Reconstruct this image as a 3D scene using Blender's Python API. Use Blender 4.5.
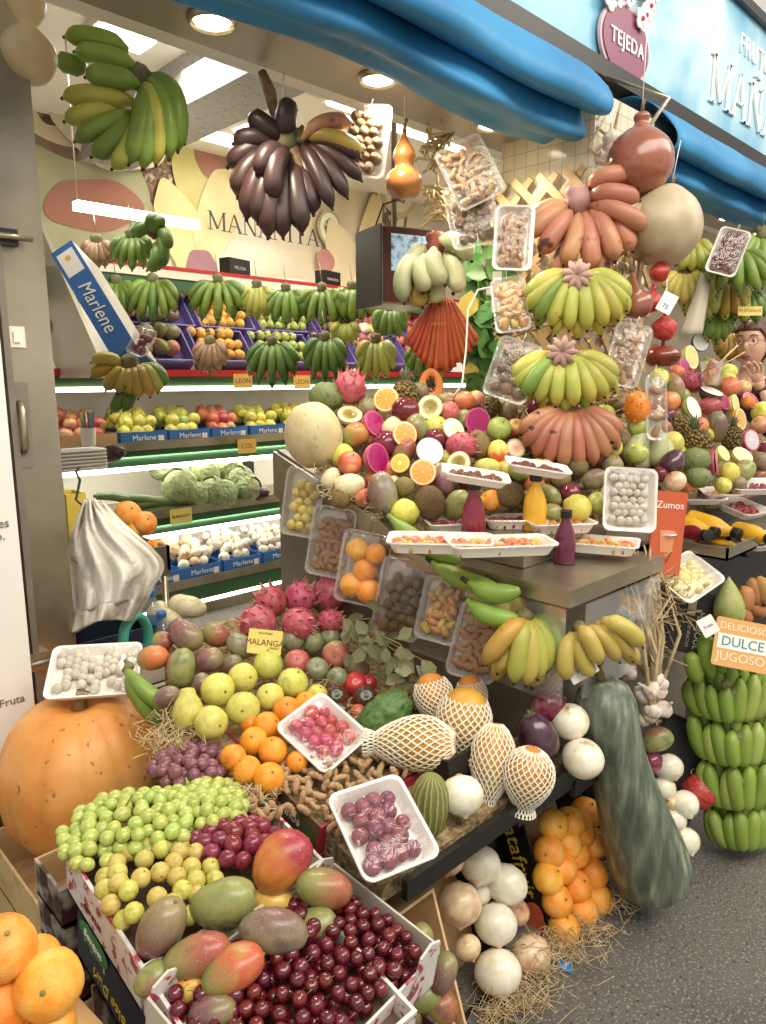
import bpy, math, random
from mathutils import Vector, Matrix, Quaternion, noise
random.seed(7)
PI = math.pi
S = bpy.context.scene
COL = S.collection
for o in list(bpy.data.objects): bpy.data.objects.remove(o)

# ------------------------------------------------------------ camera
H, FPX, PITCH, AZ = 1.40, 720.0, math.radians(10.54), math.radians(45.6)
FH = Vector((math.cos(AZ), math.sin(AZ), 0))
RT = Vector((math.sin(AZ), -math.cos(AZ), 0))
FW = FH * math.cos(PITCH) + Vector((0, 0, -math.sin(PITCH)))
UP = FH * math.sin(PITCH) + Vector((0, 0, math.cos(PITCH)))
CAM = Vector((0, 0, H))
cd = bpy.data.cameras.new('camera'); cam = bpy.data.objects.new('camera', cd); COL.objects.link(cam)
cd.sensor_fit = 'AUTO'; cd.sensor_width = 36; cd.lens = FPX / 1024 * 36; cd.clip_start = .05
cam.matrix_world = Matrix.Translation(CAM) @ Matrix((RT, UP, -FW)).transposed().to_4x4()
S.camera = cam
# ------------------------------------------------------------ light
S.view_settings.view_transform = 'Standard'; S.view_settings.look = 'None'
S.view_settings.gamma = 1; S.view_settings.use_curve_mapping = False
S.view_settings.exposure = 0.30
w = bpy.data.worlds.new('world'); S.world = w; w.use_nodes = True
w.node_tree.nodes['Background'].inputs[0].default_value = (1, .95, .88, 1)
w.node_tree.nodes['Background'].inputs[1].default_value = .62
def area(name, loc, target, sx, sy, power, col=(1, .93, .82)):
    l = bpy.data.lights.new(name, 'AREA'); l.shape = 'RECTANGLE'; l.size = sx; l.size_y = sy; l.energy = power; l.color = col
    o = bpy.data.objects.new(name, l); COL.objects.link(o)
    d = Vector(target) - Vector(loc)
    o.matrix_world = Matrix.Translation(loc) @ d.to_track_quat('-Z', 'Y').to_matrix().to_4x4()
    return o
area('hall_light', (.3, -1.6, 4.6), (1.4, 1.0, .7), 4.5, 1.6, 150)
area('hall_light', (4.5, -1.6, 4.6), (3.6, 1.0, .7), 4.5, 1.6, 110)
area('stall_light', (2.0, 3.2, 2.88), (2.0, 3.2, 0), 1.8, .5, 26, (1, .96, .9))
area('stall_light', (4.0, 3.2, 2.88), (4.0, 3.2, 0), 1.8, .5, 26, (1, .96, .9))

# ------------------------------------------------------------ helpers
def ray(px, py): return FW + RT * ((px - 383) / FPX) - UP * ((py - 512) / FPX)
def at(px, py, z): return CAM + ray(px, py) * z
def onX(px, py, x): r = ray(px, py); return CAM + r * (x / r.x)
def onY(px, py, y): r = ray(px, py); return CAM + r * (y / r.y)
def onH(px, py, h): r = ray(px, py); return CAM + r * ((h - H) / r.z)
def pix(p):
    d = Vector(p) - CAM; z = d.dot(FW)
    return 383 + FPX * d.dot(RT) / z, 512 - FPX * d.dot(UP) / z, z
class Pl:                       # h = a + b X + c Y
    def __init__(s, a, b, c):
        s.a, s.b, s.c = a, b, c; s.n = Vector((-b, -c, 1)).normalized()
    def h(s, x, y): return s.a + s.b * x + s.c * y
    def hit(s, px, py, off=0):
        r = ray(px, py); p0 = Vector((0, 0, s.a)) + s.n * off
        return (p0 - CAM).dot(s.n) / r.dot(s.n)     # camera depth
def D(dx, dy, dz=0): return (RT * dx + UP * dy - FW * dz).normalized()
def zrot(d, roll=0): return Vector(d).to_track_quat('Z', 'Y') @ Quaternion((0, 0, 1), roll)
def mrot(xa, ya, za): return Matrix((Vector(xa).normalized(), Vector(ya).normalized(), Vector(za).normalized())).transposed().to_quaternion()
R_ = random.Random(3)
def rq(): return Quaternion((R_.gauss(0, 1), R_.gauss(0, 1), R_.gauss(0, 1), R_.gauss(0, 1))).normalized()

def lin(c):
    if isinstance(c, str):
        c = [int(c[i:i + 2], 16) / 255 for i in (0, 2, 4)]
    g_ = .3 * c[0] + .59 * c[1] + .11 * c[2]; c = [x * .93 + g_ * .07 for x in c]
    return tuple((x / 12.92 if x <= .04045 else ((x + .055) / 1.055) ** 2.4) for x in c) + (1,)
MATS = {}
class NT:
    def __init__(s, name):
        s.m = bpy.data.materials.new(name); s.m.use_nodes = True; s.t = s.m.node_tree; s.N = s.t.nodes
        s.b = s.N['Principled BSDF']; s.tc = s.N.new('ShaderNodeTexCoord')
    def l(s, a, b): s.t.links.new(a, b)
    def noise(s, sc, det=3, src='Object', dist=0):
        n = s.N.new('ShaderNodeTexNoise'); n.inputs['Scale'].default_value = sc; n.inputs['Detail'].default_value = det
        n.inputs['Distortion'].default_value = dist
        s.l(s.tc.outputs[src], n.inputs['Vector']); return n.outputs['Fac']
    def ramp(s, fac, stops):
        r = s.N.new('ShaderNodeValToRGB'); e = r.color_ramp.elements
        while len(e) < len(stops): e.new(.5)
        for k, (p, c) in enumerate(stops): e[k].position = p; e[k].color = lin(c) if not isinstance(c, (int, float)) else (c, c, c, 1)
        s.l(fac, r.inputs[0]); return r.outputs[0]
    def mix(s, f, a, b):
        m = s.N.new('ShaderNodeMix'); m.data_type = 'RGBA'
        for sock, v in ((m.inputs[0], f), (m.inputs[6], a), (m.inputs[7], b)):
            if hasattr(v, 'is_linked') or hasattr(v, 'links'): s.l(v, sock)
            elif isinstance(v, (int, float)): sock.default_value = v
            else: sock.default_value = lin(v)
        return m.outputs[2]
    def math(s, op, a, b=0):
        m = s.N.new('ShaderNodeMath'); m.operation = op
        for sock, v in ((m.inputs[0], a), (m.inputs[1], b)):
            if isinstance(v, (int, float)): sock.default_value = v
            else: s.l(v, sock)
        return m.outputs[0]
    def xyz(s, src='Object'):
        x = s.N.new('ShaderNodeSeparateXYZ'); s.l(s.tc.outputs[src], x.inputs[0]); return x.outputs
    def bump(s, h, st, dist=.01):
        b = s.N.new('ShaderNodeBump'); b.inputs['Strength'].default_value = st; b.inputs['Distance'].default_value = dist
        s.l(h, b.inputs['Height']); s.l(b.outputs[0], s.b.inputs['Normal'])

def M(name, cols, sc=2.0, rough=.45, bump=0, bsc=12, grad=None, speck=None, rnd=(.015, .12), metal=0, spread=.22, sss=0, coat=0, emit=0, det=3, trans=0, bdist=.01, alpha=1):
    """blotchy colour: noise through a ramp of cols; grad=(col, axis, lo, hi) along Generated; speck=(col, scale, threshold)"""
    if name in MATS: return MATS[name]
    n = NT(name)
    if isinstance(cols, str): cols = [cols]
    if len(cols) > 1:
        k = len(cols) - 1
        c = n.ramp(n.noise(sc, det), [(.5 - spread + 2 * spread * i / k, x) for i, x in enumerate(cols)])
    else:
        rgb = n.N.new('ShaderNodeRGB'); rgb.outputs[0].default_value = lin(cols[0]); c = rgb.outputs[0]
    if grad:
        gc, ax, lo, hi = grad
        g = n.math('ADD', n.xyz('Generated')[ax], n.math('MULTIPLY', n.math('SUBTRACT', n.noise(sc * 1.3 + .7), .5), .5))
        a, b = min(lo, hi), max(lo, hi)
        c = n.mix(n.ramp(g, [(a, 0. if lo < hi else 1.), (b, 1. if lo < hi else 0.)]), c, gc)
    if speck:
        c = n.mix(n.ramp(n.noise(speck[1], 2), [(speck[2], 0.), (speck[2] + .05, 1.)]), c, speck[0])
    if rnd:
        oi = n.N.new('ShaderNodeObjectInfo'); hs = n.N.new('ShaderNodeHueSaturation')
        r1 = n.math('SUBTRACT', oi.outputs['Random'], .5)
        n.l(n.math('ADD', n.math('MULTIPLY', r1, rnd[0] * 2), .5), hs.inputs['Hue'])
        r2 = n.math('SUBTRACT', n.math('FRACT', n.math('MULTIPLY', oi.outputs['Random'], 7.77)), .5)
        n.l(n.math('ADD', n.math('MULTIPLY', r2, rnd[1] * 2), 1), hs.inputs['Value'])
        n.l(c, hs.inputs['Color']); c = hs.outputs[0]
    n.l(c, n.b.inputs['Base Color'])
    n.b.inputs['Roughness'].default_value = rough; n.b.inputs['Metallic'].default_value = metal
    if sss:
        n.b.inputs['Subsurface Weight'].default_value = sss; n.b.inputs['Subsurface Radius'].default_value = (.4, .2, .1); n.b.inputs['Subsurface Scale'].default_value = .01
    if coat: n.b.inputs['Coat Weight'].default_value = coat; n.b.inputs['Coat Roughness'].default_value = .15
    if trans: n.b.inputs['Transmission Weight'].default_value = trans
    if emit: n.l(c, n.b.inputs['Emission Color']); n.b.inputs['Emission Strength'].default_value = emit
    if bump: n.bump(n.noise(bsc, 3), bump, bdist)
    MATS[name] = n.m; return n.m
def film(name, col='ffffff', amt=.14, rough=.08, bumpy=60, tint=.0):
    """clear plastic: mostly transparent, partly glossy"""
    if name in MATS: return MATS[name]
    n = NT(name); N = n.N
    tr = N.new('ShaderNodeBsdfTransparent'); gl = N.new('ShaderNodeBsdfGlossy'); df = N.new('ShaderNodeBsdfDiffuse')
    gl.inputs['Roughness'].default_value = rough; df.inputs[0].default_value = lin(col); gl.inputs[0].default_value = (1, 1, 1, 1)
    m1 = N.new('ShaderNodeMixShader'); m1.inputs[0].default_value = amt; m2 = N.new('ShaderNodeMixShader'); m2.inputs[0].default_value = tint
    n.l(tr.outputs[0], m1.inputs[1]); n.l(gl.outputs[0], m1.inputs[2]); n.l(m1.outputs[0], m2.inputs[1]); n.l(df.outputs[0], m2.inputs[2])
    b = N.new('ShaderNodeBump'); b.inputs['Strength'].default_value = .6; b.inputs['Distance'].default_value = .01
    n.l(n.noise(bumpy, 3, dist=1.5), b.inputs['Height']); n.l(b.outputs[0], gl.inputs['Normal'])
    n.l(m2.outputs[0], N['Material Output'].inputs[0]); MATS[name] = n.m; return n.m

class MB:
    def __init__(s): s.v = []; s.f = []; s.m = []
    def add(s, vs, fs, mi=0):
        k = len(s.v); s.v += [tuple(v) for v in vs]; s.f += [tuple(i + k for i in f) for f in fs]; s.m += [mi] * len(fs); return s
    def box(s, lo, hi, mi=0, mat=None):
        x0, y0, z0 = lo; x1, y1, z1 = hi
        vs = [Vector(p) for p in ((x0,y0,z0),(x1,y0,z0),(x1,y1,z0),(x0,y1,z0),(x0,y0,z1),(x1,y0,z1),(x1,y1,z1),(x0,y1,z1))]
        if mat is not None: vs = [mat @ v for v in vs]
        return s.add(vs, [(0,3,2,1),(4,5,6,7),(0,1,5,4),(1,2,6,5),(2,3,7,6),(3,0,4,7)], mi)
    def tube(s, pts, rad, n=8, mi=0, caps=True, sq=1.0):
        pts = [Vector(p) for p in pts]
        if not hasattr(rad, '__len__'): rad = [rad] * len(pts)
        vs = []; prev = None
        for i, p in enumerate(pts):
            t = (pts[min(i + 1, len(pts) - 1)] - pts[max(i - 1, 0)]).normalized()
            if prev is None:
                a = Vector((1, 0, 0)) if abs(t.x) < .8 else Vector((0, 1, 0)); u = (a - t * a.dot(t)).normalized()
            else: u = (prev - t * prev.dot(t)).normalized()
            prev = u; w_ = t.cross(u)
            for j in range(n):
                a = 2 * PI * j / n; vs.append(p + (u * math.cos(a) + w_ * math.sin(a) * sq) * rad[i])
        fs = []
        for i in range(len(pts) - 1):
            for j in range(n):
                fs.append((i * n + j, i * n + (j + 1) % n, (i + 1) * n + (j + 1) % n, (i + 1) * n + j))
        if caps: fs.append(tuple(range(n - 1, -1, -1))); fs.append(tuple((len(pts) - 1) * n + j for j in range(n)))
        return s.add(vs, fs, mi)
    def surf(s, fn, nu, nv, mi=0):
        """fn(u 0..1 around, v 0..1 pole to pole)"""
        vs = [fn(0, 0)]
        for j in range(1, nv):
            for i in range(nu): vs.append(fn(i / nu, j / nv))
        vs.append(fn(0, 1)); fs = []
        for i in range(nu): fs.append((0, 1 + (i + 1) % nu, 1 + i))
        for j in range(nv - 2):
            for i in range(nu):
                a = 1 + j * nu + i; b = 1 + j * nu + (i + 1) % nu; fs.append((a, b, b + nu, a + nu))
        k = 1 + (nv - 2) * nu; L = len(vs) - 1
        for i in range(nu): fs.append((k + i, k + (i + 1) % nu, L))
        return s.add(vs, fs, mi)
    def ball(s, c, r, n=10, m=7, mi=0):
        if not hasattr(r, '__len__'): r = (r, r, r)
        return s.surf(lambda u, v: (c[0] + r[0] * math.sin(v * PI) * math.cos(2 * PI * u), c[1] + r[1] * math.sin(v * PI) * math.sin(2 * PI * u), c[2] - r[2] * math.cos(v * PI)), n, m, mi)
    def grid(s, fn, nu, nv, mi=0, closed=False):
        vs = [fn(i / nu, j / nv) for j in range(nv + 1) for i in range(nu + (0 if closed else 1))]
        w_ = nu + (0 if closed else 1); fs = []
        for j in range(nv):
            for i in range(nu): fs.append((j * w_ + i, j * w_ + (i + 1) % w_, (j + 1) * w_ + (i + 1) % w_, (j + 1) * w_ + i))
        return s.add(vs, fs, mi)
    def lathe(s, prof, n=24, mi=0):
        return s.grid(lambda u, v: (lambda rz: (rz[0] * math.cos(2 * PI * u), rz[0] * math.sin(2 * PI * u), rz[1]))(interp(prof, v)), n, (len(prof) - 1) * 2, mi, closed=True)
    def poly(s, pts, t, mi=0):
        """flat outline (x,y) in the XY plane, thickness t"""
        n = len(pts); vs = [(x, y, 0) for x, y in pts] + [(x, y, t) for x, y in pts]
        return s.add(vs, [tuple(range(n - 1, -1, -1)), tuple(range(n, 2 * n))] + [(i, (i + 1) % n, n + (i + 1) % n, n + i) for i in range(n)], mi)
    def mesh(s, name, mats, smooth=True):
        me = bpy.data.meshes.new(name); me.from_pydata(s.v, [], s.f)
        for m in (mats if isinstance(mats, (list, tuple)) else [mats]): me.materials.append(m)
        me.polygons.foreach_set('material_index', s.m); me.polygons.foreach_set('use_smooth', [smooth] * len(s.f))
        me.update(); return me
def interp(prof, v):
    x = v * (len(prof) - 1); i = min(int(x), len(prof) - 2); t = x - i
    p0 = prof[max(i - 1, 0)]; p1 = prof[i]; p2 = prof[i + 1]; p3 = prof[min(i + 2, len(prof) - 1)]
    return tuple(.5 * (2 * b + (c - a) * t + (2 * a - 5 * b + 4 * c - d) * t * t + (3 * b - a - 3 * c + d) * t ** 3) for a, b, c, d in zip(p0, p1, p2, p3))

def ob(name, me, parent=None, mat=None, label=None, cat=None, group=None, kind=None):
    o = bpy.data.objects.new(name, me); COL.objects.link(o)
    if parent: o.parent = parent
    if mat is not None: o.matrix_local = mat
    if label: o['label'] = label
    if cat: o['category'] = cat
    if group: o['group'] = group
    if kind: o['kind'] = kind
    return o
def thing(name, label, cat, mat=None, group=None): return ob(name, None, None, mat, label, cat, group)
def struct(name, mb, m, smooth=False, mat=None):
    return ob(name, mb.mesh(name, m, smooth), mat=mat, kind='structure')
def T(loc, q=None, s=1):
    m = Matrix.Translation(loc)
    if q is not None: m = m @ q.to_matrix().to_4x4()
    if hasattr(s, '__len__'): m = m @ Matrix.Diagonal((*s, 1))
    elif s != 1: m = m @ Matrix.Scale(s, 4)
    return m
def put(proto, m, label, cat, group=None):
    """proto = (name, root mesh or None, [(part, mesh, matrix, label, [sub-parts])])"""
    r = ob(proto[0], proto[1], None, m, label, cat, group)
    for c in proto[2]:
        p = ob(c[0], c[1], r, c[2], c[3])
        for d in (c[4] if len(c) > 4 else []): ob(d[0], d[1], p, d[2], d[3])
    return r
_txt = {}
def text_mesh(s, size, m, ext=.0006, shear=0, bold=0, align='CENTER', sp=1.0):
    k = (s, size, m.name, shear, bold, align, sp)
    if k in _txt: return _txt[k]
    c = bpy.data.curves.new('t', 'FONT'); c.body = s; c.size = size; c.extrude = ext; c.shear = shear; c.offset = bold; c.align_x = align; c.align_y = 'CENTER'; c.resolution_u = 3; c.space_character = sp
    o = bpy.data.objects.new('t', c); COL.objects.link(o)
    me = bpy.data.meshes.new_from_object(o.evaluated_get(bpy.context.evaluated_depsgraph_get()))
    bpy.data.objects.remove(o); me.materials.clear(); me.materials.append(m); _txt[k] = me; return me
ORD = ['first', 'second', 'third', 'fourth', 'fifth', 'sixth', 'seventh', 'eighth', 'ninth', 'tenth', 'eleventh', 'twelfth']
def rows_label(pts, base, place, tol=12):
    """reading-order labels from where things stand: which row, which from the left"""
    idx = sorted(range(len(pts)), key=lambda i: pts[i][1]); rows = []
    for i in idx:
        if rows and pts[i][1] - pts[rows[-1][0]][1] < tol: rows[-1].append(i)
        else: rows.append([i])
    out = [None] * len(pts)
    for k, r in enumerate(rows):
        r.sort(key=lambda i: pts[i][0])
        rn = 'top row' if k == 0 else 'bottom row' if k == len(rows) - 1 else ORD[k] + ' row down'
        for j, i in enumerate(r):
            c = 'alone' if len(r) == 1 else 'leftmost' if j == 0 else 'rightmost' if j == len(r) - 1 else ORD[j] + ' from left'
            b = base[i] if isinstance(base, (list, tuple)) else base
            out[i] = f'{b}, {c} in {rn} of {place}'
    return out
# ------------------------------------------------------------ materials of the setting
steel = M('brushed_steel', ['857a66', 'a89d87', 'bdb29b'], sc=3, rough=.32, metal=.85, rnd=None, bump=.05, bsc=40)
steel_dk = M('dull_steel', ['7d7568', '978e7f'], sc=4, rough=.45, metal=.6, rnd=None)
white = M('white_paint', ['ece7da', 'f5f1e6'], rough=.6, rnd=None)
cream = M('cream_paint', 'e9dfc8', rough=.7, rnd=None)
black = M('black_plastic', ['15130f', '24211c'], rough=.4, rnd=None)
redp = M('red_rail', 'c01a1c', rough=.4, rnd=None)
dkgreen = M('green_panel', ['2f5a35', '3e6b40'], sc=3, rough=.6, rnd=None)
glow = M('light_tube', 'fff6e2', emit=7, rnd=None)
glow2 = M('spot_lens', 'fff2d0', emit=14, rnd=None)
wood = M('pale_wood', ['c9a26b', 'dcbb86', 'b98f58'], sc=9, rough=.6, rnd=(.01, .1))
card = M('cardboard', ['b58b5a', 'c59c6b'], sc=8, rough=.8, rnd=(.01, .1))

def ground():
    n = NT('asphalt_floor')
    c = n.ramp(n.noise(1.6, 4), [(.35, '504d47'), (.55, '64605a'), (.72, '827d73')])
    c = n.mix(n.ramp(n.noise(140, 2), [(.55, 0.), (.66, 1.)]), c, '8f897d')
    c = n.mix(n.ramp(n.noise(95, 2), [(.62, 0.), (.7, 1.)]), c, '2f2d2a')
    n.l(c, n.b.inputs[0]); n.b.inputs['Roughness'].default_value = .55; n.bump(n.noise(130, 3), .3, .004)
    return n.m
struct('floor', MB().box((-3, -3.5, -.1), (9, 5.2, 0)), ground())

def mural_mat():
    n = NT('mural_print')
    c = n.ramp(n.noise(1.1, 2), [(.3, 'c9b391'), (.45, 'e3d5b8'), (.6, 'efe6d0'), (.75, 'd8c39c')])
    n.l(c, n.b.inputs[0]); n.b.inputs['Roughness'].default_value = .5; return n.m
YB = 4.75
struct('wall_back', MB().box((-.6, YB, 0), (8.2, YB + .1, 3.05)), mural_mat())
struct('wall_right', MB().box((6.6, 1.0, 0), (6.7, YB, 3.05)), M('right_wall_paint', ['a39a88', 'bdb3a0', '8a8272'], sc=3, rough=.7, rnd=None))
struct('wall_left', MB().box((-.7, 2.12, 0), (-.6, YB + .1, 3.05)), white)
struct('ceiling', MB().box((-.7, 1.86, 2.95), (8.2, YB + .1, 3.05)), M('ceiling_paint', ['efe8d8', 'f7f1e3'], rough=.7, rnd=None))
bx_ = onH(225, 65, 2.8).x
struct('ceiling_beam', MB().box((bx_, 1.87, 2.72), (bx_ + .32, YB, 2.95)), M('patterned_beam', ['8d8a92', 'b3ada6', '9aa0b0'], sc=25, rough=.6, rnd=None))
for k, (x, y) in enumerate([tuple(onH(a, b, 2.93))[:2] for a, b in ((122, 32), (352, 100), (212, 132), (300, 140), (420, 128), (395, 118))]):
    L = thing('ceiling_light', ['square white ceiling light behind the green banana bunch', 'white ceiling light behind the wrapped pack beside the gourd', 'long ceiling tube light above the wall lettering',
              'ceiling tube light above the kiwi print', 'ceiling tube light above the weighing screen', 'white ceiling light above the weighing screen'][k], 'light', T((x, y, 2.93)))
    ln = .12 if k in (0, 1, 5) else .45
    ob('lamp_frame', MB().box((-ln - .02, -.1, -.02), (ln + .02, .1, .02)).mesh('f', white, False), L)
    ob('diffuser', MB().box((-ln, -.08, -.035), (ln, .08, -.019)).mesh('d', glow, False), L)
# soffit, end panels
struct('ceiling_soffit', MB().box((.55, 1.55, 2.25), (8, 1.80, 2.36)), M('soffit_metal', ['a3988a', 'b8ad9c'], sc=2, rough=.4, metal=.3, rnd=None))
struct('trim_1', MB().box((.55, 1.80, 2.25), (8, 1.86, 2.96)), white)
spots = [(212, 20), (378, 78), (492, 124), (728, 217), (762, 232)]
for k, (px, py) in enumerate(spots):
    p = onH(px, py, 2.245)
    L = thing('spotlight', ['round soffit spotlight above the green banana bunch', 'round soffit spotlight above the bottle gourd side of the dark bananas', 'round soffit spotlight beside the white tiled wall',
              'round soffit spotlight above the dried fruit pack, under the farther awning', 'soffit spotlight at the edge above the seller'][k], 'light', T(p))
    ob('lamp_rim', MB().lathe([(.052, -.012), (.06, 0), (.056, .004), (.04, .004)], 24).mesh('r', steel), L)
    ob('lens', MB().surf(lambda u, v: (.046 * math.sin(v * PI / 2) * math.cos(2 * PI * u), .046 * math.sin(v * PI / 2) * math.sin(2 * PI * u), -.016 * math.cos(v * PI / 2)), 20, 6).mesh('l', glow2), L)
    l = bpy.data.lights.new('spot', 'SPOT'); l.energy = 17; l.spot_size = 2.3; l.spot_blend = .6; l.color = (1, .9, .72); l.shadow_soft_size = .04
    o = bpy.data.objects.new('spot_lamp', l); COL.objects.link(o); o.location = p + Vector((0, -.02, -.035)); o.rotation_euler = (-.15, 0, 0)
# left post and door panel (steel)
struct('pillar_left', MB().box((.635, 2.02, 0), (.745, 2.12, 2.36)), steel)
struct('wall_steel', MB().box((-1.2, 2.03, 0), (.625, 2.10, 2.5)), steel)
struct('trim_2', MB().box((.62, 2.0, 0), (.636, 2.03, 2.5)), steel_dk)
p = onY(8, 460, 2.01)
hd = thing('door_latch', 'steel recessed latch on the folded steel door beside the white poster', 'latch', T(onY(20, 425, 2.02)))
ob('plate', MB().box((-.025, -.008, -.11), (.025, .008, .11)).mesh('p', steel_dk, False), hd)
ob('handle', MB().tube([(0, -.012, -.07), (0, -.03, -.05), (0, -.03, .04), (0, -.012, .06)], .009).mesh('h', steel), hd)
sw = thing('wall_switch', 'small cream switch plate on the steel door panel', 'switch', T(onY(15, 337, 2.022), None, .75))
ob('plate', MB().box((-.03, -.01, -.035), (.03, .008, .035)).mesh('p', cream, False), sw)
ob('switch_button', MB().box((-.008, -.016, -.018), (.012, -.009, .018)).mesh('b', white, False), sw)
lk = thing('door_bolt', 'dark bolt bracket high on the steel door', 'bolt', T(onY(7, 238, 2.015)))
ob('bracket', MB().box((-.05, -.02, -.02), (.02, .015, .02)).mesh('p', black, False), lk)
ob('bolt_pin', MB().tube([(-.06, -.03, 0), (.05, -.03, 0)], .008).mesh('h', steel), lk)
lk = thing('door_bolt', 'steel bolt bracket low on the door behind the orange pumpkin', 'bolt', T(onY(36, 660, 2.015)))
ob('bracket', MB().box((-.03, -.02, -.025), (.03, .012, .025)).mesh('p', steel, False), lk)
ob('bolt_pin', MB().tube([(-.05, -.03, 0), (.04, -.03, 0)], .007).mesh('h', steel_dk), lk)
po = thing('poster', 'tall white notice board with small grey print on the steel door', 'poster', T((.365, 1.98, 0)))
ob('board', MB().box((-.5, -.02, .34), (.235, .02, 1.66)).mesh('b', M('poster_white', ['e6e2d8', 'efebe2'], rough=.5, rnd=None), False), po)
gtx = M('grey_print', '6f6b66', rnd=None)
ob('lettering', text_mesh('casa es\ntuyo.', .032, gtx), po, Matrix.Translation((.17, -.022, 1.02)) @ Matrix.Rotation(PI / 2, 4, 'X'))
ob('lettering', text_mesh('Fruta', .03, gtx), po, Matrix.Translation((.18, -.022, .56)) @ Matrix.Rotation(PI / 2, 4, 'X'))

# ------------------------------------------------------------ serif lettering (strokes of my own)
GL = {'M': (1.15, [(.12, 0, .12, 1, .06), (.12, 1, .57, .08, .13), (.57, .08, 1.0, 1, .05), (1.0, 0, 1.0, 1, .13)], [(.12, 0, .34), (1.0, 0, .36), (.08, 1, .24), (1.04, 1, .24)]),
      'A': (1.0, [(.1, 0, .48, 1, .05), (.48, 1, .88, 0, .14), (.24, .35, .72, .35, .05)], [(.1, 0, .3), (.88, 0, .34)]),
      'N': (1.0, [(.14, 0, .14, 1, .05), (.14, 1, .84, 0, .14), (.84, 0, .84, 1, .05)], [(.14, 0, .3), (.1, 1, .24), (.84, 1, .32)]),
      'I': (.5, [(.22, 0, .22, 1, .14)], [(.22, 0, .36), (.22, 1, .36)]),
      'T': (.9, [(.45, 0, .45, 1, .14), (.06, .98, .84, .98, .07)], [(.45, 0, .36)])}
def serif(s, h, m, t=.004):
    mb = MB(); x = 0
    for ch in s:
        g = GL['N' if ch == 'Ñ' else ch]
        st = list(g[1]) + [(cx - w_ / 2, cy + (.02 if cy == 0 else -.02), cx + w_ / 2, cy + (.02 if cy == 0 else -.02), .04) for cx, cy, w_ in g[2]]
        if ch == 'Ñ': st += [(.25, 1.16, .42, 1.24, .07), (.42, 1.24, .56, 1.16, .07), (.56, 1.16, .72, 1.24, .07)]
        for a, b, c, d, w_ in st:
            p, q = Vector((a, b)), Vector((c, d)); dd = (q - p).normalized(); nn = Vector((-dd.y, dd.x)) * w_ / 2
            if abs(dd.y) > .3: nn = Vector((w_ / 2, 0)) * (-1 if dd.y > 0 else 1)
            mb.poly([((x + v.x) * h, v.y * h) for v in (p - nn, q - nn, q + nn, p + nn)], t)
        x += g[0] + .06
    k = x * h / 2
    mb.v = [(a - k, b, c) for a, b, c in mb.v]
    return mb.mesh('serif', m, False)
RX = Matrix.Rotation(PI / 2, 4, 'X')
# mural prints on the back wall
mu = thing('wall_mural', 'pale fruit mural printed on the back wall with dark serif lettering', 'mural', T((3.6, YB, 2.3)))
def wallpt(px, py): p = onY(px, py, YB - .006); return Matrix.Translation(p - Vector((3.6, YB, 2.3))) @ RX
a, b = onY(210, 232, YB), onY(315, 238, YB)
tm = wallpt(262, 240); ob('lettering', serif('MAÑANITA', (b.x - a.x) / 7.7, M('ink_dark', '3c3a30', rnd=None)), mu, Matrix.Translation((0, -.075, 0)) @ tm)
def disc(r1, r2, n=40, t=.004, wob=0, sd=0): 
    return [(r1 * math.cos(2 * PI * i / n) * (1 + wob * math.sin(3 * 2 * PI * i / n + sd)), r2 * math.sin(2 * PI * i / n) * (1 + wob * math.sin(5 * 2 * PI * i / n + sd))) for i in range(n)]
prints = [('printed_papaya', 160, 180, .42, .55, ['c98d5e', 'd9a778'], 'f0d9b4', 20), ('printed_melon', 75, 195, .62, .62, ['a3a47a', 'b8b68f'], None, 0), ('printed_fig', 62, 102, .55, .4, ['7c5f52', '9a7b67'], 'e0cfae', 0),
          ('printed_strawberry', 95, 205, .42, .2, ['b0705c', 'a8705c'], None, 10), ('printed_strawberry', 60, 30, .5, .5, ['97404a', 'b05a58'], None, 0), ('printed_pear', 205, 168, .32, .5, ['c9bf6d', 'dcd394'], None, -12), ('printed_plum', 213, 160, .2, .18, ['a46a5c', 'b98572'], None, 0),
          ('printed_banana', 185, 240, .22, .5, ['e6d08a', 'f0e0a8'], None, 25), ('printed_banana', 215, 215, .2, .45, ['dfca8c', 'efe2b4'], None, -20), ('printed_mangosteen', 200, 268, .16, .16, ['9c6a78', 'b3858c'], None, 0), ('printed_mango', 262, 185, .3, .2, ['f3ead2', 'f7f0dd'], None, 0),
          ('printed_kiwi', 327, 229, .16, .19, ['b5b183', '9aa06a'], 'e9e6c8', 0), ('printed_kiwi', 386, 215, .3, .34, ['8a6a4e', '9c7c5c'], 'e6dcc0', 0), ('printed_mango', 345, 268, .22, .5, ['dcc79a', 'e8d8b2'], None, 30), ('printed_strawberry', 322, 262, .12, .12, ['b9776c', 'c89284'], None, 0),
          ('printed_melon', 395, 190, .3, .3, ['cdb78c', 'd9c59e'], 'efe4c8', 0), ('printed_banana', 365, 240, .16, .5, ['d8bf86', 'e6d4a2'], None, -15), ('printed_petal', 110, 120, .5, .4, ['d8cfae', 'e9e2c8'], None, 0), ('printed_petal', 290, 300, .6, .2, ['e2ded2', 'ece8dc'], None, 0)]
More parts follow.
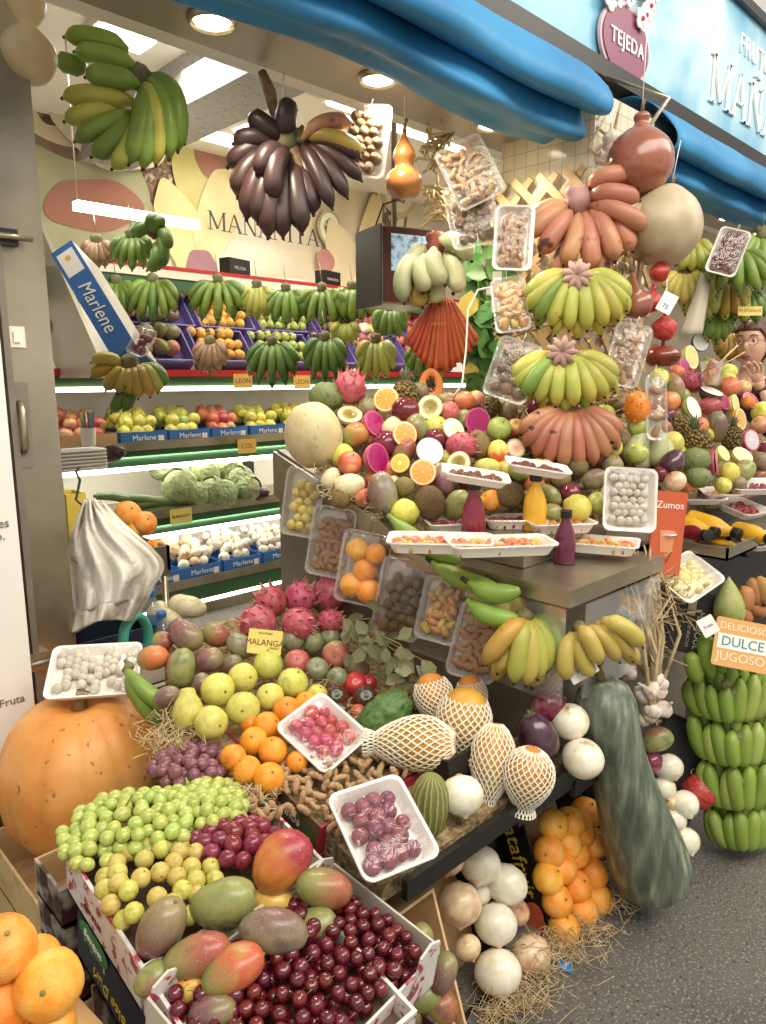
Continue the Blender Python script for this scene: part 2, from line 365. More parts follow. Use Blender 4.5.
for i, (nm, px, py, rx, ry, cs, inner, an) in enumerate(prints):
    q = wallpt(px, py) @ Matrix.Rotation(math.radians(an), 4, 'Z') @ Matrix.Translation((0, 0, .0035 * i - .004)) @ Matrix.Scale(.78, 4)
    o = ob(nm, MB().poly(disc(rx, ry, wob=.05, sd=i), .002).mesh('p', M('print_%d' % i, cs, sc=3, rough=.6, rnd=None), False), mu, q)
    if inner:
        ob('printed_flesh', MB().poly(disc(rx * .8, ry * .8), .0024).mesh('p', M('printin_%d' % i, inner, rnd=None, rough=.6), False), o)
        ob('printed_seeds', MB().poly(disc(rx * .5, ry * .5, wob=.1), .0028).mesh('p', M('printseed_%d' % i, [cs[0], '5d4a3a', inner], sc=14, rnd=None, rough=.6), False), o)

# ------------------------------------------------------------ column with lattice
tile = NT('cream_tile'); br = tile.N.new('ShaderNodeTexBrick'); br.offset = 0
mp = tile.N.new('ShaderNodeCombineXYZ'); xx_ = tile.xyz(); tile.l(tile.math('ADD', xx_[0], xx_[1]), mp.inputs[0]); tile.l(xx_[2], mp.inputs[1]); tile.l(mp.outputs[0], br.inputs[0])
br.inputs['Color1'].default_value = lin('d9cfb4'); br.inputs['Color2'].default_value = lin('e6ddc4'); br.inputs['Mortar'].default_value = lin('bdb293'); br.inputs['Scale'].default_value = 1
br.inputs['Brick Width'].default_value = .05; br.inputs['Row Height'].default_value = .05; br.inputs['Mortar Size'].default_value = .002
tile.l(br.outputs[0], tile.b.inputs[0]); tile.b.inputs['Roughness'].default_value = .15
struct('wall_tiled', MB().box((3.1, 2.3, 0), (4.6, 2.4, 2.94)), tile.m)
CX0, CX1, CY0, CY1 = 2.32, 2.74, 1.36, 1.74
struct('pillar_stall', MB().box((CX0, CY0, 0), (CX1, CY1, 2.34)), tile.m)
la = thing('wooden_lattice', 'diagonal pale wooden lattice fixed round the stall pillar', 'lattice')
def lattice(o3, ax, wd, h0, h1):
    mb = MB(); st = .105; hh = h1 - h0
    for sgn in (1, -1):
        k = -hh
        while k < wd:
            x0, z0, x1, z1 = k, 0, k + hh, hh
            if x0 < 0: z0 = -x0; x0 = 0
            if x1 > wd: z1 = hh - (x1 - wd); x1 = wd
            if x1 - x0 > .02:
                if sgn < 0: x0, x1 = wd - x0, wd - x1
                A, B = Vector((x0, 0, z0)), Vector((x1, 0, z1)); L = (B - A).length; ang = math.atan2(z1 - z0, x1 - x0)
                mt = Matrix.Translation(A + Vector((0, .008 * sgn, 0))) @ Matrix.Rotation(-ang, 4, 'Y')
                mb.box((0, -.004, -.013), (L, .004, .013), mat=o3 @ mt)
            k += st
    return mb
lm = M('lattice_wood', ['a07c4e', 'b79465', '8d6a40'], sc=6, rough=.6, rnd=(.01, .08))
ob('lattice_panel', lattice(Matrix.Translation((CX0 - .03, CY1 + .06, 1.0)) @ Matrix.Rotation(-PI / 2, 4, 'Z'), 0, .46, 0, 1.10).mesh('l', lm, False), la)
ob('lattice_panel', lattice(Matrix.Translation((CX0 - .03, CY0 - .03, 1.0)), 0, .42, 0, .95).mesh('l', lm, False), la)
ob('lattice_post', MB().box((CX0 - .06, CY1 + .06, .9), (CX0 - .0, CY1 + .10, 2.25)).mesh('l', white, False), la)

# ------------------------------------------------------------ awnings and sign
def cloth_mat():
    n = NT('blue_awning'); c = n.ramp(n.noise(2.2, 3), [(.3, '1f6fa3'), (.55, '2f86bd'), (.75, '3f97cc')])
    n.l(c, n.b.inputs[0]); n.b.inputs['Roughness'].default_value = .5; n.b.inputs['Specular IOR Level'].default_value = .35; n.bump(n.noise(5, 2, dist=.8), .25, .06); return n.m
blue = cloth_mat()
def awning(x0, x1, label):
    t = thing('awning', label, 'awning', T((x0, 1.5, 2.3)))
    prof = [(.04, .16), (-.03, .155), (-.11, .115), (-.18, .05), (-.22, -.01), (-.205, -.05), (-.14, -.03), (-.10, .0), (-.12, -.05), (-.14, -.10), (-.10, -.11), (-.05, -.085), (.01, -.09), (.04, -.07)]
    L = x1 - x0; mb = MB()
    def fn(u, v):
        y, z = interp(prof, v); x = u * L
        w_ = .018 * math.sin(x * 5.1 + v * 6) * v + .01 * math.sin(x * 13 + v * 9)
        sag = -.02 * math.sin(min(1, max(0, (x / L))) * PI * 3) * v
        return (x, y + w_, z + sag + w_ * .6 - .02 * v)
    mb.grid(fn, 90, 52); me = mb.mesh('cloth', blue)
    o = ob('canopy_cloth', me, t); sm = o.modifiers.new('s', 'SOLIDIFY'); sm.thickness = .004
    ob('roller_tube', MB().tube([(.01, -.06, .07), (L - .01, -.06, .07)], .035, 14).mesh('r', steel), t)
    return t
a1 = awning(.35, 2.28, 'blue fabric awning rolled out above the hanging bananas and spotlights')
awning(2.78, 7.5, 'blue fabric awning beyond the hanging round gourds')
p = onY(587, 135, 1.30)
ob('printed_tag', text_mesh('1010', .05, M('tag_print', 'd8dfe4', rnd=None), bold=.001), a1, a1.matrix_local.inverted() @ (Matrix.Translation((2.33, 1.32, 2.295)) @ Matrix.Rotation(.9, 4, 'Y') @ RX))
ob('awning_arm', MB().tube([(2.10, -.1, .12), (2.16, -.3, .02), (2.14, -.05, -.3)], .008).mesh('a', steel), a1)

sg = thing('fascia_sign', 'long sky-blue fascia sign with white lettering and a plum oval badge', 'sign', T((0, 1.5, 0)))
n = NT('sky_print'); c = n.ramp(n.noise(1.3, 4, dist=.3), [(.38, '4f9dc6'), (.5, '7fbcd8'), (.6, 'bfdfe8'), (.7, 'e9f3f2')])
n.l(c, n.b.inputs[0]); n.b.inputs['Roughness'].default_value = .3
ob('sign_panel', MB().box((.4, 0, 2.53), (8, .08, 3.10)).mesh('s', n.m, False), sg)
ob('sign_frame', MB().box((.4, -.03, 2.47), (8, .09, 2.53)).box((.4, -.03, 3.10), (8, .09, 3.14)).mesh('f', black, False), sg)
wl = M('sign_white', 'f4f4ee', rough=.4, rnd=None)
p = onY(703, 88, 1.49)
ob('lettering', (lambda me: me)(serif('MAÑANITA', .20, wl, .010)), sg, Matrix.Translation((p.x + .89, -.002, 2.63)) @ RX)
ob('lettering', text_mesh('FRUTERÍA', .125, wl, ext=.004, sp=1.1), sg, Matrix.Translation((p.x + .68, -.004, 2.955)) @ RX)
p = onY(624, 45, 1.49)
bd = thing('badge_sign', 'plum oval badge with white lettering and pink blossom at the top of the sign', 'sign', T((p.x - .01, 1.49, p.z - .005), None, 1.5))
o = ob('oval_plate', MB().poly(disc(.115, .078), .012).mesh('b', M('plum', '8c4a62', rough=.4, rnd=None), False), bd, RX)
ob('plate_border', MB().poly(disc(.124, .087), .008).mesh('b', M('pale_pink', 'd8b9c0', rnd=None), False), bd, RX)
ob('lettering', text_mesh('TEJEDA', .047, wl, ext=.001, bold=.0005, sp=1.12), bd, Matrix.Translation((0, -.014, 0)) @ RX)
bl = M('blossom_pink', ['f3d9d9', 'fbeeee', 'd99aa5'], sc=30, rough=.6, rnd=(.02, .08))
mbf = MB()
for i in range(5):
    a = 2 * PI * i / 5; mbf.poly([(.016 * math.cos(a) + .013 * math.cos(t), .016 * math.sin(a) + .013 * math.sin(t)) for t in [2 * PI * k / 10 for k in range(10)]], .003)
mbf.ball((0, 0, .004), .006, 8, 5, 1); fl = mbf.mesh('fl', [bl, M('blossom_core', 'b0405a', rnd=None)], False)
rr = random.Random(5)
for i in range(34):
    x, z = rr.uniform(-.13, .13), rr.uniform(.06, .25)
    if abs(x) > .14 - (z - .15) ** 2 * 6: continue
    ob('blossom', fl, bd, Matrix.Translation((x, -.01 - rr.random() * .008, z)) @ RX @ Matrix.Rotation(rr.random() * 6, 4, 'Z'))

# ------------------------------------------------------------ steel counter (upper tier), bench, ledges
ctr = thing('display_counter', 'grey steel display counter holding the heap of cut and whole fruit', 'counter')
mb = MB()   # end panel with sloping top edge
def slab(mb, pts, t, ax):   # polygon in YZ extruded in X
    n_ = len(pts); vs = [(ax, y, z) for y, z in pts] + [(ax + t, y, z) for y, z in pts]
    mb.add(vs, [tuple(range(n_)), tuple(range(2 * n_ - 1, n_ - 1, -1))] + [(i, n_ + i, n_ + (i + 1) % n_, (i + 1) % n_) for i in range(n_)])
slab(mb, [(1.06, 0), (1.06, .44), (.86, .44), (.86, .92), (1.30, .925), (1.42, 1.0), (1.92, 1.17), (1.92, 0)], .03, 1.40)
ob('end_panel', mb.mesh('e', M('counter_steel', ['7a7064', '8b8174'], sc=2, rough=.38, metal=.45, rnd=None), False), ctr)
mb = MB(); slab(mb, [(1.30, .80), (1.30, .93), (1.42, 1.0), (1.93, 1.165), (1.93, 1.02)], .012, 1.385); ob('end_trim', mb.mesh('e', steel, False), ctr)
ob('front_panel', MB().box((1.43, .88, .53), (2.25, .91, .93)).box((1.43, 1.06, 0), (2.25, 1.09, .53)).box((1.80, .88, 0), (2.25, .91, .53)).mesh('f', steel_dk, False), ctr)
mb = MB().box((1.36, .80, .925), (1.82, 1.30, .94)).box((1.36, .80, .90), (1.82, .815, .925)).box((1.36, .8152, .90), (1.375, 1.3, .925)).box((1.82, .84, .90), (2.2, 1.2, .93))
ob('front_ledge', mb.mesh('l', steel, False), ctr)
gl = film('clear_acrylic', amt=.16, rough=.03, bumpy=3, tint=.06)
ob('acrylic_guard', MB().box((1.44, .80, .66), (1.81, .806, .89)).box((1.375, .82, .66), (1.381, 1.3, .89)).mesh('g', gl, False), ctr)
PA = Pl(.53 - .19 * .9, 0, .19)        # lower bench slope
PC = Pl(-.624, .585, .632)             # mound of mixed fruit
PD = Pl(1.11 - .85 * .95 + .02 * 2.6, -.02, .85)            # farther mound
strawm = M('straw', ['b59a6a', 'd9c396', 'cdb27e', '8f7850'], sc=40, rough=.8, rnd=None)
bedm = M('straw_mat', ['4d3d28', '8c744d', 'b09a70'], sc=60, rough=.9, rnd=None, bump=.8, bsc=60, bdist=.02)  # straw colours darkened: shade of the gaps between fruit is painted in
def bed2(name, pl, x0, x1, y0, y1, down, lo, lim, sl):
    def P_(u, v):
        x = x0 + (x1 - x0) * u; ys = y0 - sl * (x - x0); y = ys + (y1 - ys) * v
        return Vector((x, y, min(lim, pl.h(x, y)) - down - .07 * max(0, 1 - (x - x0) / .14) + .008 * noise.noise(Vector((u * 30, v * 30, 0)))))
    def side(f): return lambda u, v: (lambda p: Vector((p.x, p.y, lo + (p.z - lo) * v)))(f(u))
    mb = MB().grid(P_, 40, 30)
    for f in (lambda u: P_(u, 0), lambda u: P_(0, u), lambda u: P_(1, u), lambda u: P_(u, 1)): mb.grid(side(f), 30, 2)
    return mb.mesh(name, bedm)
def bed(name, pl, x0, x1, y0_, y1, down, lo=0, lim=9, sl=0):
    if sl: return bed2(name, pl, x0, x1, y0_, y1, down, lo, lim, sl)
    y0 = y0_; mb = MB(); mb.grid(lambda u, v: (x0 + (x1 - x0) * u, y0 + (y1 - y0) * v, min(lim, pl.h(x0 + (x1 - x0) * u, y0 + (y1 - y0) * v)) - down + .008 * noise.noise(Vector((u * 30, v * 30, 0)))), 40, 30)
    nv = len(mb.v); mb2 = MB(); mb2.v = mb.v[:]; mb2.f = mb.f[:]; mb2.m = mb.m[:]
    mb2.grid(lambda u, v: (x0 + (x1 - x0) * u, y0, lo + (min(lim, pl.h(x0 + (x1 - x0) * u, y0)) - down - lo) * v), 20, 2)
    mb2.grid(lambda u, v: (x0, y0 + (y1 - y0) * u, lo + (min(lim, pl.h(x0, y0 + (y1 - y0) * u)) - down - lo) * v), 20, 2)
    mb2.grid(lambda u, v: (x1, y0 + (y1 - y0) * u, lo + (min(lim, pl.h(x1, y0 + (y1 - y0) * u)) - down - lo) * v), 20, 2)
    mb2.grid(lambda u, v: (x0 + (x1 - x0) * u, y1, lo + (min(lim, pl.h(x0 + (x1 - x0) * u, y1)) - down - lo) * v), 20, 2)
    return mb2.mesh(name, bedm)
ob('fruit_bed', bed('bed', PC, 1.43, 1.98, 1.28, 1.76, .03, .93, 1.37, .55), ctr, kind='stuff')
bn = thing('display_bench', 'low sloping bench bedded with straw under the lower fruit crates', 'bench')
for x0, y0, y1 in ((.80, .82, 1.2), (.74, 1.2, 1.46), (.90, 1.46, 1.80)): ob('bench_top', bed('bench', PA, x0, 1.385, y0, y1, .012, .47 if y0 < 1 else .40), bn)
ob('bench_frame', MB().box((.86, .98, 0), (.90, 1.9, .42)).box((1.30, .98, 0), (1.36, 1.9, .42)).box((.9, 1.5, 0), (1.3, 1.55, .42)).mesh('bf', black, False), bn)
ob('bench_top', bed('bench', Pl(.51, -.03, .02), 1.36, 1.78, .80, 1.0, .0, .47), bn)
ob('edge_board', MB().box((.83, .785, .475), (1.40, .80, .515)).mesh('eb', black, False), bn)
ob('edge_board', MB().box((1.40, .785, .43), (1.62, .80, .475)).mesh('eb', black, False), bn)
ob('riser', MB().box((1.44, .98, .942), (1.84, 1.30, 1.0)).mesh('r', steel, False), ctr)
c2 = thing('display_counter', 'dark framed display counter beyond the stall pillar', 'counter')
ob('fruit_bed', bed('bed', PD, 2.05, 3.3, .97, 1.33, .03, .902, 1.38), c2, kind='stuff')
ob('front_panel', MB().box((2.25, .93, 0), (3.4, .96, .95)).mesh('f', black, False), c2)
ob('side_panel', MB().box((2.25, .93, 0), (2.28, 1.36, .9)).mesh('f', steel_dk, False), c2)
ob('front_ledge', MB().box((2.22, .78, .885), (3.4, .98, .90)).box((2.22, .78, .885), (3.4, .79, .93)).box((2.22, .78, .885), (2.235, .98, .93)).mesh('l', steel, False), c2)

# ------------------------------------------------------------ refrigerated shelving along the back
fr = thing('refrigerated_shelving', 'steel tiered shelving unit lit by strips along the back wall', 'shelving')
def shelf(y, h, d=.5, lip=.045, x0=.6, x1=6.2):
    ob('shelf', MB().box((x0, y, h - .025), (x1, y + d, h)).mesh('s', steel, False), fr)
    ob('shelf_lip', MB().box((x0, y - .015, h - .03), (x1, y, h + .02)).mesh('s', steel, False), fr)
    ob('label_rail', MB().box((x0, y - .005, h - .12), (x1, y + .01, h - .03)).mesh('s', dkgreen, False), fr)
    o = ob('light_strip', MB().box((x0, y + .015, h - .15), (x1, y + .05, h - .122)).mesh('s', glow, False), fr)
SH = [(3.72, .22), (3.84, .63), (3.95, 1.02)]
for y, h in SH: shelf(y, h)
ob('kick_plate', MB().box((.6, 3.74, 0), (6.2, 3.78, .17)).mesh('k', steel, False), fr)
ob('back_panel', MB().box((.6, 4.42, 0), (6.2, 4.45, 2.0)).mesh('k', white, False), fr)
ob('shelf', MB().box((.6, 4.00, 1.33), (6.2, 4.42, 1.35)).mesh('s', steel, False), fr)
ob('light_strip', MB().box((.6, 3.99, 1.325), (6.2, 4.02, 1.35)).mesh('s', glow, False), fr)
ob('label_rail', MB().box((.6, 4.00, 1.355), (6.2, 4.015, 1.41)).mesh('s', dkgreen, False), fr)
ob('red_rail', MB().box((.6, 3.98, 1.41), (6.2, 4.02, 1.45)).mesh('s', redp, False), fr)
mb = MB().add([(.6, 4.0, 1.41), (6.2, 4.0, 1.41), (6.2, 4.40, 1.92), (.6, 4.40, 1.92)], [(0, 1, 2, 3)]); ob('sloping_shelf', mb.mesh('ss', white, False), fr)
ob('top_shelf', MB().box((.6, 4.22, 1.99), (6.2, 4.74, 2.01)).mesh('s', white, False), fr)
ob('label_rail', MB().box((.6, 4.20, 1.93), (6.2, 4.22, 2.0)).mesh('s', dkgreen, False), fr)
ob('rail_trim', MB().box((.6, 4.19, 2.0), (6.2, 4.21, 2.05)).mesh('s', cream, False), fr)
ob('red_rail', MB().box((.6, 4.185, 2.05), (6.2, 4.205, 2.07)).mesh('s', redp, False), fr)
mb = MB(); slab(mb, [(3.40, 1.40), (4.42, 1.40), (4.42, 2.25), (4.15, 2.25)], .02, 1.50); ob('end_panel', mb.mesh('e', M('end_steel', ['a8a08e', 'b9b2a0'], rough=.35, metal=.5, rnd=None), False), fr)
ob('light_strip', MB().box((1.50, 3.6, 2.19), (2.15, 3.66, 2.23)).mesh('s', glow, False), fr)
ob('strip_hanger', MB().box((1.51, 3.63, 2.22), (1.515, 3.635, 2.94)).mesh('s', steel, False), fr)
ht = thing('heart_sticker', 'small red heart stuck on the steel end panel under the tilted blue box', 'sticker', T((1.494, 4.10, 1.66)))
hp = [(.055 * 16 * math.sin(t) ** 3 / 16, .055 * (13 * math.cos(t) - 5 * math.cos(2 * t) - 2 * math.cos(3 * t) - math.cos(4 * t)) / 16) for t in [2 * PI * k / 40 for k in range(40)]]
ob('heart', MB().poly(hp[::-1], .003).mesh('h', redp, False), ht, Matrix.Rotation(-PI / 2, 4, 'Z') @ RX @ Matrix.Rotation(.1, 4, 'Z'))
for y, h, px in ((3.75, .40, 0), (3.86, .80, 0), (4.0, 1.2, 0)):
    area('shelf_light', (3.2, y + .1, h + .16), (3.2, y + .25, h - .3), 4.5, .05, 13, (1, .98, .92))
# ------------------------------------------------------------ fruit kinds (unit size, long axis z)
I4 = Matrix.Identity(4)
stemm = M('stem_brown', ['6b5a32', '8a7442'], rough=.8)
def fruit(prof, mats, n=24, ribs=0, rd=.0, fn=None, wob=.0, seed=0, vs=14):
    mb = MB()
    def f(u, v):
        r, z = interp(prof, v); a = 2 * PI * u
        if ribs: r *= 1 - rd * (1 - abs(math.cos(a * ribs / 2)) ** .7)
        p = Vector((r * math.cos(a), r * math.sin(a), z))
        if wob: p *= 1 + wob * noise.noise(p * 1.3 + Vector((seed, 3, seed * 2.3)))
        return fn(p) if fn else p
    mb.surf(f, n, vs); return mb
def ell(k=9, pw=1.0, pear=0.0): return [(math.sin(PI * i / (k - 1)) ** pw * (1 - pear * (-math.cos(PI * i / (k - 1)))), -math.cos(PI * i / (k - 1))) for i in range(k)]
def dimple(k=12, top=.18, bot=.06):
    out = []
    for i in range(k):
        a = PI * i / (k - 1); r = math.sin(a); z = -math.cos(a)
        if z > 0: z -= top * math.exp(-(r / .28) ** 2)
        else: z += bot * math.exp(-(r / .2) ** 2)
        out.append((r, z * .94))
    return out
P = {}
def simple(key, name, mb, mats, stem=None, extra=()):
    parts = list(extra)
    if stem: parts.append(('stem', stem, None, None))
    P[key] = (name, mb.mesh(name, mats), parts)
nub = MB().ball((0, 0, .93), (.09, .09, .05), 7, 5).mesh('nub', M('nub_green', ['6f7a3a', '8a8f50'], rough=.7))
stk = MB().tube([(0, 0, .72), (.02, 0, .95), (.08, .02, 1.12)], [.035, .03, .04], 6).mesh('stk', stemm)
om = M('orange_skin', ['e8850f', 'f19a22', 'f5a83a'], sc=1.5, rough=.38, bump=.25, bsc=16, rnd=(.012, .08), sss=.05)
simple('orange', 'orange', fruit(dimple(12, .06, .03), om, wob=.03), om, nub)
om2 = M('mandarin_skin', ['ef8b17', 'f7a53a', 'f3b95a'], sc=1.4, rough=.4, bump=.2, bsc=16, rnd=(.012, .08))
simple('orange2', 'orange', fruit(dimple(12, .08, .04), om2, wob=.05), om2, nub)
om3 = M('orange_pale_skin', ['dda03a', 'e8b450', 'd8923a'], sc=1.4, rough=.4, rnd=(.012, .08))
simple('orange3', 'orange', fruit(dimple(12, .06, .03), om3, wob=.03), om3, nub)
gm = M('guava_skin', ['c3c04a', 'd3cc62', 'a9b04a'], sc=1.4, rough=.4, bump=.1, speck=('8c8f3a', 9, .66), rnd=(.015, .1))
simple('guava', 'pomelo', fruit(dimple(12, .05, .05), gm, wob=.05), gm, nub)
simple('guava_pear', 'pomelo', fruit([(0, -1), (.55, -.93), (.93, -.5), (1, -.1), (.8, .35), (.55, .65), (.5, .85), (.35, .98), (0, 1)], gm, wob=.04), gm, nub)
lm_ = M('lemon_skin', ['d8cf45', 'e5dc62', 'bcc04a'], sc=1.6, rough=.4, bump=.3, bsc=10, rnd=(.012, .07))
simple('lemon', 'lemon', fruit([(0, -1), (.2, -.93), (.65, -.72), (.95, -.3), (1, .1), (.75, .6), (.3, .86), (.15, .97), (0, 1)], lm_, wob=.03), lm_, None)
simple('yellow_round', 'lemon', fruit(dimple(12, .05, .04), lm_, wob=.05), lm_, nub)
def mango(key, cols, grad, spk='b9a05a', nm='mango'):
    m = M('mango_' + key, cols, sc=1.1, rough=.33, grad=grad, rnd=(.012, .1), speck=(spk, 14, .64), coat=.15, det=2)
    simple('mango_' + key, nm, fruit([(0, -1), (.42, -.92), (.8, -.62), (.98, -.2), (1, .15), (.9, .5), (.62, .82), (.3, .96), (0, 1)], m, fn=lambda p: Vector((p.x + .10 * (1 - p.z * p.z) + .08 * p.z, p.y * .88, p.z)), wob=.05, seed=len(P)), m, MB().ball((.08, 0, .98), (.1, .1, .06), 7, 5).mesh('nub', stemm))
mango('red', ['8f4a3c', 'a75a42', '7d5045'], ('8b8a4c', 2, .75, .2))
mango('green', ['7e8a48', '97985a', '6c7d45'], ('9c6a50', 0, .7, 1.15))
mango('purple', ['6d4a48', '87585a', '5f5a48'], ('8d8455', 2, .45, 1.0))
mango('olive', ['7f7a58', '8f8a68', '6d6258'], ('7b5a52', 0, .55, 1.1))
mango('sunset', ['d28a32', 'c9702f', 'd8a040'], ('a5303a', 2, .45, .85))
mango('orange', ['c97a3a', 'c8603a', 'b58a40'], ('7d8542', 2, .6, .1))
mango('yellow', ['e0b24a', 'ecc45e', 'd8983c'], ('e08a3a', 0, .5, 1.0))
def applem(key, cols, grad=None, rough=.35, nm='apple', bump=0, k=(.2, .08)):
    m = M('ap_' + key, cols, sc=1.3, rough=rough, grad=grad, rnd=(.015, .1), bump=bump, bsc=8)
    simple(key, nm, fruit(dimple(12, *k), m, wob=.05, seed=len(P)), m, stk)
applem('apple_red', ['a83a38', 'bf5a4c', '8f3232'], ('c9a25a', 2, .8, 1.2)); applem('apple_green', ['9cab4a', 'b3bd62', '8a9c40'])
applem('apple_pink', ['c9605a', 'd58a70', 'b84a50'], ('d9b070', 2, .6, 1.1)); applem('pomegranate', ['b8504c', 'c87462', '9c3c40'], ('a9a05a', 0, .75, 1.2), nm='pomegranate')
applem('papaya_green', ['77805a', '8c8f66', '8a7058'], None, nm='green_papaya'); applem('brown_round', ['7a6a48', '8f7d58', '6c6048'], nm='sapodilla', bump=.2, k=(.04, .03))
applem('peach', ['e0905a', 'dd7050', 'e8b070'], ('c8483e', 0, .6, 1.0), nm='peach', k=(.1, .02)); applem('persimmon', ['d5702f', 'c95a2c', 'dd8a40'], nm='persimmon')
applem('plum', ['5d1f2c', '7a2838', '461a28'], rough=.15, nm='plum', k=(.06, .03)); applem('peach_two', ['e3c050', 'e8cf6a'], ('d5603a', 2, .55, .3), nm='peach', k=(.08, .02))
applem('tomato_dark', ['6d2420', '8f3328', '4d2a20'], ('3d3a22', 2, .6, 1.1), rough=.18, nm='tomato', k=(.16, .05)); applem('tomato', ['b03a2a', 'c24a34', 'a04428'], rough=.2, nm='tomato', k=(.12, .04))
ribm = M('ribtom', ['7c2a22', 'a03c2c', '4a2c20'], sc=1.5, rough=.18, grad=('35301c', 2, .65, 1.1))
simple('tomato_rib', 'tomato', fruit(dimple(12, .22, .08), ribm, ribs=9, rd=.12, n=54), ribm, MB().poly([(r_ * math.cos(a), r_ * math.sin(a)) for a, r_ in [(2 * PI * k / 10, .3 if k % 2 else .09) for k in range(10)]], .02).mesh('cal', M('calyx', '4d6a30')))
P['tomato_rib'][2][0] = ('stem', P['tomato_rib'][2][0][1], Matrix.Translation((0, 0, .74)), None)
kiw = M('kiwi_skin', ['6b5a35', '84703f', '77663e'], sc=3, rough=.8, bump=.3, bsc=30)
simple('kiwi', 'kiwi', fruit(ell(), kiw, wob=.04), kiw, MB().ball((0, 0, .97), (.14, .14, .06), 7, 5).mesh('nub', stemm))
crm = M('cream_skin', ['d9cf98', 'e8e0b4', 'cfc287'], sc=1.5, rough=.35, rnd=(.01, .06))
simple('pepino', 'pepino_melon', fruit(ell(9, .9, .12), crm, wob=.04), crm, nub)
mel = M('melon_skin', ['c2b07c', 'cfbf8e', 'b5a170'], sc=1.3, rough=.5, rnd=(.01, .05), bump=.15, bsc=5, speck=('a89468', 6, .66))
simple('melon', 'melon', fruit(ell(11, .95), mel, wob=.04, n=36, vs=24), mel, MB().ball((0, 0, .99), (.1, .1, .05), 9, 5).mesh('nub', stemm))
cn = NT('striped_melon'); ang = cn.math('ARCTAN2', cn.xyz()[1], cn.xyz()[0]); sn = cn.math('SINE', cn.math('ADD', cn.math('MULTIPLY', ang, 18), cn.math('MULTIPLY', cn.noise(2.5), 5)))
cn.l(cn.mix(cn.ramp(sn, [(.3, 0.), (.8, 1.)]), '6f7338', 'a09a58'), cn.b.inputs[0]); cn.b.inputs['Roughness'].default_value = .5; cn.bump(sn, .3, .01)
simple('melon_striped', 'striped_melon', fruit(ell(11, .85), cn.m, wob=.02, n=36, vs=24), cn.m, nub)
onw = M('onion_white', ['e6dfc2', 'f1ecd6', 'dcd3ab'], sc=1.2, rough=.28, rnd=(.008, .05), grad=('c9a06a', 2, .88, 1.15), coat=.2)
onb = M('onion_brown', ['dcb98c', 'e8cfa8', 'c99a68'], sc=1.2, rough=.3, rnd=(.01, .07), grad=('b98250', 2, .7, 1.1), coat=.2)
onr = M('onion_red', ['6a1f33', '84304a', '521828'], sc=1.2, rough=.22, rnd=(.01, .06), coat=.3, grad=('c58a8a', 2, .75, 1.2))
for k, m_ in (('onion_white', onw), ('onion_brown', onb), ('onion_red', onr)):
    simple(k, 'onion', fruit([(0, -.93), (.18, -.9), (.7, -.68), (.98, -.2), (.95, .25), (.65, .65), (.25, .84), (.12, .91), (.06, .98), (0, 1.0)], m_, ribs=14, rd=.012, n=42, vs=20), m_,
           None, [('root_tuft', MB().ball((0, 0, -.93), (.16, .16, .05), 9, 5).mesh('rt', M('root_tan', ['b09468', '8d7448'], sc=9, rough=.9)), None, None)])
eg = M('aubergine_skin', ['3d2230', '54303c', '2c1a28'], sc=1.2, rough=.2, rnd=(.01, .06), coat=.4, grad=('8a4a50', 0, .9, 1.3))
simple('aubergine', 'aubergine', fruit(ell(9, .85, .18), eg, wob=.03), eg, MB().lathe([(.02, 1.12), (.08, 1.1), (.1, .99), (.3, .95), (.42, .84)], 10).mesh('cap', M('cap_green', ['4d5a38', '6a6a48'])))
avo = M('bumpy_green', ['3d5a2a', '587a3a', '2f4a24'], sc=3, rough=.5, rnd=(.01, .08))
def bumps(p, f=7, a=.06): return p * (1 + a * (noise.cell(p * f) if 0 else abs(noise.noise(p * f))))
simple('soursop', 'soursop', fruit(ell(11, .8), avo, fn=lambda p: bumps(p, 5.5, .22), n=56, vs=40), avo, stk)
chm = M('cherimoya_skin', ['5d6a3a', '74804a', '4d5a34'], sc=3, rough=.55)
simple('cherimoya', 'cherimoya', fruit(ell(11, .8, .1), chm, fn=lambda p: bumps(p, 3.6, .16), n=40, vs=28), chm, stk)
hor = M('horned_skin', ['e08a1c', 'ee9c2c', 'd0741a'], sc=2, rough=.4)
mbh = fruit(ell(11, .9), hor, n=30, vs=20); rr = random.Random(2)
for i in range(46):
    d = Vector((rr.gauss(0, 1), rr.gauss(0, 1), rr.gauss(0, 1))).normalized(); mbh.tube([d * .93, d * 1.16], [.09, .01], 6)
simple('horned', 'horned_melon', mbh, hor, stk)
# dragonfruit with leafy scales
dm = M('dragon_skin', ['b04058', 'c45a6c', 'a03850'], sc=1.5, rough=.4, rnd=(.01, .08)); dsc = M('dragon_scale', ['c45a68', 'cf8a7c', '9ca05a'], sc=2.2, rough=.45, rnd=(.01, .08))
mbs = MB(); rr = random.Random(4)
for k in range(5):
    for j in range(7):
        z = -.65 + k * .34; a = 2 * PI * (j + .5 * (k % 2)) / 7; r = math.sqrt(max(.02, 1 - z * z)); b = Vector((r * math.cos(a), r * math.sin(a), z)); t = Vector((-math.sin(a), math.cos(a), 0)); o_ = b.normalized()
        up = Vector((0, 0, 1)); tip = b + o_ * .22 + up * .34; mbs.add([b - t * .17 - up * .05 + o_ * .0, b + t * .17 - up * .05, b + o_ * .09 + up * .12 + t * .08, tip, b + o_ * .09 + up * .12 - t * .08, b - o_ * .06 - up * .1], [(0, 1, 2, 4), (4, 2, 3), (0, 4, 3), (1, 3, 2), (0, 5, 1)])
for j in range(7):
    a = 2 * PI * j / 7; mbs.tube([(0.15 * math.cos(a), .15 * math.sin(a), .9), (.3 * math.cos(a), .3 * math.sin(a), 1.25)], [.09, .01], 5)
dscm = mbs.mesh('scales', dsc)
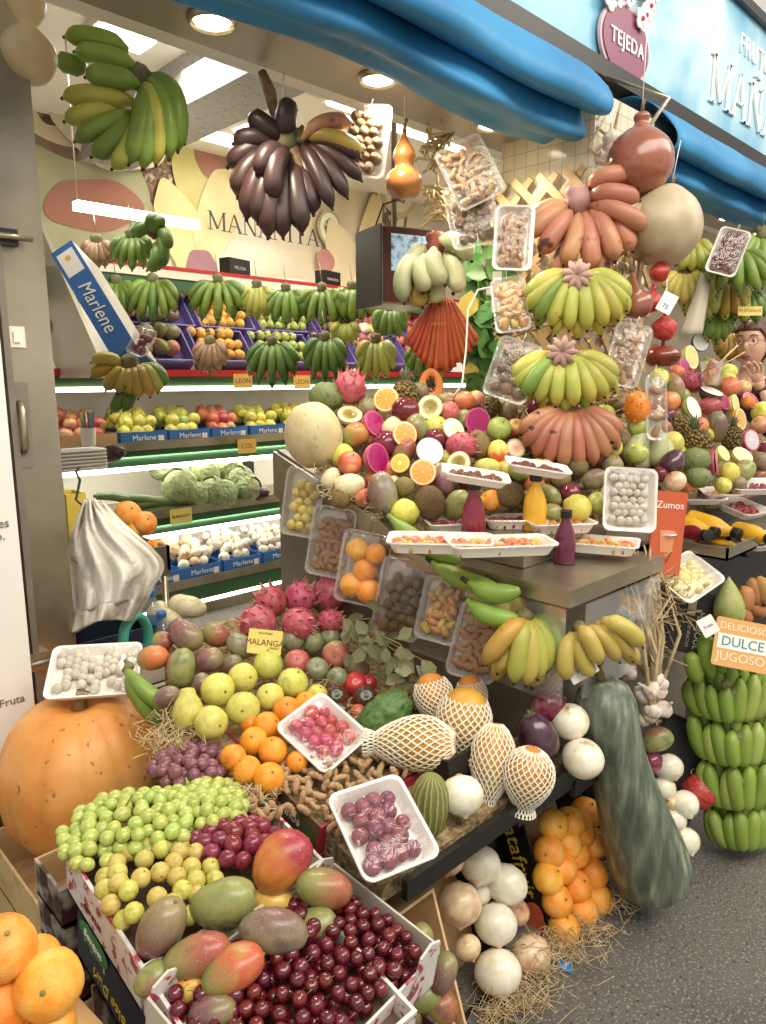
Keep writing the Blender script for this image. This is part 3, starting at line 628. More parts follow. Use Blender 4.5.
P['dragon'] = ('dragon_fruit', fruit(ell(11, .9), dm, wob=.03).mesh('d', dm), [('scales', dscm, None, None)])
# pineapple
pn = NT('pineapple_skin'); vo = pn.N.new('ShaderNodeTexVoronoi'); vo.inputs['Scale'].default_value = 4.2; pn.l(pn.tc.outputs['Object'], vo.inputs[0])
pn.l(pn.ramp(vo.outputs[0], [(.0, '8a6a2c'), (.12, 'd9b555'), (.3, 'c79a3e'), (.5, '7d6a34')]), pn.b.inputs[0]); pn.b.inputs['Roughness'].default_value = .55; pn.bump(pn.math('SUBTRACT', 1, vo.outputs[0]), .9, .08)
lf = M('crown_leaf', ['5c6a48', '7d8560', '8a8f70'], sc=4, rough=.6)
lfr = M('crown_leaf_red', ['8a5a5a', '7d6a60', 'a07070'], sc=4, rough=.6)
def crown(m):
    mb = MB(); rr = random.Random(6)
    for k in range(26):
        a = k * 2.4; t = k / 26; out = .75 * (1 - t) + .08; L = .5 + .6 * t
        d = Vector((math.cos(a), math.sin(a), 0)); s_ = Vector((-math.sin(a), math.cos(a), 0)); b = Vector((0, 0, .9 + t * .15)) + d * .12
        m1 = b + d * out * .45 + Vector((0, 0, L * .6)); tp = b + d * out + Vector((0, 0, L))
        mb.add([b - s_ * .1, b + s_ * .1, m1 + s_ * .08, m1 - s_ * .08, tp, b + Vector((0, 0, .03)) - d * .04, m1 - d * .05], [(0, 5, 6, 3), (5, 1, 2, 6), (3, 6, 4), (6, 2, 4)])
    return mb.mesh('crown', m)
P['pineapple'] = ('pineapple', fruit([(0, -1), (.6, -.95), (.92, -.5), (1, 0), (.92, .5), (.6, .93), (0, 1)], pn.m, n=30, vs=20).mesh('p', pn.m), [('crown', crown(lf), None, None)])
P['pineapple_red'] = ('pineapple', P['pineapple'][1], [('crown', crown(lfr), None, None)])
# coconut
cc = M('coconut_husk', ['8a6840', 'a58355', '6e5232'], sc=6, rough=.9, bump=.9, bsc=14, bdist=.06, det=5)
simple('coconut', 'coconut', fruit(ell(), cc, fn=lambda p: p * (1 + .05 * noise.noise(p * 5))), cc, None)
# halves
def cutmat(name, stops, nseg=0, segcol=None, seeds=None, segr=(.2, .85)):
    n = NT(name); X = n.xyz(); r = n.math('SQRT', n.math('ADD', n.math('MULTIPLY', X[0], X[0]), n.math('MULTIPLY', X[1], X[1])))
    c = n.ramp(r, stops)
    if nseg:
        a = n.math('ARCTAN2', X[1], X[0]); s_ = n.math('ABSOLUTE', n.math('SINE', n.math('MULTIPLY', a, nseg / 2)))
        msk = n.math('MULTIPLY', n.ramp(s_, [(.06, 1.), (.2, 0.)]), n.ramp(r, [(segr[1] - .05, 1.), (segr[1], 0.)]))
        c = n.mix(msk, c, segcol)
    if seeds:
        v = n.N.new('ShaderNodeTexVoronoi'); v.inputs['Scale'].default_value = seeds[1]; n.l(n.tc.outputs['Object'], v.inputs[0])
        msk = n.math('MULTIPLY', n.ramp(v.outputs[0], [(seeds[2], 1.), (seeds[2] + .06, 0.)]), n.ramp(r, [(seeds[3], 1.), (seeds[3] + .08, 0.)]))
        c = n.mix(msk, c, seeds[0])
    n.l(c, n.b.inputs[0]); n.b.inputs['Roughness'].default_value = .22; n.b.inputs['Coat Weight'].default_value = .3; n.bump(n.noise(9), .15, .03); return n.m
def half(key, name, rind, cut, scales=None, inset=.0):
    mb = MB(); mb.surf(lambda u, v: (math.sin(v * PI / 2) * math.cos(2 * PI * u), math.sin(v * PI / 2) * math.sin(2 * PI * u), -math.cos(v * PI / 2)), 28, 10)
    mb.m = mb.m
    fl = MB().grid(lambda u, v: (v * math.cos(2 * PI * u), v * math.sin(2 * PI * u), .05 * (1 - v * v) - .0 - (inset * math.exp(-(v / .55) ** 4))), 32, 12, closed=True)
    parts = [('cut_flesh', fl.mesh('c', cut), Matrix.Translation((0, 0, .005)), None)]
    if scales: parts.append(('scales', scales, Matrix.Rotation(PI, 4, 'X'), None))
    P[key] = (name, mb.mesh('h', rind), parts)
half('orange_half', 'orange_half', om, cutmat('cut_orange', [(0, 'f3dfa8'), (.1, 'e59a2c'), (.8, 'e8a03a'), (.86, 'f3e0b0'), (.93, 'f1d9a0'), (.97, 'e08a1c')], 10, 'f3d79a'))
half('lemon_half', 'citrus_half', lm_, cutmat('cut_lemon', [(0, 'efe8b8'), (.1, 'dcd27a'), (.78, 'd8cd6c'), (.85, 'f2ecc4'), (.95, 'e9dd90')], 9, 'f1eab8'))
half('passion_half', 'granadilla_half', M('passion_rind', ['d6c078', 'e3d394'], rough=.4), cutmat('cut_passion', [(0, '8a7d3a'), (.45, 'a08c40'), (.62, 'c2ac5c'), (.7, 'f0e4b8'), (.92, 'efe2b4'), (1, 'd2b868')], 0, None, ('3d3a22', 5.5, .2, .55)), inset=.12)
half('dragon_half', 'dragon_fruit_half', dm, cutmat('cut_dragon', [(0, 'a50f62'), (.85, 'b01668'), (.93, 'd05a8a'), (1, 'c23a5a')], 0, None, ('3c0a28', 14, .16, .8)), scales=None)
half('dragon_white', 'dragon_fruit_half', dm, cutmat('cut_dragon_w', [(0, 'd8d0cc'), (.8, 'cfc6c4'), (.88, 'c23a6a'), (1, 'b82a5a')], 0, None, ('2a2424', 13, .2, .76)))
half('coconut_half', 'coconut_half', M('coco_shell', ['4d3824', '6a5036'], rough=.8), cutmat('cut_coco', [(0, 'f4f2ee'), (.86, 'fbfaf6'), (.92, 'f2ead8'), (.96, '6a4c30')]), inset=.0)
half('yellow_half', 'yellow_melon_half', M('yh', ['c9a83c', 'b8a03c'], rough=.4), cutmat('cut_yel', [(0, 'f3eecb'), (.18, 'e9de9a'), (.3, 'd8c038'), (.75, 'dcc448'), (.9, 'ead98a'), (1, 'b59a35')]))
half('pale_half', 'pepino_half', M('ph', ['d8cc7c', 'c7bf68'], rough=.4), cutmat('cut_pale', [(0, 'ddd08a'), (.35, 'e6dcA0'), (.5, 'f3edcc'), (.9, 'f3efd6'), (1, 'cfc878')]))
half('pear_half', 'pear_half', M('prh', ['a8ac58', 'bcbc6c'], rough=.4), cutmat('cut_pear', [(0, 'e2ddb8'), (.2, 'efebd2'), (.9, 'f2efdc'), (1, 'a8ac58')]))
half('fig_half', 'fig_half', M('figh', ['8a7050', '70503c'], rough=.5), cutmat('cut_fig', [(0, 'c9785a'), (.4, 'd8a088'), (.7, 'e3c4a0'), (1, '8a7050')]))
# papaya half: long, cavity with seeds
seedm = M('papaya_seed', ['1c1a16', '2f2a22'], sc=9, rough=.3)
mb = MB().grid(lambda u, v: (math.sin(v * PI) * math.cos(PI + PI * u) * (1 + .12 * math.cos(v * PI)), math.sin(v * PI) * math.sin(PI + PI * u) * .8, -math.cos(v * PI)), 20, 20)
pf = MB(); 
def pff(u, v):
    a = 2 * PI * u; x = v * .97 * math.cos(a) * (1 - .12 * math.sin(a)); z = v * .97 * math.sin(a); rr_ = math.hypot(x / .42, z / .6); return (x, .02 - .22 * math.exp(-rr_ ** 4), z)
pf.grid(pff, 36, 16, closed=True); rr = random.Random(8); ps = MB()
for i in range(70):
    a = rr.uniform(0, 6.28); r_ = rr.random() ** .5; ps.ball((.36 * r_ * math.cos(a), -.14 + .09 * rr.random(), .54 * r_ * math.sin(a)), .062, 7, 5)
P['papaya_half'] = ('papaya_half', mb.mesh('p', M('papaya_rind', ['d8903c', 'c9a040'], rough=.4)), [('cut_flesh', pf.mesh('f', M('papaya_flesh', ['e2793a', 'ec9050'], rough=.3)), None, None, [('seeds', ps.mesh('s', seedm), None, None)])])
# bananas
def banana_mesh(m, L=1.0, r=.11, bend=1.1, tip=.22, a0=None, nseg=12):
    """starts at origin; heads -Y/-Z and curls down (-Z) with the given bend (radians)"""
    a = a0 if a0 is not None else 1.2; pts = []; p = Vector((0, 0, 0)); rad = []
    for i in range(nseg + 1):
        t = i / nseg; pts.append(p.copy())
        k = .42 if t < .06 else (.42 + .58 * min(1, (t - .06) / .2) ** .8 if t < .3 else (1 if t < .8 else max(.25, (1 - ((t - .8) / .2) ** 2.6))))
        rad.append(r * k); an = a - bend * t; p += Vector((0, -math.sin(an), -math.cos(an))) * L / nseg
    mb = MB(); n = 10; mb.tube(pts, rad, n); 
    for i, v in enumerate(mb.v):      # five soft edges
        c = pts[i // n]; q = Vector(v) - c; j = i % n; mb.v[i] = tuple(c + q * (1.05 if j % 2 == 0 else .97))
    d = (pts[-1] - pts[-2]).normalized(); mb.tube([pts[-1] - d * .01, pts[-1] + d * .03 * L], [rad[-1] * .8, rad[-1] * .5], 6, 1)
    return mb.mesh('banana', [m, M('banana_tip', '3a3220', rough=.8)])
def ban(name, cols, grad=None, spk=None, rough=.42): return M('ban_' + name, cols, sc=4, rough=rough, grad=grad, speck=spk, rnd=(.012, .1), det=2)
BG = ban('green', ['6f8a30', '84a03c', '5f7a2c']); BDG = ban('darkgreen', ['3f5f24', '55782e', '6f8f3a']); BY = ban('yellow', ['bfa444', 'cdb558', 'aa9740'], None, ('7a5a28', 26, .68)); BYG = ban('yellowgreen', ['b5b045', 'c8bd4e', '8fa040'], None, ('6a5a2a', 26, .7))
BR = ban('red', ['c07a5a', 'd09468', 'a86450'], None, ('5a3426', 13, .62)); BRR = ban('redder', ['a8624a', 'bb7c58', '94503c'], None, ('4a2820', 20, .63)); BD = ban('dark', ['2b1c1c', '3c2626', '50352f'], None, ('8a6a50', 7, .66)); BP = ban('pale', ['b9b98c', 'cfc89a', '9ca878'], None, ('8a7d50', 16, .68))
BO = ban('orangeold', ['b08a30', 'c9a23c', '8a7430'], None, ('5a4424', 16, .62)); BBR = ban('brownish', ['a87a50', 'c0986a', '7d5a40'])
crownm = M('banana_crown', ['5a5a34', '77704a', '3f3a26'], sc=4, rough=.7); pinkcr = M('banana_crown_pink', ['b8848a', 'c9a090', '8f6064'], sc=3, rough=.6)
_bm = {}
def hand(label, m, n, L, r, fan=(-80, 80), bend=1.2, a0=1.25, mode='z', rows=2, mat=None, cr=None, crs=.05, group=None, alt=None, jit=.06, tw=.12, down=.0, name='banana_bunch', sc2=.85, spread=.35, cat='bananas'):
    """a hand of bananas hanging from its crown; local -Y faces out, +Z up"""
    root = thing(name, label, cat, mat, group); rr = random.Random(hash(label) % 999 if 0 else sum(map(ord, label)))
    cm = MB(); cm.surf(lambda u, v: tuple(Vector((math.sin(v * PI) * math.cos(2 * PI * u) * 1.5, math.sin(v * PI) * math.sin(2 * PI * u), -math.cos(v * PI))) * crs * (1 + .25 * noise.noise(Vector((u * 5, v * 5, crs * 40))))), 12, 8)
    cm.tube([(0, .01, 0), (0, .015, crs * 1.6)], [crs * .5, crs * .4], 8); ob('crown_stem', cm.mesh('cr', cr or crownm), root)
    key = (m.name, L, r, bend, a0)
    if key not in _bm: _bm[key] = banana_mesh(m, L, r, bend, a0=a0)
    k2 = (alt.name if alt else m.name, L, r, bend, a0)
    if k2 not in _bm: _bm[k2] = banana_mesh(alt or m, L, r, bend, a0=a0)
    for row in range(rows):
        nn = n if row == 0 else max(2, n - 1)
        for i in range(nn):
            f = (i + (.5 if row else 0)) / max(1, n - 1); f = min(f, 1); phi = math.radians(fan[0] + (fan[1] - fan[0]) * f + rr.uniform(-3, 3))
            s_ = (1 if row == 0 else sc2) * rr.uniform(1 - jit, 1 + jit)
            if mode == 'z': q = Matrix.Rotation(phi, 4, 'Z') @ Matrix.Rotation(rr.uniform(-tw, tw) + down - row * spread, 4, 'X')
            else: q = Matrix.Rotation(phi, 4, 'Y') @ Matrix.Rotation(rr.uniform(-tw, tw) + down - row * spread, 4, 'X')
            dirv = q @ Vector((0, -crs * .5, -crs * (.2 + .5 * row)))
            ob('banana', _bm[key] if rr.random() < .75 else _bm[k2], root, Matrix.Translation(dirv) @ q @ Matrix.Scale(s_, 4))
    return root
def qband(pts2, z, bulge, r, m, sgn=1):
    A, B, C_ = at(*pts2[0], z), at(*pts2[1], z - bulge), at(*pts2[2], z - bulge * .45); n = 13; pts = []; rad = []
    for i in range(n):
        t = i / (n - 1); pts.append(A * (1 - t) ** 2 + B * 2 * t * (1 - t) + C_ * t * t)
        k = .45 if t < .05 else (.45 + .55 * min(1, (t - .05) / .2) ** .8 if t < .25 else (1 if t < .8 else max(.25, 1 - ((t - .8) / .2) ** 2.6))); rad.append(r * k)
    return pts, rad
def fingers(label, specs, z, m, rpx, cat='bananas', cr=None, crs=.02, crp=None, alt=None, bulge=.05, group=None):
    """a hand built finger by finger; specs: (x0, y0, x1, y1, x2, y2[, depth step[, material]])"""
    c0 = at(*(crp or specs[0][:2]), z); t = thing('banana_bunch', label, cat, T(c0), group); rr = random.Random(int(c0.x * 1000)); tipm = M('banana_tip', '')
    cm = MB(); cm.surf(lambda u, v: tuple(Vector((math.sin(v * PI) * math.cos(2 * PI * u) * 1.2, math.sin(v * PI) * math.sin(2 * PI * u), -math.cos(v * PI) * 1.1)) * crs * (1 + .35 * noise.noise(Vector((u * 5, v * 5, crs * 40))))), 14, 10); ob('crown_stem', cm.mesh('cr', cr or crownm), t)
    for s in specs:
        dz = s[6] if len(s) > 6 else rr.uniform(-.01, .01); mm = s[7] if len(s) > 7 else (alt if alt and rr.random() < .25 else m)
        pts, rad = qband((s[0:2], s[2:4], s[4:6]), z + dz, bulge, rpx * rr.uniform(.94, 1.06) * z / FPX, mm); o = pts[0].copy(); pts = [p - o for p in pts]
        mb = MB().tube(pts, rad, 10)
        for i, v in enumerate(mb.v): c = pts[i // 10]; mb.v[i] = tuple(c + (Vector(v) - c) * (1.05 if i % 2 == 0 else .97))
        d = (pts[-1] - pts[-2]).normalized(); mb.tube([pts[-1] - d * .002, pts[-1] + d * rad[3] * .35], [rad[-1] * .85, rad[-1] * .6], 6, 1)
        ob('banana', mb.mesh('b', [mm, tipm]), t, T(o - c0))
    return t
def fan2(cx, cy, W, Hh, n, p0=-88, p1=88, n2=None, dr=.5, alt=None):
    out = []
    for row, k in ((1, n2 if n2 is not None else n - 2), (0, n)):
        for i in range(k):
            ph = math.radians(p0 + (p1 - p0) * (i + (0 if k == n else .5)) / max(1, k - (1 if k == n else 0))); s_ = 1 - .0 * row; sn, cs = math.sin(ph), math.cos(ph)
            dy = Hh * .13 * row
            out.append((cx + sn * 7, cy + 2, cx + W * .82 * sn, cy + Hh * (.06 + .3 * cs) + dy * .6, cx + W * sn, cy + Hh * (dr + (1 - dr) * cs) + dy, .035 * row + R_.uniform(-.006, .006)))
    return out
def face(px, py, z, yaw=0, roll=0, tip=0):
    """matrix at a point, local -Y looking back along the sight line turned by yaw, upright, rolled"""
    p = at(px, py, z) if not isinstance(px, Vector) else px
    return p, facing(p, yaw, roll, tip)
def facing(p, yaw=0, roll=0, tip=0):
    d = (CAM - p); d.z = 0; a = math.atan2(d.y, d.x) + PI / 2 + math.radians(yaw)
    return Matrix.Translation(p) @ Matrix.Rotation(a, 4, 'Z') @ Matrix.Rotation(math.radians(tip), 4, 'X') @ Matrix.Rotation(math.radians(roll), 4, 'Y')
# ------------------------------------------------------------ wrapped packs
traym = M('foam_tray', ['ece6dc', 'f4efe6'], rough=.55, rnd=None); wrapm = film('pack_wrap', amt=.055, rough=.12, bumpy=22, tint=.0)
cleartray = film('clear_tray', amt=.09, rough=.15, bumpy=14, tint=.16, col='f4ece0')
def rrect(w_, h_, r, n=6):
    return [(sx * (w_ / 2 - r) + r * math.cos(a), sy * (h_ / 2 - r) + r * math.sin(a)) for sx, sy, a0 in ((1, 1, 0), (-1, 1, PI / 2), (-1, -1, PI), (1, -1, 1.5 * PI)) for a in [a0 + PI / 2 * k / n for k in range(n + 1)]]
_tr = {}
def tray_mesh(w_, h_, d, m):
    k = (w_, h_, d, m.name)
    if k in _tr: return _tr[k]
    mb = MB(); rings = [(.78, 0.0), (.80, 0), (.93, d), (1.0, d + .002), (1.0, d - .002), (.92, d - .004), (.79, -.003), (.7, -.003)]
    base = rrect(w_, h_, .02); N_ = len(base)
    for s_, z in rings: mb.v += [(x - math.copysign((1 - s_) * .05, x) * 1.6, y - math.copysign((1 - s_) * .05, y) * 1.6, z) for x, y in base]
    for i in range(len(rings) - 1):
        for j in range(N_): mb.f.append((i * N_ + j, i * N_ + (j + 1) % N_, (i + 1) * N_ + (j + 1) % N_, (i + 1) * N_ + j)); mb.m.append(0)
    mb.f += [tuple(range(N_)), tuple(range(8 * N_ - 1, 7 * N_ - 1, -1))]; mb.m += [0, 0]
    _tr[k] = mb.mesh('tray', m, False); return _tr[k]
def wrap_mesh(w_, h_, z0, bulge):
    k = ('w', w_, h_, z0, bulge)
    if k in _tr: return _tr[k]
    base = rrect(w_ * 1.01, h_ * 1.01, .02); N_ = len(base); mb = MB()
    prof = [(1, z0 - .006), (1.0, z0 + .002), (.9, z0 + bulge * .55), (.7, z0 + bulge * .9), (.4, z0 + bulge), (.02, z0 + bulge)]
    for s_, z in prof: mb.v += [(x * s_, y * s_, z + .002 * noise.noise(Vector((x * s_ * 60, y * s_ * 60, 1)))) for x, y in base]
    for i in range(len(prof) - 1):
        for j in range(N_): mb.f.append((i * N_ + j, i * N_ + (j + 1) % N_, (i + 1) * N_ + (j + 1) % N_, (i + 1) * N_ + j)); mb.m.append(0)
    _tr[k] = mb.mesh('wrap', wrapm); return _tr[k]
nutm = {}
def nutmesh(kind):
    if kind in nutm: return nutm[kind]
    d = dict(walnut=(M('walnut_shell', ['8d6a44', 'a58258', '765638'], sc=3, rough=.7, bump=.7, bsc=7, bdist=.06), 1.12, .05), almond=(M('almond_skin', ['8f6238', 'a67848', '7a5230'], sc=3, rough=.65, bump=.3, bsc=12), 1.7, .1), peanut=(M('peanut_shell', ['9c7850', 'b38d62', '87643f'], sc=3, rough=.75, bump=.5, bsc=12), 1.8, .3),
             kumquat=(M('kumquat_skin', ['c9b248', 'd8c45c', 'b8a03c'], sc=2, rough=.4), 1.0, 0), mushroom=(M('mushroom_skin', ['cdbfa8', 'ddd2be', 'b8a68c'], sc=2, rough=.6), .9, 0), plum=(M('plum_red_skin', ['6d2c3a', '8f4450', '55303c'], sc=1.4, rough=.3, rnd=(.02, .15)), 1.05, 0),
             berry=(M('radish_skin', ['a8283a', 'c04858', '8f2030'], sc=1.4, rough=.3, rnd=(.02, .12)), 1.1, 0), mandarin=(om2, .95, 0), dried=(M('dried_fruit', ['c08a3c', 'd8ac58', '9c5a34'], sc=1.0, rough=.4, rnd=(.03, .2)), 1.5, .1), date=(M('date_skin', ['5a2c20', '743c28', '40201a'], sc=2, rough=.35), 1.6, 0), tinned=(M('lupin_skin', ['d8c46a', 'e8dc9a', 'cdb858'], sc=1.5, rough=.35), .8, 0),
             brussel=(M('mush_grey', ['b8ac98', 'cfc5b4', 'a89a84'], sc=2, rough=.6), .95, 0), slice=(M('slice_mix', ['d8b84a', 'd88a3c', 'c8a8a0'], sc=.9, rough=.3, rnd=(.05, .2)), 1.5, 0), redslice=(M('slice_red', ['7d1f2c', 'a83a48', '5a1a28'], sc=1.2, rough=.25, rnd=(.03, .2)), 1.4, 0))[kind]
    m_, el, waist = d
    mb = MB().surf(lambda u, v: ((1 - waist * math.exp(-((v - .5) / .12) ** 2)) * math.sin(v * PI) * math.cos(2 * PI * u), (1 - waist * math.exp(-((v - .5) / .12) ** 2)) * math.sin(v * PI) * math.sin(2 * PI * u), -math.cos(v * PI) * el), 14, 10)
    nutm[kind] = (mb.mesh(kind, m_), el); return nutm[kind]
def pack(label, m, kind, nn, r, w_=.15, h_=.21, d=.022, clear=False, bulge=.02, nm='wrapped_pack', part=None, group=None, fill=(1, 1), flat=1.0, cat='pack'):
    """wrapped tray in its own XY plane, contents along +Z"""
    t = thing(nm, label, cat, m, group)
    ob('tray', tray_mesh(w_, h_, d, cleartray if clear else traym), t)
    me, el = nutmesh(kind); rr = random.Random(sum(map(ord, label)))
    pw, ph = (w_ - .036) * fill[0], (h_ - .036) * fill[1]; pts = []
    r *= .86 if el > 1.3 else 1
    st = r * 1.68 * (el ** .35); j = 0; y = -ph / 2 + r
    while y < ph / 2 - r * .3:
        x = -pw / 2 + r + (st / 2 if j % 2 else 0)
        while x < pw / 2 - r * .3: pts.append((x + rr.uniform(-.2, .2) * r, y + rr.uniform(-.2, .2) * r)); x += st
        y += st * .88; j += 1
    if len(pts) > nn: pts = rr.sample(pts, nn)
    for x, y in pts:
        q = (Quaternion((0, 0, 1), rr.uniform(0, 6.3)) @ Quaternion((0, 1, 0), PI / 2 + rr.uniform(-.35, .35))) if el > 1.2 else Quaternion((rr.gauss(0, 1), rr.gauss(0, 1), rr.gauss(0, 1), rr.gauss(0, 1))).normalized()
        s_ = r * rr.uniform(.88, 1.1); ob(part or kind, me, t, T((x, y - (1 - fill[1]) * (h_ - .03) / 2, r * .85 * flat + rr.uniform(0, .3) * r), q, (s_, s_ * flat, s_) if flat < 1 else s_))
    ob('plastic_wrap', wrap_mesh(w_, h_, max(d, r * 1.5), bulge), t); return t
def pmat(p, nrm, up=(0, 0, 1), roll=0):
    z = Vector(nrm).normalized(); x = Vector(up).cross(z).normalized(); y = z.cross(x)
    return Matrix.Translation(p) @ Matrix((x, y, z)).transposed().to_4x4() @ Matrix.Rotation(math.radians(roll), 4, 'Z')
# ------------------------------------------------------------ crates
def crate(label, m, w_, d, h, mats, t=.006, text=(), name='fruit_crate', front_h=None, group=None, cat='crate', sides=None):
    """open box, local origin at the middle of its base; front is -Y. text: (side, string, size, material, dx, dz, roll)"""
    r = thing(name, label, cat, m, group); a, b = mats; fh = front_h or h; sd = sides or b
    ob('bottom', MB().box((-w_ / 2, -d / 2, 0), (w_ / 2, d / 2, t)).mesh('b', a, False), r)
    f = ob('front_side', MB().box((-w_ / 2, -d / 2, 0), (w_ / 2, -d / 2 + t, fh)).mesh('b', b, False), r)
    ob('back_side', MB().box((-w_ / 2, d / 2 - t, 0), (w_ / 2, d / 2, h)).mesh('b', a, False), r)
    l = ob('end_side', MB().box((-w_ / 2, -d / 2 + t, 0), (-w_ / 2 + t, d / 2 - t, h)).mesh('b', sd, False), r)
    e = ob('end_side', MB().box((w_ / 2 - t, -d / 2 + t, 0), (w_ / 2, d / 2 - t, h)).mesh('b', sd, False), r)
    for s_, st, size, tm_, dx, dz, ro in text:
        if s_ == 'F': ob('lettering', text_mesh(st, size, tm_), f, Matrix.Translation((dx, -d / 2 - .001, dz)) @ RX @ Matrix.Rotation(math.radians(ro), 4, 'Z'))
        if s_ == 'L': ob('lettering', text_mesh(st, size, tm_), l, Matrix.Translation((-w_ / 2 - .001, -dx, dz)) @ Matrix.Rotation(-PI / 2, 4, 'Z') @ RX @ Matrix.Rotation(math.radians(ro), 4, 'Z'))
    return r
wht = M('print_white', 'f2efe6', rnd=None); yel = M('print_yellow', 'e6c63a', rnd=None)
bluec = M('blue_carton', ['2b63ac', '3572bb'], rough=.45, rnd=None); purpc = M('purple_plastic', ['6a5aa0', '7d6cb2'], rough=.4, rnd=None); blackc = M('black_carton', ['191714', '25221e'], rough=.4, rnd=None)
def card_sign(label, m, w_, h_, col, lines, name='price_card', ink='3a2a1c', t=.002, cat='card', group=None):
    r = thing(name, label, cat, m, group); pts = rrect(w_, h_, min(w_, h_) * .06, 4)
    ob('card', MB().poly(pts, t).mesh('c', col, False), r)
    for st, size, x, y, mm in lines: ob('lettering', text_mesh(st, size, mm), r, Matrix.Translation((x, y, t + .0004)))
    return r
# generic placing of a fruit seen at a pixel, resting on a sloping surface
ALL = []
def F(key, px, py, w_, h_=None, ang=0, pl=None, lab=None, group=None, cat=None, d=None, lift=0, roll=0, z=None, zs=None):
    """w_ = size in pixels along the picture angle ang; h_ across (elongated kinds); d = view-space direction of the axis"""
    h_ = h_ or w_; zc = z or 2.0
    if z is None:
        for _ in range(4): rr_ = (min(w_, h_) / 2) * zc / FPX; zc = pl.hit(px, py, rr_ * .85 + lift)
    rw, rh = w_ / 2 * zc / FPX, h_ / 2 * zc / FPX; a = math.radians(ang)
    ax = D(*d) if d else D(math.cos(a), math.sin(a), R_.uniform(-.25, .25))
    q = zrot(ax, roll or R_.uniform(0, 6.28)); pr = P[key]
    if h_ == w_ and not d: q = zrot(D(R_.uniform(-.7, .7), R_.uniform(0, 1), R_.uniform(.1, .9)), R_.uniform(0, 6))
    m = T(at(px, py, zc), q, (rh, rh, rw) if not zs else zs)
    c = cat or pr[0].replace('_', ' '); 
    if lab: o = put(pr, m, lab, c, group); ALL.append((px, py)); return o
    return (pr, m, c, px, py)
def pile(items, base, place, group, tol=12):
    """items from F(..., lab=None); base = phrase or list"""
    labs = rows_label([(i[3], i[4]) for i in items], base, place, tol)
    for it, l in zip(items, labs): put(it[0], it[1], l, it[2], group)
def straw_tuft(name, label, pts, n, L=.05, seed=1, parent=None, m=None, rad=.0009, spread=.03):
    rr = random.Random(seed); mb = MB()
    for i in range(n):
        c = Vector(rr.choice(pts)) + Vector((rr.gauss(0, spread), rr.gauss(0, spread), abs(rr.gauss(0, .012)))); a = rr.uniform(0, 6.3); d = Vector((math.cos(a), math.sin(a), rr.uniform(-.3, .5))) * L * rr.uniform(.5, 1.2)
        k = Vector((rr.gauss(0, 1), rr.gauss(0, 1), abs(rr.gauss(0, 1)))) * L * .25
        mb.tube([c - d / 2, c + k, c + d / 2], rad, 3, caps=False)
    o = ob(name, mb.mesh(name, m or strawm), parent, kind='stuff')
    if label: o['label'] = label; o['category'] = 'straw'
    return o
# ============================================================ lower bench, left to right
TA = math.atan(.19)
def onA(x, y, dz=0): return Matrix.Translation((x, y, PA.h(x, y) + dz)) @ Matrix.Rotation(TA, 4, 'X')
floral = NT('floral_carton'); fc = floral.ramp(floral.noise(38, 2, dist=.6), [(.40, 'd9d5cc'), (.56, 'cfcac0'), (.6, 'b54a5c'), (.66, 'a02f44'), (.72, '8a8f86')]); floral.l(fc, floral.b.inputs[0]); floral.b.inputs['Roughness'].default_value = .5
palec = M('pale_carton', ['b9b0a0', 'c9c0b0'], sc=6, rough=.7, rnd=None); navy = M('navy_carton', ['1c2436', '28324a'], rough=.4, rnd=None); redc = M('red_carton', ['9c1f2c', 'b02838'], rough=.5, rnd=None)
grt = M('print_grey', '5b5650', rnd=None); wine = M('print_wine', '7a2438', rnd=None); grn = M('print_green', '3f8a4c', rnd=None)
# cartons on the left edge
def lining(c, w_, d, z): ob('paper_lining', MB().grid(lambda u, v: ((u - .5) * w_, (v - .5) * d, z + .008 * noise.noise(Vector((u * 7, v * 7, w_)))), 16, 16).mesh('li', M('lining_green', ['4a3a2a', '6a5540'], sc=12, rough=.8, rnd=None)), c)
cG = crate('white flower printed carton holding the green grapes beside the orange pumpkin', onA(.565, 1.06, -.075), .35, .28, .085, (palec, floral.m), text=[('L', 'cerezas', .022, wine, -.03, .035, 0)]); lining(cG, .33, .26, .05)
cM = crate('white flower printed carton full of mangoes at the front left', onA(.53, .77, -.075), .28, .29, .085, (palec, floral.m), text=[('L', 'Cerezasty', .024, grt, -.02, .035, 0)]); lining(cM, .26, .27, .05)
for i, (y, lab) in enumerate(((1.06, 'navy carton with a green oval under the grape carton'), (.77, 'navy carton with gold script under the mango carton'))):
    c = crate(lab, onA(.605 - .07 * i, y, -.215), .41 - .13 * i, .285, .135, (navy, navy), text=[('L', 'kaki', .055, wht, -.02 if i else -.07, .085, 180), ('L', 'Dolce Duri', .032, yel, -.06 if i else 0, .03, 180)])
    if i == 0: ob('oval_label', MB().poly(disc(.055, .022), .002).mesh('o', grn, False), c, Matrix.Translation((-.207, .07, .095)) @ Matrix.Rotation(-PI / 2, 4, 'Z') @ RX); ob('lettering', text_mesh('Bouquet', .02, wht), c, Matrix.Translation((-.2095, .07, .095)) @ Matrix.Rotation(-PI / 2, 4, 'Z') @ RX)
    for k in range(2):
        cc_ = crate(f'dark red carton in the floor stack under the {("grapes", "mangoes")[i]}, {("lowest", "upper")[k]}', Matrix.Translation((.62, y + .005, .02 + k * .14)), .40, .28, .13, (card, M('dark_red_print', ['5a1c20', '3a2420', 'c9c0b0'], sc=16, rough=.5, rnd=None)))
for k in range(3):
    crate(f'narrow red and white printed carton stacked behind the grape carton, {("lowest", "middle", "topmost")[k]}', Matrix.Translation((.50, 1.30, .24 + k * .085)), .22, .13, .075, (card, M('dark_red_print', '', rnd=None)), group=None)
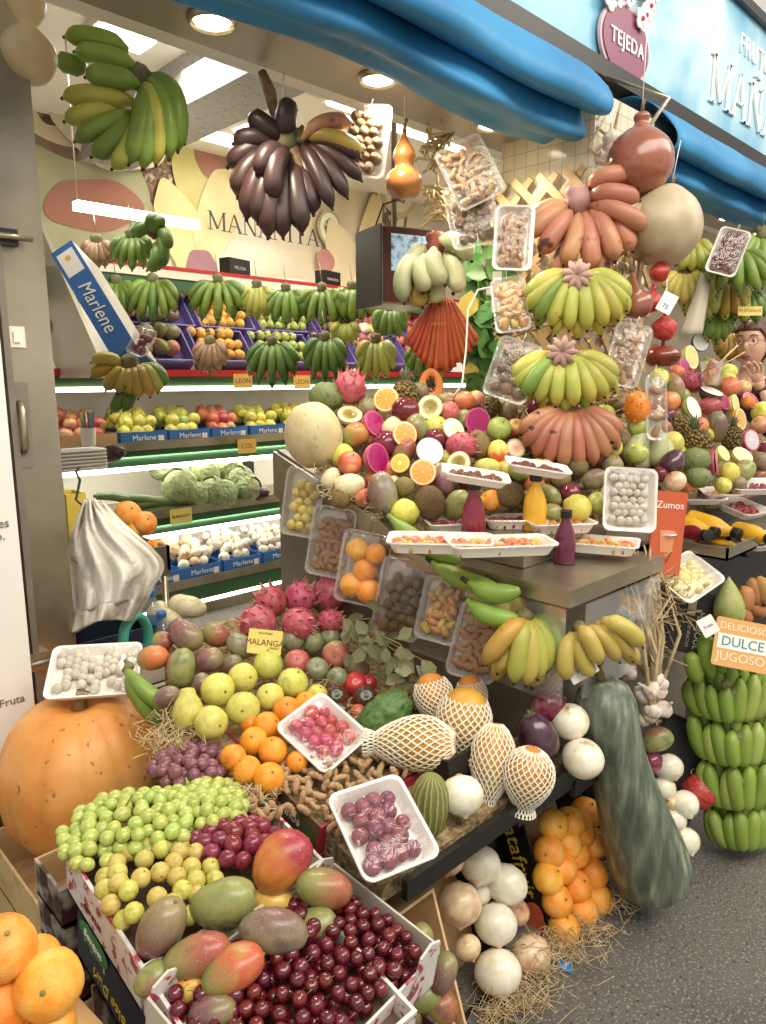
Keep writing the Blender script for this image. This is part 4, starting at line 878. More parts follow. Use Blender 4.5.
for k in range(2): crate(f'wooden fruit crate under the orange pumpkin, {("lower", "upper")[k]} one', Matrix.Translation((.64, 1.72, .005 + k * .122)), .40, .38, .12, (wood, wood))
crate('wooden fruit crate beneath the stacked red printed cartons', Matrix.Translation((.50, 1.31, .0)), .24, .16, .235, (wood, wood))
# pumpkin
pk = M('pumpkin_skin', ['d28030', 'e09646', 'e8a85e'], sc=1.6, rough=.45, rnd=None, speck=('a8642c', 10, .66), bump=.08, bsc=7)
mb = fruit([(0, -.92), (.5, -.98), (.9, -.65), (1.0, -.15), (.95, .3), (.72, .72), (.35, .93), (.12, .86), (0, .82)], pk, ribs=13, rd=.045, n=104, vs=34)
P['pumpkin'] = ('pumpkin', mb.mesh('pumpkin', pk), [('stem', MB().tube([(0, 0, .8), (.02, 0, .95), (.06, .03, 1.08)], [.12, .07, .08], 8).mesh('st', stemm), None, None)])
pc = at(86, 765, 1.83); put(P['pumpkin'], T(pc, zrot((-.05, -.05, 1)), (.205, .205, .19)), 'large ribbed orange pumpkin with a wrapped pack on top', 'pumpkin')
pack('white foam pack of small mushrooms lying on the orange pumpkin', pmat(at(96, 676, 1.83), (-.25, -.45, 1), (0, 1, 0), 55), 'brussel', 40, .0125, .17, .22, .025, bulge=.012)
# grapes
def grapes(label, m, ctr_, ex, n, r, rows, stem=True, seed=1, group=None):
    t = thing('grape_bunch', label, 'grapes', None, group); rr = random.Random(seed); gm_ = MB().ball((0, 0, 0), (1, 1, 1.12), 12, 9).mesh('g', m); c = PA; pts = []
    px, py = ctr_; tries = 0
    while len(pts) < n and tries < 20000:
        tries += 1; a, b = rr.uniform(-1, 1), rr.uniform(-1, 1)
        if a * a + b * b > 1: continue
        hh = (1 - a * a - b * b) ** .5 * rows * r * rr.uniform(.55, 1)
        z = PA.hit(px + a * ex[0] + b * ex[2], py + b * ex[1], r + hh); q = at(px + a * ex[0] + b * ex[2], py + b * ex[1], z)
        if all((q - k).length > r * 1.55 for k in pts): pts.append(q)
    t.location = at(px, py, PA.hit(px, py, .02)); o = t.location
    for q in pts: ob('grape', gm_, t, T(q - o, rq(), r * rr.uniform(.92, 1.08)))
    s_ = MB(); cc_ = at(px, py, PA.hit(px, py, r * rows * .6)) - o
    for q in pts[::3]: s_.tube([cc_, (cc_ + (q - o)) * .5 + Vector((0, 0, -.004)), q - o], .0012, 4)
    if stem: s_.tube([cc_, cc_ + Vector((-.02, .02, .03)), cc_ + D(-.2, 1, .3) * .06], [.003, .0025, .002], 6)
    ob('stalk', s_.mesh('s', M('grape_stalk', ['7d8a3c', '8f7a3c'], rough=.7)), t)
GG = M('grape_green', ['a3b04c', 'b5c263', '8ea03c'], sc=1.2, rough=.2, rnd=(.015, .08), sss=.15, coat=.2); GP = M('grape_purple', ['6d3a44', '85505a', '55303c'], sc=1.2, rough=.28, rnd=(.02, .12), coat=.1); GR = M('grape_red', ['6d1a2c', '8a2c40', '4d1424'], sc=1.2, rough=.2, rnd=(.015, .12), coat=.2); GY = M('loquat_skin', ['b8a848', 'c9ba5c', 'a09a3c'], sc=1.4, rough=.35, rnd=(.025, .08), speck=('8a7a3a', 5, .68))
grapes('bunch of green grapes beside the pumpkin, its stalk pointing up', GG, (142, 822), (68, 30, -10), 62, .0135, 3.0, seed=2)
grapes('bunch of green grapes right of the taller green bunch, under the purple grapes', GG, (204, 806), (42, 26, 0), 46, .013, 3.0, seed=3, stem=False)
grapes('trailing end of green grapes over the carton corner', GG, (84, 848), (26, 20, 10), 16, .0125, 1.6, seed=4, stem=False)
grapes('bunch of dusky purple grapes below the pomelos, right of the pumpkin', GP, (189, 766), (36, 19, -8), 46, .0135, 2.6, seed=5)
grapes('bunch of dark red grapes between the green grapes and the mangoes', GR, (238, 846), (44, 24, 0), 42, .0165, 2.2, seed=6, stem=False)
lo = MB().ball((0, 0, 0), (1, 1, .96), 14, 10).mesh('l', GY); rr = random.Random(12); pts = []
P['loquat'] = ('yellow_plum', lo, [('stem_scar', MB().ball((0, 0, .95), (.12, .12, .05), 6, 4).mesh('n', stemm), None, None)]); tries = 0
while len(pts) < 64 and tries < 9000:
    tries += 1; a, b = rr.uniform(-1, 1), rr.uniform(-1, 1)
    if a * a + b * b > 1: continue
    x, y = 160 + a * 58, 884 + b * 42 + a * -6; q = at(x, y, PA.hit(x, y, .0165 * .7 + (1 - a * a - b * b) ** .5 * .035))
    if all((q - k).length > .0262 for k in pts): pts.append(q)
for q in pts: put(P['loquat'], T(q, rq(), .0165), 'small yellow green plum heaped below the green grapes', 'plum', 'yellow plums below the green grapes')

# mangoes at the front
mf = [('mango_sunset', 283, 863, 66, 52, 38, .02, 'yellow mango with a crimson shoulder, on top of the front mango heap'), ('mango_green', 223, 902, 68, 50, 25, .015, 'large dull green mango below the red grapes'),
      ('mango_red', 324, 888, 58, 42, -10, .01, 'green and red mango right of the yellow and crimson mango'), ('mango_olive', 273, 932, 70, 46, -8, .018, 'grey olive mango in the middle of the front heap'),
      ('mango_orange', 233, 971, 66, 46, 22, .01, 'orange green mango beside the cherries, lowest of the front heap'), ('mango_red', 197, 956, 68, 46, 20, .005, 'dull red mango between the purple and the orange green one'),
      ('mango_purple', 162, 928, 72, 50, 62, .0, 'purple red mango lying at the carton edge by the yellow plums'), ('mango_yellow', 272, 901, 44, 30, -5, -.02, 'small peach coloured mango peeping between larger mangoes'),
      ('mango_green', 316, 924, 44, 36, 20, -.02, 'plain green mango above the cherry box'), ('mango_green', 152, 978, 40, 32, 40, -.02, 'small green mango low at the carton edge'), ('mango_yellow', 190, 990, 32, 26, 10, -.015, 'pale yellow mango under the dull red one'),
      ('mango_green', 232, 930, 40, 30, 0, -.03, 'green mango half hidden in the middle of the front heap'), ('mango_purple', 213, 1012, 50, 36, 10, -.01, 'purple mango under the orange green one at the picture edge'), ('mango_green', 295, 895, 36, 26, -30, -.03, 'green mango half hidden under the olive one')]
for k, x, y, w_, h_, a, lf_, lab in mf: F(k, x, y, w_, h_, a, PA, lab, lift=lf_)
# cherry box (tilted, on top of the mango carton) and cherries
ch = crate('white flower printed box full of dark red cherries at the very front', Matrix.Translation(at(440, 945, 1.16)) @ Matrix.Rotation(.10, 4, 'Z') @ Matrix.Rotation(.16, 4, 'X') @ Matrix.Translation((-.19, .12, -.085)), .38, .24, .085, (palec, floral.m), t=.004, front_h=.07, text=[('F', 'Cerezasty', .026, grt, .07, .035, 0), ('L', 'cerezas', .02, wine, 0, .04, 0)], sides=palec)
for sx in (-1, 1):
    for sy in (-1, 1): ob('corner_tab', MB().poly([(-.03, 0), (.03, 0), (.026, .03), (.0, .042), (-.024, .03)], .004).mesh('ct', floral.m, False), ch, Matrix.Translation((sx * .158, sy * .119, .07)) @ RX)
ob('paper_lining', MB().box((-.185, -.115, .03), (.185, .115, .035)).mesh('l', wine, False), ch)
chm_ = M('cherry_skin', ['4a0f18', '6d1822', '35101a'], sc=1.2, rough=.12, rnd=(.015, .25), coat=.4)
cb = MB().surf(lambda u, v: (lambda p: tuple(p))(Vector((math.sin(v * PI) * math.cos(2 * PI * u), math.sin(v * PI) * math.sin(2 * PI * u) * .95, -math.cos(v * PI) * .92 - .12 * math.exp(-((1 - v) / .1) ** 2)))), 14, 10).mesh('c', chm_)
cst = MB().tube([(0, 0, .75), (.1, 0, 1.5), (.5, .1, 2.2)], [.05, .04, .06], 5).mesh('cs', M('cherry_stalk', ['7a8a3c', '6a5a30'])); rr = random.Random(9); cp = []; tries = 0
Mc = ch.matrix_local
while len(cp) < 230 and tries < 60000:
    tries += 1; x, y = rr.uniform(-.172, .172), rr.uniform(-.103, .103); z = (.052 if tries < 12000 else .074 if tries < 30000 else .092) + rr.random() * .006 + .02 * (1 - (x / .17) ** 2) * (1 - (y / .11) ** 2)
    q = Vector((x, y, z))
    if all((q - k).length > .0212 for k in cp): cp.append(q)
for i, q in enumerate(cp): put(('cherry', cb, [('stem', cst, None, None)] if i % 4 == 0 else []), T(Mc @ q, rq() if i % 4 else zrot(D(rr.uniform(-1, 1), .8, .6)), .0125 * rr.uniform(.92, 1.08)), 'glossy dark red cherry heaped in the flower printed box', 'cherry', 'cherries in the front box')
# tamarind carton
cT = crate('green and red printed carton holding the brown tamarind pods', onA(.965, 1.13, -.06), .36, .30, .07, (card, redc), sides=M('print_greenred', ['2f6a3c', '8a2430', 'e0dccf'], sc=7, rough=.5, rnd=None), text=[('L', 'Sabarinos', .03, wht, .03, .035, 0)]); lining(cT, .34, .28, .03)
tmm = M('tamarind_skin', ['a07a50', 'b8936a', '85623c'], sc=2, rough=.75, bump=.3, bsc=9, rnd=(.01, .12)); tv = []
for sd in range(4):
    rr2 = random.Random(sd); pts_ = [(math.sin(t * (1.3 + .4 * sd)) * .25, .1 * math.cos(t * 2), t - 1) for t in [i * 2 / 9 for i in range(10)]]
    tv.append(MB().tube(pts_, [.08, .26, .34, .27 + .05 * (sd % 2), .36, .3, .36, .3, .24, .06], 9).mesh('tam', tmm))
rr = random.Random(14); tp = []; tries = 0
while len(tp) < 150 and tries < 30000:
    tries += 1; x, y = rr.uniform(238, 420), rr.uniform(748, 835)
    if x < 300 and y < 800 - (x - 238) * .75 or y > 800 + (330 - x) * .3 and x < 330 and y > 815 or x > 395 and y > 775: continue
    q = at(x, y, PA.hit(x, y, .012 + .018 * rr.random()))
    if all((q - k).length > .0150 for k in tp): tp.append(q)
for i, q in enumerate(tp):
    s_ = .0185 * rr.uniform(.85, 1.25); a = rr.uniform(0, PI); put(('tamarind_pod', tv[i % 4], []), T(q, zrot(D(math.cos(a), math.sin(a), rr.uniform(-.3, .3)), rr.uniform(0, 6)), (s_ * 1.05, s_ * 1.05, s_ * .8)), 'small brown tamarind pod in the heap between the plum pack and the oranges', 'tamarind', 'tamarind pods')
# packs on the bench
pack('white tray of wrapped purple plums lying at the front edge of the bench', pmat(at(379, 834, 1.30), (-.12, -.55, 1), (0, 1, 0), -15), 'plum', 40, .0165, .155, .17, .03, bulge=.02)
pack('white tray of wrapped red radishes lying on the tamarind pods', pmat(at(321, 738, 1.58), (-.15, -.55, 1), (0, 1, 0), 97), 'berry', 46, .0155, .155, .15, .025, bulge=.02)
# oranges
orr = [(267, 726, 28), (287, 711, 29), (307, 704, 26), (254, 741, 28), (233, 758, 27), (273, 751, 29), (247, 770, 29), (269, 778, 31), (297, 762, 22), (250, 722, 22)]
pile([F('orange', x, y, w_, pl=PA, lift=.012) for x, y, w_ in orr], 'loose orange', 'heap above the green grapes', 'loose oranges above the green grapes', 14)
crO = crate('red edged carton under the loose oranges', onA(.92, 1.40, -.07), .22, .20, .06, (card, redc)); lining(crO, .2, .18, .03)
# pomelos
gv = [('guava_pear', 188, 709, 42, 31, 95, 'pear shaped yellow green pomelo at the left of its heap'), ('guava', 218, 690, 34, 34, 0, 'yellow green pomelo right of the pear shaped one'), ('guava', 243, 678, 30, 30, 0, 'pale yellow pomelo with small bumps, left of the card'), ('guava', 211, 723, 34, 34, 0, 'yellow green pomelo lowest in its heap, above the purple grapes'),
      ('guava', 243, 709, 34, 34, 0, 'dull green pomelo above the oranges'), ('guava', 268, 665, 32, 30, 90, 'bright yellow pomelo just under the yellow card'), ('guava', 293, 683, 31, 31, 0, 'yellow pomelo at the right end of its heap'), ('guava', 270, 697, 28, 28, 0, 'yellow pomelo directly above the oranges'), ('guava', 317, 695, 22, 22, 0, 'small pale pomelo beside the dark tomatoes')]
for k, x, y, w_, h_, a, lab in gv: F(k, x, y, w_, h_, a, PA, lab, lift=.02)
# big mangoes behind
mb_ = [('mango_purple', 186, 634, 40, 29, -28, .05, 'large red olive mango on top of the mango heap near the post'), ('mango_red', 215, 635, 30, 27, -20, .04, 'dark red mango right of the topmost mango'), ('mango_orange', 153, 658, 34, 28, 10, .035, 'orange red mango at the left of the upper heap'), ('mango_green', 182, 668, 40, 28, 80, .03, 'plain green mango standing in the upper mango heap'),
       ('mango_purple', 209, 659, 28, 26, 30, .02, 'mottled red green mango right of the plain green mango'), ('mango_olive', 240, 646, 30, 26, -40, .03, 'olive purple mango left of the yellow card'), ('mango_olive', 167, 697, 28, 25, 20, .01, 'small olive mango beside the green bananas'), ('mango_red', 163, 640, 22, 20, 0, .03, 'reddish mango behind the orange red one'), ('mango_olive', 231, 664, 24, 20, 30, .01, 'brown olive mango behind the pomelos'), ('mango_olive', 200, 683, 22, 20, 60, .0, 'yellowish mango under the plain green one')]
for k, x, y, w_, h_, a, lf_, lab in mb_: F(k, x, y, w_, h_, a, PA, lab, lift=lf_)
m_ = MB().ball((0, 0, 0), .02).mesh('x', crownm)
bu = hand('two plump green bananas lying between the pumpkin and the mangoes', M('ban_green', ''), 2, .17, .021, fan=(-8, 14), bend=.9, a0=.5, mode='y', rows=1, mat=Matrix.Translation(at(128, 668, 1.74)) @ mrot(D(.5, .6, .2), D(.25, .35, -1), D(-.6, .75, .1)).to_matrix().to_4x4(), crs=.012, name='banana_bunch')
# dragon fruits
dr = [(271, 602, 32, (-.3, .6, .5), 'pink dragon fruit with pale tips, topmost in the heap behind the card'), (300, 598, 32, (.5, .6, .5), 'pink dragon fruit right of the topmost, against the steel panel'), (258, 623, 36, (-.9, .1, .4), 'smooth deep pink dragon fruit behind the yellow card'), (299, 624, 34, (.8, -.2, .4), 'dusty pink dragon fruit above the green papayas'), (331, 594, 36, (.1, .9, .2), 'dark rosy dragon fruit in the shade of the hanging packs'), (330, 622, 26, (.5, .3, .5), 'small dark dragon fruit beside the brownish pomegranate')]
for x, y, w_, dd, lab in dr: F('dragon', x, y, w_, pl=PA, lab=lab, d=dd, lift=.045)
pg = [('papaya_green', 293, 640, 24), ('papaya_green', 314, 643, 23), ('papaya_green', 330, 638, 20), ('pomegranate', 336, 655, 29), ('pomegranate', 297, 662, 26), ('papaya_green', 317, 669, 24), ('papaya_green', 337, 678, 22), ('brown_round', 358, 668, 24), ('pomegranate', 336, 623, 20), ('papaya_green', 276, 641, 22)]
nm_ = ['grey green round mango right of the card, upper row', 'dusky green mango, second right of the card', 'small green mango at the right of its row', 'rosy red pomegranate at the middle right of its heap', 'rosy pomegranate above the yellow pomelos', 'green mango right of the rosy pomegranate', 'small dull green mango above the dark tomatoes', 'brownish green fruit beside the dry leaves', 'yellowish pomegranate under the shaded dragon fruit', 'pale green mango touching the card']
for (k, x, y, w_), lab in zip(pg, nm_): F(k, x, y, w_, pl=PA, lab=lab, lift=.02, cat='pomegranate' if k == 'pomegranate' else 'mango' if 'mango' in lab else 'fruit')
tm_ = [('tomato_rib', 336, 697, 26, 'dark ribbed tomato beside the small pale pomelo'), ('tomato_rib', 365, 698, 27, 'dark ribbed tomato beside the bumpy green soursop'), ('tomato', 355, 684, 24, 'bright red tomato behind the two dark ribbed ones'), ('tomato', 358, 712, 16, 'small red tomato under the ribbed tomatoes'), ('tomato_dark', 341, 710, 15, 'small dark tomato against the radish tray'), ('tomato', 368, 683, 18, 'small red tomato under the dry leaves')]
for k, x, y, w_, lab in tm_: F(k, x, y, w_, pl=PA, lab=lab, lift=.01, d=(.1, .5, .85))
F('soursop', 383, 718, 62, 38, 42, PA, 'bumpy dark green soursop lying beside the netted papayas', lift=.01)
F('pineapple', 417, 706, 34, 28, 78, PA, 'small pineapple with a leafy crown behind the soursop', lift=.02)
# card
card_sign('yellow card lettered in brown standing in the mango heap', pmat(at(265, 642, 1.83), D(-.08, .15, 1), (0, 0, 1), -4), .088, .062, M('card_yellow', ['e2cf62', 'ead978'], rough=.6, rnd=None), [('MALANGA', .021, 0, -.002, M('print_brown', '7a4426', rnd=None)), ('Santa Brígida', .007, 0, .022, M('print_green', '')), ('MARZO', .007, .026, -.014, M('print_brown', ''))])
# dry leaves
dl = thing('leafy_branch', 'bunch of dry olive green bay leaves hanging beside the steel panel', 'leaves'); rr = random.Random(21); lfm = M('dry_leaf', ['6d7048', '8a8a60', '565c3c'], sc=9, rough=.65, rnd=(.02, .15)); leafs = []
mbx = MB().add([(0, 0, 0), (-.32, .35, .06), (-.38, .7, .1), (0, 1.1, .0), (.38, .7, .1), (.32, .35, .06), (0, .4, -.03), (0, .75, -.02)], [(0, 6, 1), (1, 6, 7, 2), (2, 7, 3), (0, 5, 6), (5, 4, 7, 6), (4, 3, 7)]); lme = mbx.mesh('leaf', lfm)
br_ = MB()
for k in range(44):
    t = rr.random(); x = 352 + 52 * t + rr.gauss(0, 9); y = 628 + 48 * t + rr.gauss(0, 12); p = at(x, y, 1.84 - .1 * t + rr.gauss(0, .02)); a = rr.gauss(-1.0, .9)
    q = mrot(D(-math.sin(a), math.cos(a), rr.gauss(0, .4)).cross(D(math.cos(a), math.sin(a), 0)), D(math.cos(a), math.sin(a), rr.gauss(0, .4)), D(rr.gauss(0, .5), rr.gauss(0, .5), 1))
    za = D(rr.gauss(0, .6), rr.gauss(0, .6), 1); ya = D(math.cos(a), math.sin(a), 0); xa = ya.cross(za).normalized(); za = xa.cross(ya)
    ob('leaf', lme, dl, Matrix.Translation(p) @ Matrix((xa, ya, za)).transposed().to_4x4() @ Matrix.Scale(rr.uniform(.035, .055), 4)); 
    if k % 5 == 0: br_.tube([p, at(350, 622, 1.86)], .002, 5)
ob('twig', br_.mesh('t', stemm), dl)
# netted papayas
netm = M('foam_net', ['e9e0c8', 'f3ebd8'], rough=.6, rnd=None); papm = M('papaya_skin', ['b8b050', 'c9a83c', 'a5a44a'], sc=1.3, rough=.4, grad=('dd9a38', 2, .8, .2), rnd=(.02, .08))
pprof = [(0, -1), (.5, -.9), (.9, -.5), (1, -.05), (.82, .4), (.55, .75), (.25, .95), (0, 1)]
def net_mesh(z0, z1, flare=0):
    mb = MB(); nu, nv = 22, 16
    for sgn in (1, -1):
        for i in range(nu):
            pts = []
            for j in range(nv + 1):
                v = j / nv; zz = z0 + (z1 - z0) * v; rr_ = max(.2, interp(pprof, min(1, max(0, (zz + 1) / 2)) )[0]) if abs(zz) < 1 else .25
                # profile is parametrised by index; search radius by z
                best = min(((abs(interp(pprof, k / 60)[1] - zz), interp(pprof, k / 60)[0]) for k in range(61)))[1]; rr_ = max(.3, best) * 1.05 + .02
                if v > .8 and flare: rr_ += (v - .8) * 1.2
                a = 2 * PI * i / nu + sgn * v * PI * .75; pts.append((rr_ * math.cos(a), rr_ * math.sin(a), zz))
            mb.tube(pts, .032, 4, caps=False)
    mb2 = MB().tube([(0, 0, z1), (0, 0, z1 + .01)], .01, 4); return mb.mesh('net', netm)
nA = net_mesh(-.97, 1.2, 1); nB = net_mesh(-.72, 1.15, 1)
pp = fruit(pprof, papm, n=28, wob=.03).mesh('pap', papm); P['pap_net'] = ('papaya', pp, [('foam_net', nA, None, 'white foam net')]); P['pap_net2'] = ('papaya', pp, [('foam_net', nB, None, 'white foam net')])
np_ = [('pap_net', 414, 743, 84, 50, 184, .02, PA, 'green papaya in a white foam net lying level, its net nearly closed'), ('pap_net2', 463, 724, 74, 52, 262, .03, PA, 'netted papaya with an orange tip above the black carton'), ('pap_net2', 435, 700, 54, 38, 285, .05, PA, 'netted papaya with an orange end behind the pineapple'),
       ('pap_net', 492, 762, 76, 42, 262, .015, PA, 'upright netted papaya between the white onion and the rightmost netted papaya'), ('pap_net', 528, 778, 62, 48, 262, .015, PA, 'rightmost netted papaya with an open net mouth over the orange crate'), ('pap_net2', 472, 697, 44, 30, 280, .05, PA, 'small orange papaya end showing above the netted papayas')]
for k, x, y, w_, h_, a, lf_, pl_, lab in np_: F(k, x, y, w_, h_, a, pl_, lab, lift=lf_)
F('melon_striped', 429, 806, 70, 40, 86, PA, 'slender striped green melon standing beside the plum tray', lift=.0)
F('onion_white', 462, 796, 44, pl=PA, lab='large white onion beside the striped melon', lift=.01, d=(.1, -.85, .5))
cS = crate('black printed carton wedged between the netted papayas and the onion', Matrix.Translation(at(462, 762, 1.62)) @ Matrix.Rotation(-.15, 4, 'X') @ Matrix.Rotation(.0, 4, 'Z'), .20, .10, .05, (blackc, blackc), text=[('F', 'arioli', .035, wht, 0, .025, 0)])
# ============================================================ right of the steel panel, shelf level
F('onion_red', 548, 705, 40, 33, 200, z=1.72, lab='dark red onion lying highest behind the white onions')
F('aubergine', 537, 736, 50, 40, 110, z=1.66, lab='dark purple aubergine behind the rightmost netted papaya')
F('onion_white', 570, 721, 38, z=1.70, lab='upper white onion right of the dark red onion', d=(-.2, .85, .5))
F('onion_white', 583, 758, 42, z=1.66, lab='white onion at the shelf edge against the long gourd', d=(.05, .9, .45))
sc = thing('carton_lid', 'black carton tray edge under the white onions beside the long gourd', 'carton')
ob('tray_edge', MB().box((1.18, .79, .455), (1.60, .80, .485)).box((1.18, .80, .455), (1.60, .93, .462)).mesh('x', blackc, False), sc)
gmat = NT('gourd_skin'); mp = gmat.N.new('ShaderNodeMapping'); mp.inputs['Scale'].default_value = (14, 14, 2.2); gmat.l(gmat.tc.outputs['Object'], mp.inputs[0]); nn_ = gmat.N.new('ShaderNodeTexNoise'); nn_.inputs['Scale'].default_value = 3.2; nn_.inputs['Detail'].default_value = 4; gmat.l(mp.outputs[0], nn_.inputs[0])
gmat.l(gmat.ramp(nn_.outputs['Fac'], [(.36, '4c5747'), (.5, '656f5e'), (.6, '7c836f'), (.74, 'a5a68c')]), gmat.b.inputs[0]); gmat.b.inputs['Roughness'].default_value = .45; gmat.bump(gmat.noise(9), .1, .02)
b0, b1, b2 = at(653, 874, 1.90), at(622, 760, 1.78), at(601, 680, 1.72)
gt = thing('long_gourd', 'very long grey green gourd leaning on the display and standing on the floor', 'gourd'); pth = []
for i in range(15):
    t = i / 14; pth.append((b0 * (1 - t) ** 2 + (at(614, 765, 1.80) * 2) * t * (1 - t) + b2 * t * t))
d0 = (pth[0] - pth[1]).normalized(); pth = [pth[0] + d0 * .055, pth[0] + d0 * .045, pth[0] + d0 * .025] + pth
rad = [.012, .055, .085] + [.102, .104, .100, .094, .089, .083, .078, .074, .071, .070, .071, .073, .073, .064, .03]
mbg = MB().tube(pth, rad[:len(pth)], 28); ob('gourd_body', mbg.mesh('g', gmat.m), gt)
ob('stem', MB().tube([pth[-1], pth[-1] + Vector((0, .01, .03)), pth[-1] + Vector((.01, .01, .05))], [.012, .009, .011], 8).mesh('s', stemm), gt)
ob('blossom_scar', MB().ball(tuple(pth[0] + d0 * .004), .012).mesh('s', stemm), gt)
# banana bunches under the ledge
fingers('yellow and green banana bunch hanging under the steel ledge corner', [(524, 622, 508, 626, 484, 664, -.02, BO), (524, 622, 512, 634, 498, 672), (525, 622, 520, 640, 514, 682, -.02), (527, 622, 534, 642, 526, 684), (528, 621, 542, 638, 538, 678, .0, BYG), (529, 620, 550, 630, 546, 670, .01, BYG), (530, 619, 554, 622, 556, 660, .02, BG), (522, 625, 505, 640, 496, 680, .04), (530, 622, 545, 650, 532, 686, .05)], 1.68, BY, 9.5, crs=.022, crp=(525, 618), alt=BYG)
fingers('short plump yellow bananas hanging above the long gourd', [(572, 634, 562, 654, 567, 679), (577, 633, 579, 656, 592, 676), (579, 628, 592, 636, 599, 664, -.03), (588, 628, 604, 634, 619, 661), (596, 624, 617, 629, 632, 660), (602, 621, 628, 624, 642, 646), (600, 630, 622, 640, 637, 664, .04)], 1.66, BY, 8.5, crs=.016, crp=(580, 628), bulge=.035)
card_sign('small white printed leaflet under the plump yellow bananas', pmat(at(582, 670, 1.66), D(0, .3, 1), (0, 0, 1), 28), .07, .04, wht, [('Rico', .016, 0, 0, M('print_teal', '3c8a94', rnd=None))], name='leaflet')
p, f_ = face(385, 522, 1.95, 0, 0)
gb = [((388, 515), (460, 562), .17, 'green plantain nearest the counter end, hanging over its edge'), ((432, 562), (495, 585), .17, 'curved green plantain in the middle under the fruit trays'), ((468, 582), (520, 590), .15, 'short green plantain above the lowest one'), ((466, 600), (518, 618), .155, 'lowest green plantain, above the yellow bananas')]
for (a, b), (c, d), L, lab in gb:
    za = 1.88 if b < 530 else 1.80 if a < 440 else 1.685; A = at(a, b, za); B = at(c, d, za - (.10 if a < 440 else .04)); t = thing('plantain', lab, 'plantain'); dv = B - A; mid = (A + B) / 2 - UP * .032
    cu = [A * (1 - t_) ** 2 + mid * 2 * t_ * (1 - t_) + B * t_ * t_ for t_ in [i / 12 for i in range(13)]]; rd = [.007, .009, .017, .0215, .0235, .024, .024, .024, .0235, .022, .019, .014, .008]
    ob('plantain_body', MB().tube(cu, rd, 10).mesh('p', BG), t); ob('tip', MB().tube([cu[0], cu[0] + (cu[0] - cu[1]).normalized() * .02], [.007, .006], 6).mesh('p', M('banana_tip', '')), t)
# ============================================================ leaning crates on the floor
def lean(x, y, w_, L, h, label, mats, tilt, text=(), **k): return crate(label, Matrix.Translation((x, y, 0)) @ Matrix.Rotation(tilt, 4, 'X') @ Matrix.Translation((0, L / 2, -h)), w_, L, h, mats, text=text, **k)
TL = math.radians(66)
# each crate leans with its open top facing the aisle
cr1 = lean(1.12, .845, .29, .42, .10, 'leaning wooden crate of brown and white onions on the floor', (M('crate_ply', ['c9a878', 'b8966a'], sc=8, rough=.7, rnd=None), blackc), TL, sides=blackc, name='onion_crate', text=[('L', 'Catafruit', .065, yel, .0, .05, 0)])
cr2 = lean(1.565, .825, .27, .42, .10, 'leaning black sided crate of oranges beside the long gourd', (M('crate_ply', ''), blackc), TL, sides=blackc, name='orange_crate', text=[('L', 'Catafruit', .065, yel, -.01, .05, 0)])
oval = MB().poly(disc(.03, .028), .003).mesh('o', M('print_persimmon', ['d8502c', 'e0784a'], sc=20, rnd=None), False)
for dz in (.175, .145, -.16): ob('printed_fruit', oval, cr2, Matrix.Translation((-.1385, -dz, .05)) @ Matrix.Rotation(-PI / 2, 4, 'Z') @ RX); ob('printed_fruit', oval, cr1, Matrix.Translation((-.1535, -dz, .05)) @ Matrix.Rotation(-PI / 2, 4, 'Z') @ RX)
on_ = [('onion_brown', 447, 860, 34, 'brown onion at the top left of the leaning crate'), ('onion_white', 480, 865, 42, 'white onion at the top of the leaning crate'), ('onion_white', 506, 885, 43, 'greenish white onion at the right side of the leaning crate'), ('onion_brown', 459, 905, 46, 'large brown onion at the left side of the leaning crate'), ('onion_white', 496, 925, 43, 'round white onion in the middle of the leaning crate'),
       ('onion_brown', 468, 948, 27, 'small orange brown onion at the left of the crate'), ('onion_white', 498, 973, 48, 'largest white onion at the foot of the leaning crate'), ('onion_brown', 531, 956, 42, 'pale onion lying in the straw at the crate foot'), ('onion_brown', 517, 912, 26, 'brown onion half hidden at the right of the crate'), ('onion_white', 478, 893, 30, 'white onion half hidden behind the middle ones')]
PLB = lambda y0, t_, off: Pl(off - math.tan(t_) * y0, 0, math.tan(t_))
pb1 = PLB(.845, TL, .04)
for k, x, y, w_, lab in on_: F(k, x, y, w_, pl=pb1, lab=lab, d=(R_.uniform(-.4, .4), -.7 if x != 517 else .6, .6), lift=-.035 if 'hidden' not in lab else -.07)
og = [(553, 825), (570, 823), (586, 813), (549, 852), (574, 852), (593, 843), (561, 868), (592, 874), (557, 901), (576, 886), (564, 929), (582, 911), (597, 899), (548, 878), (580, 832), (566, 845)]
pb2 = PLB(.825, TL, .04)
pile([F('orange2', x, y, 32, pl=pb2, lift=-.03) for x, y in og], 'orange', 'leaning black sided crate', 'oranges in the leaning crate', 12)
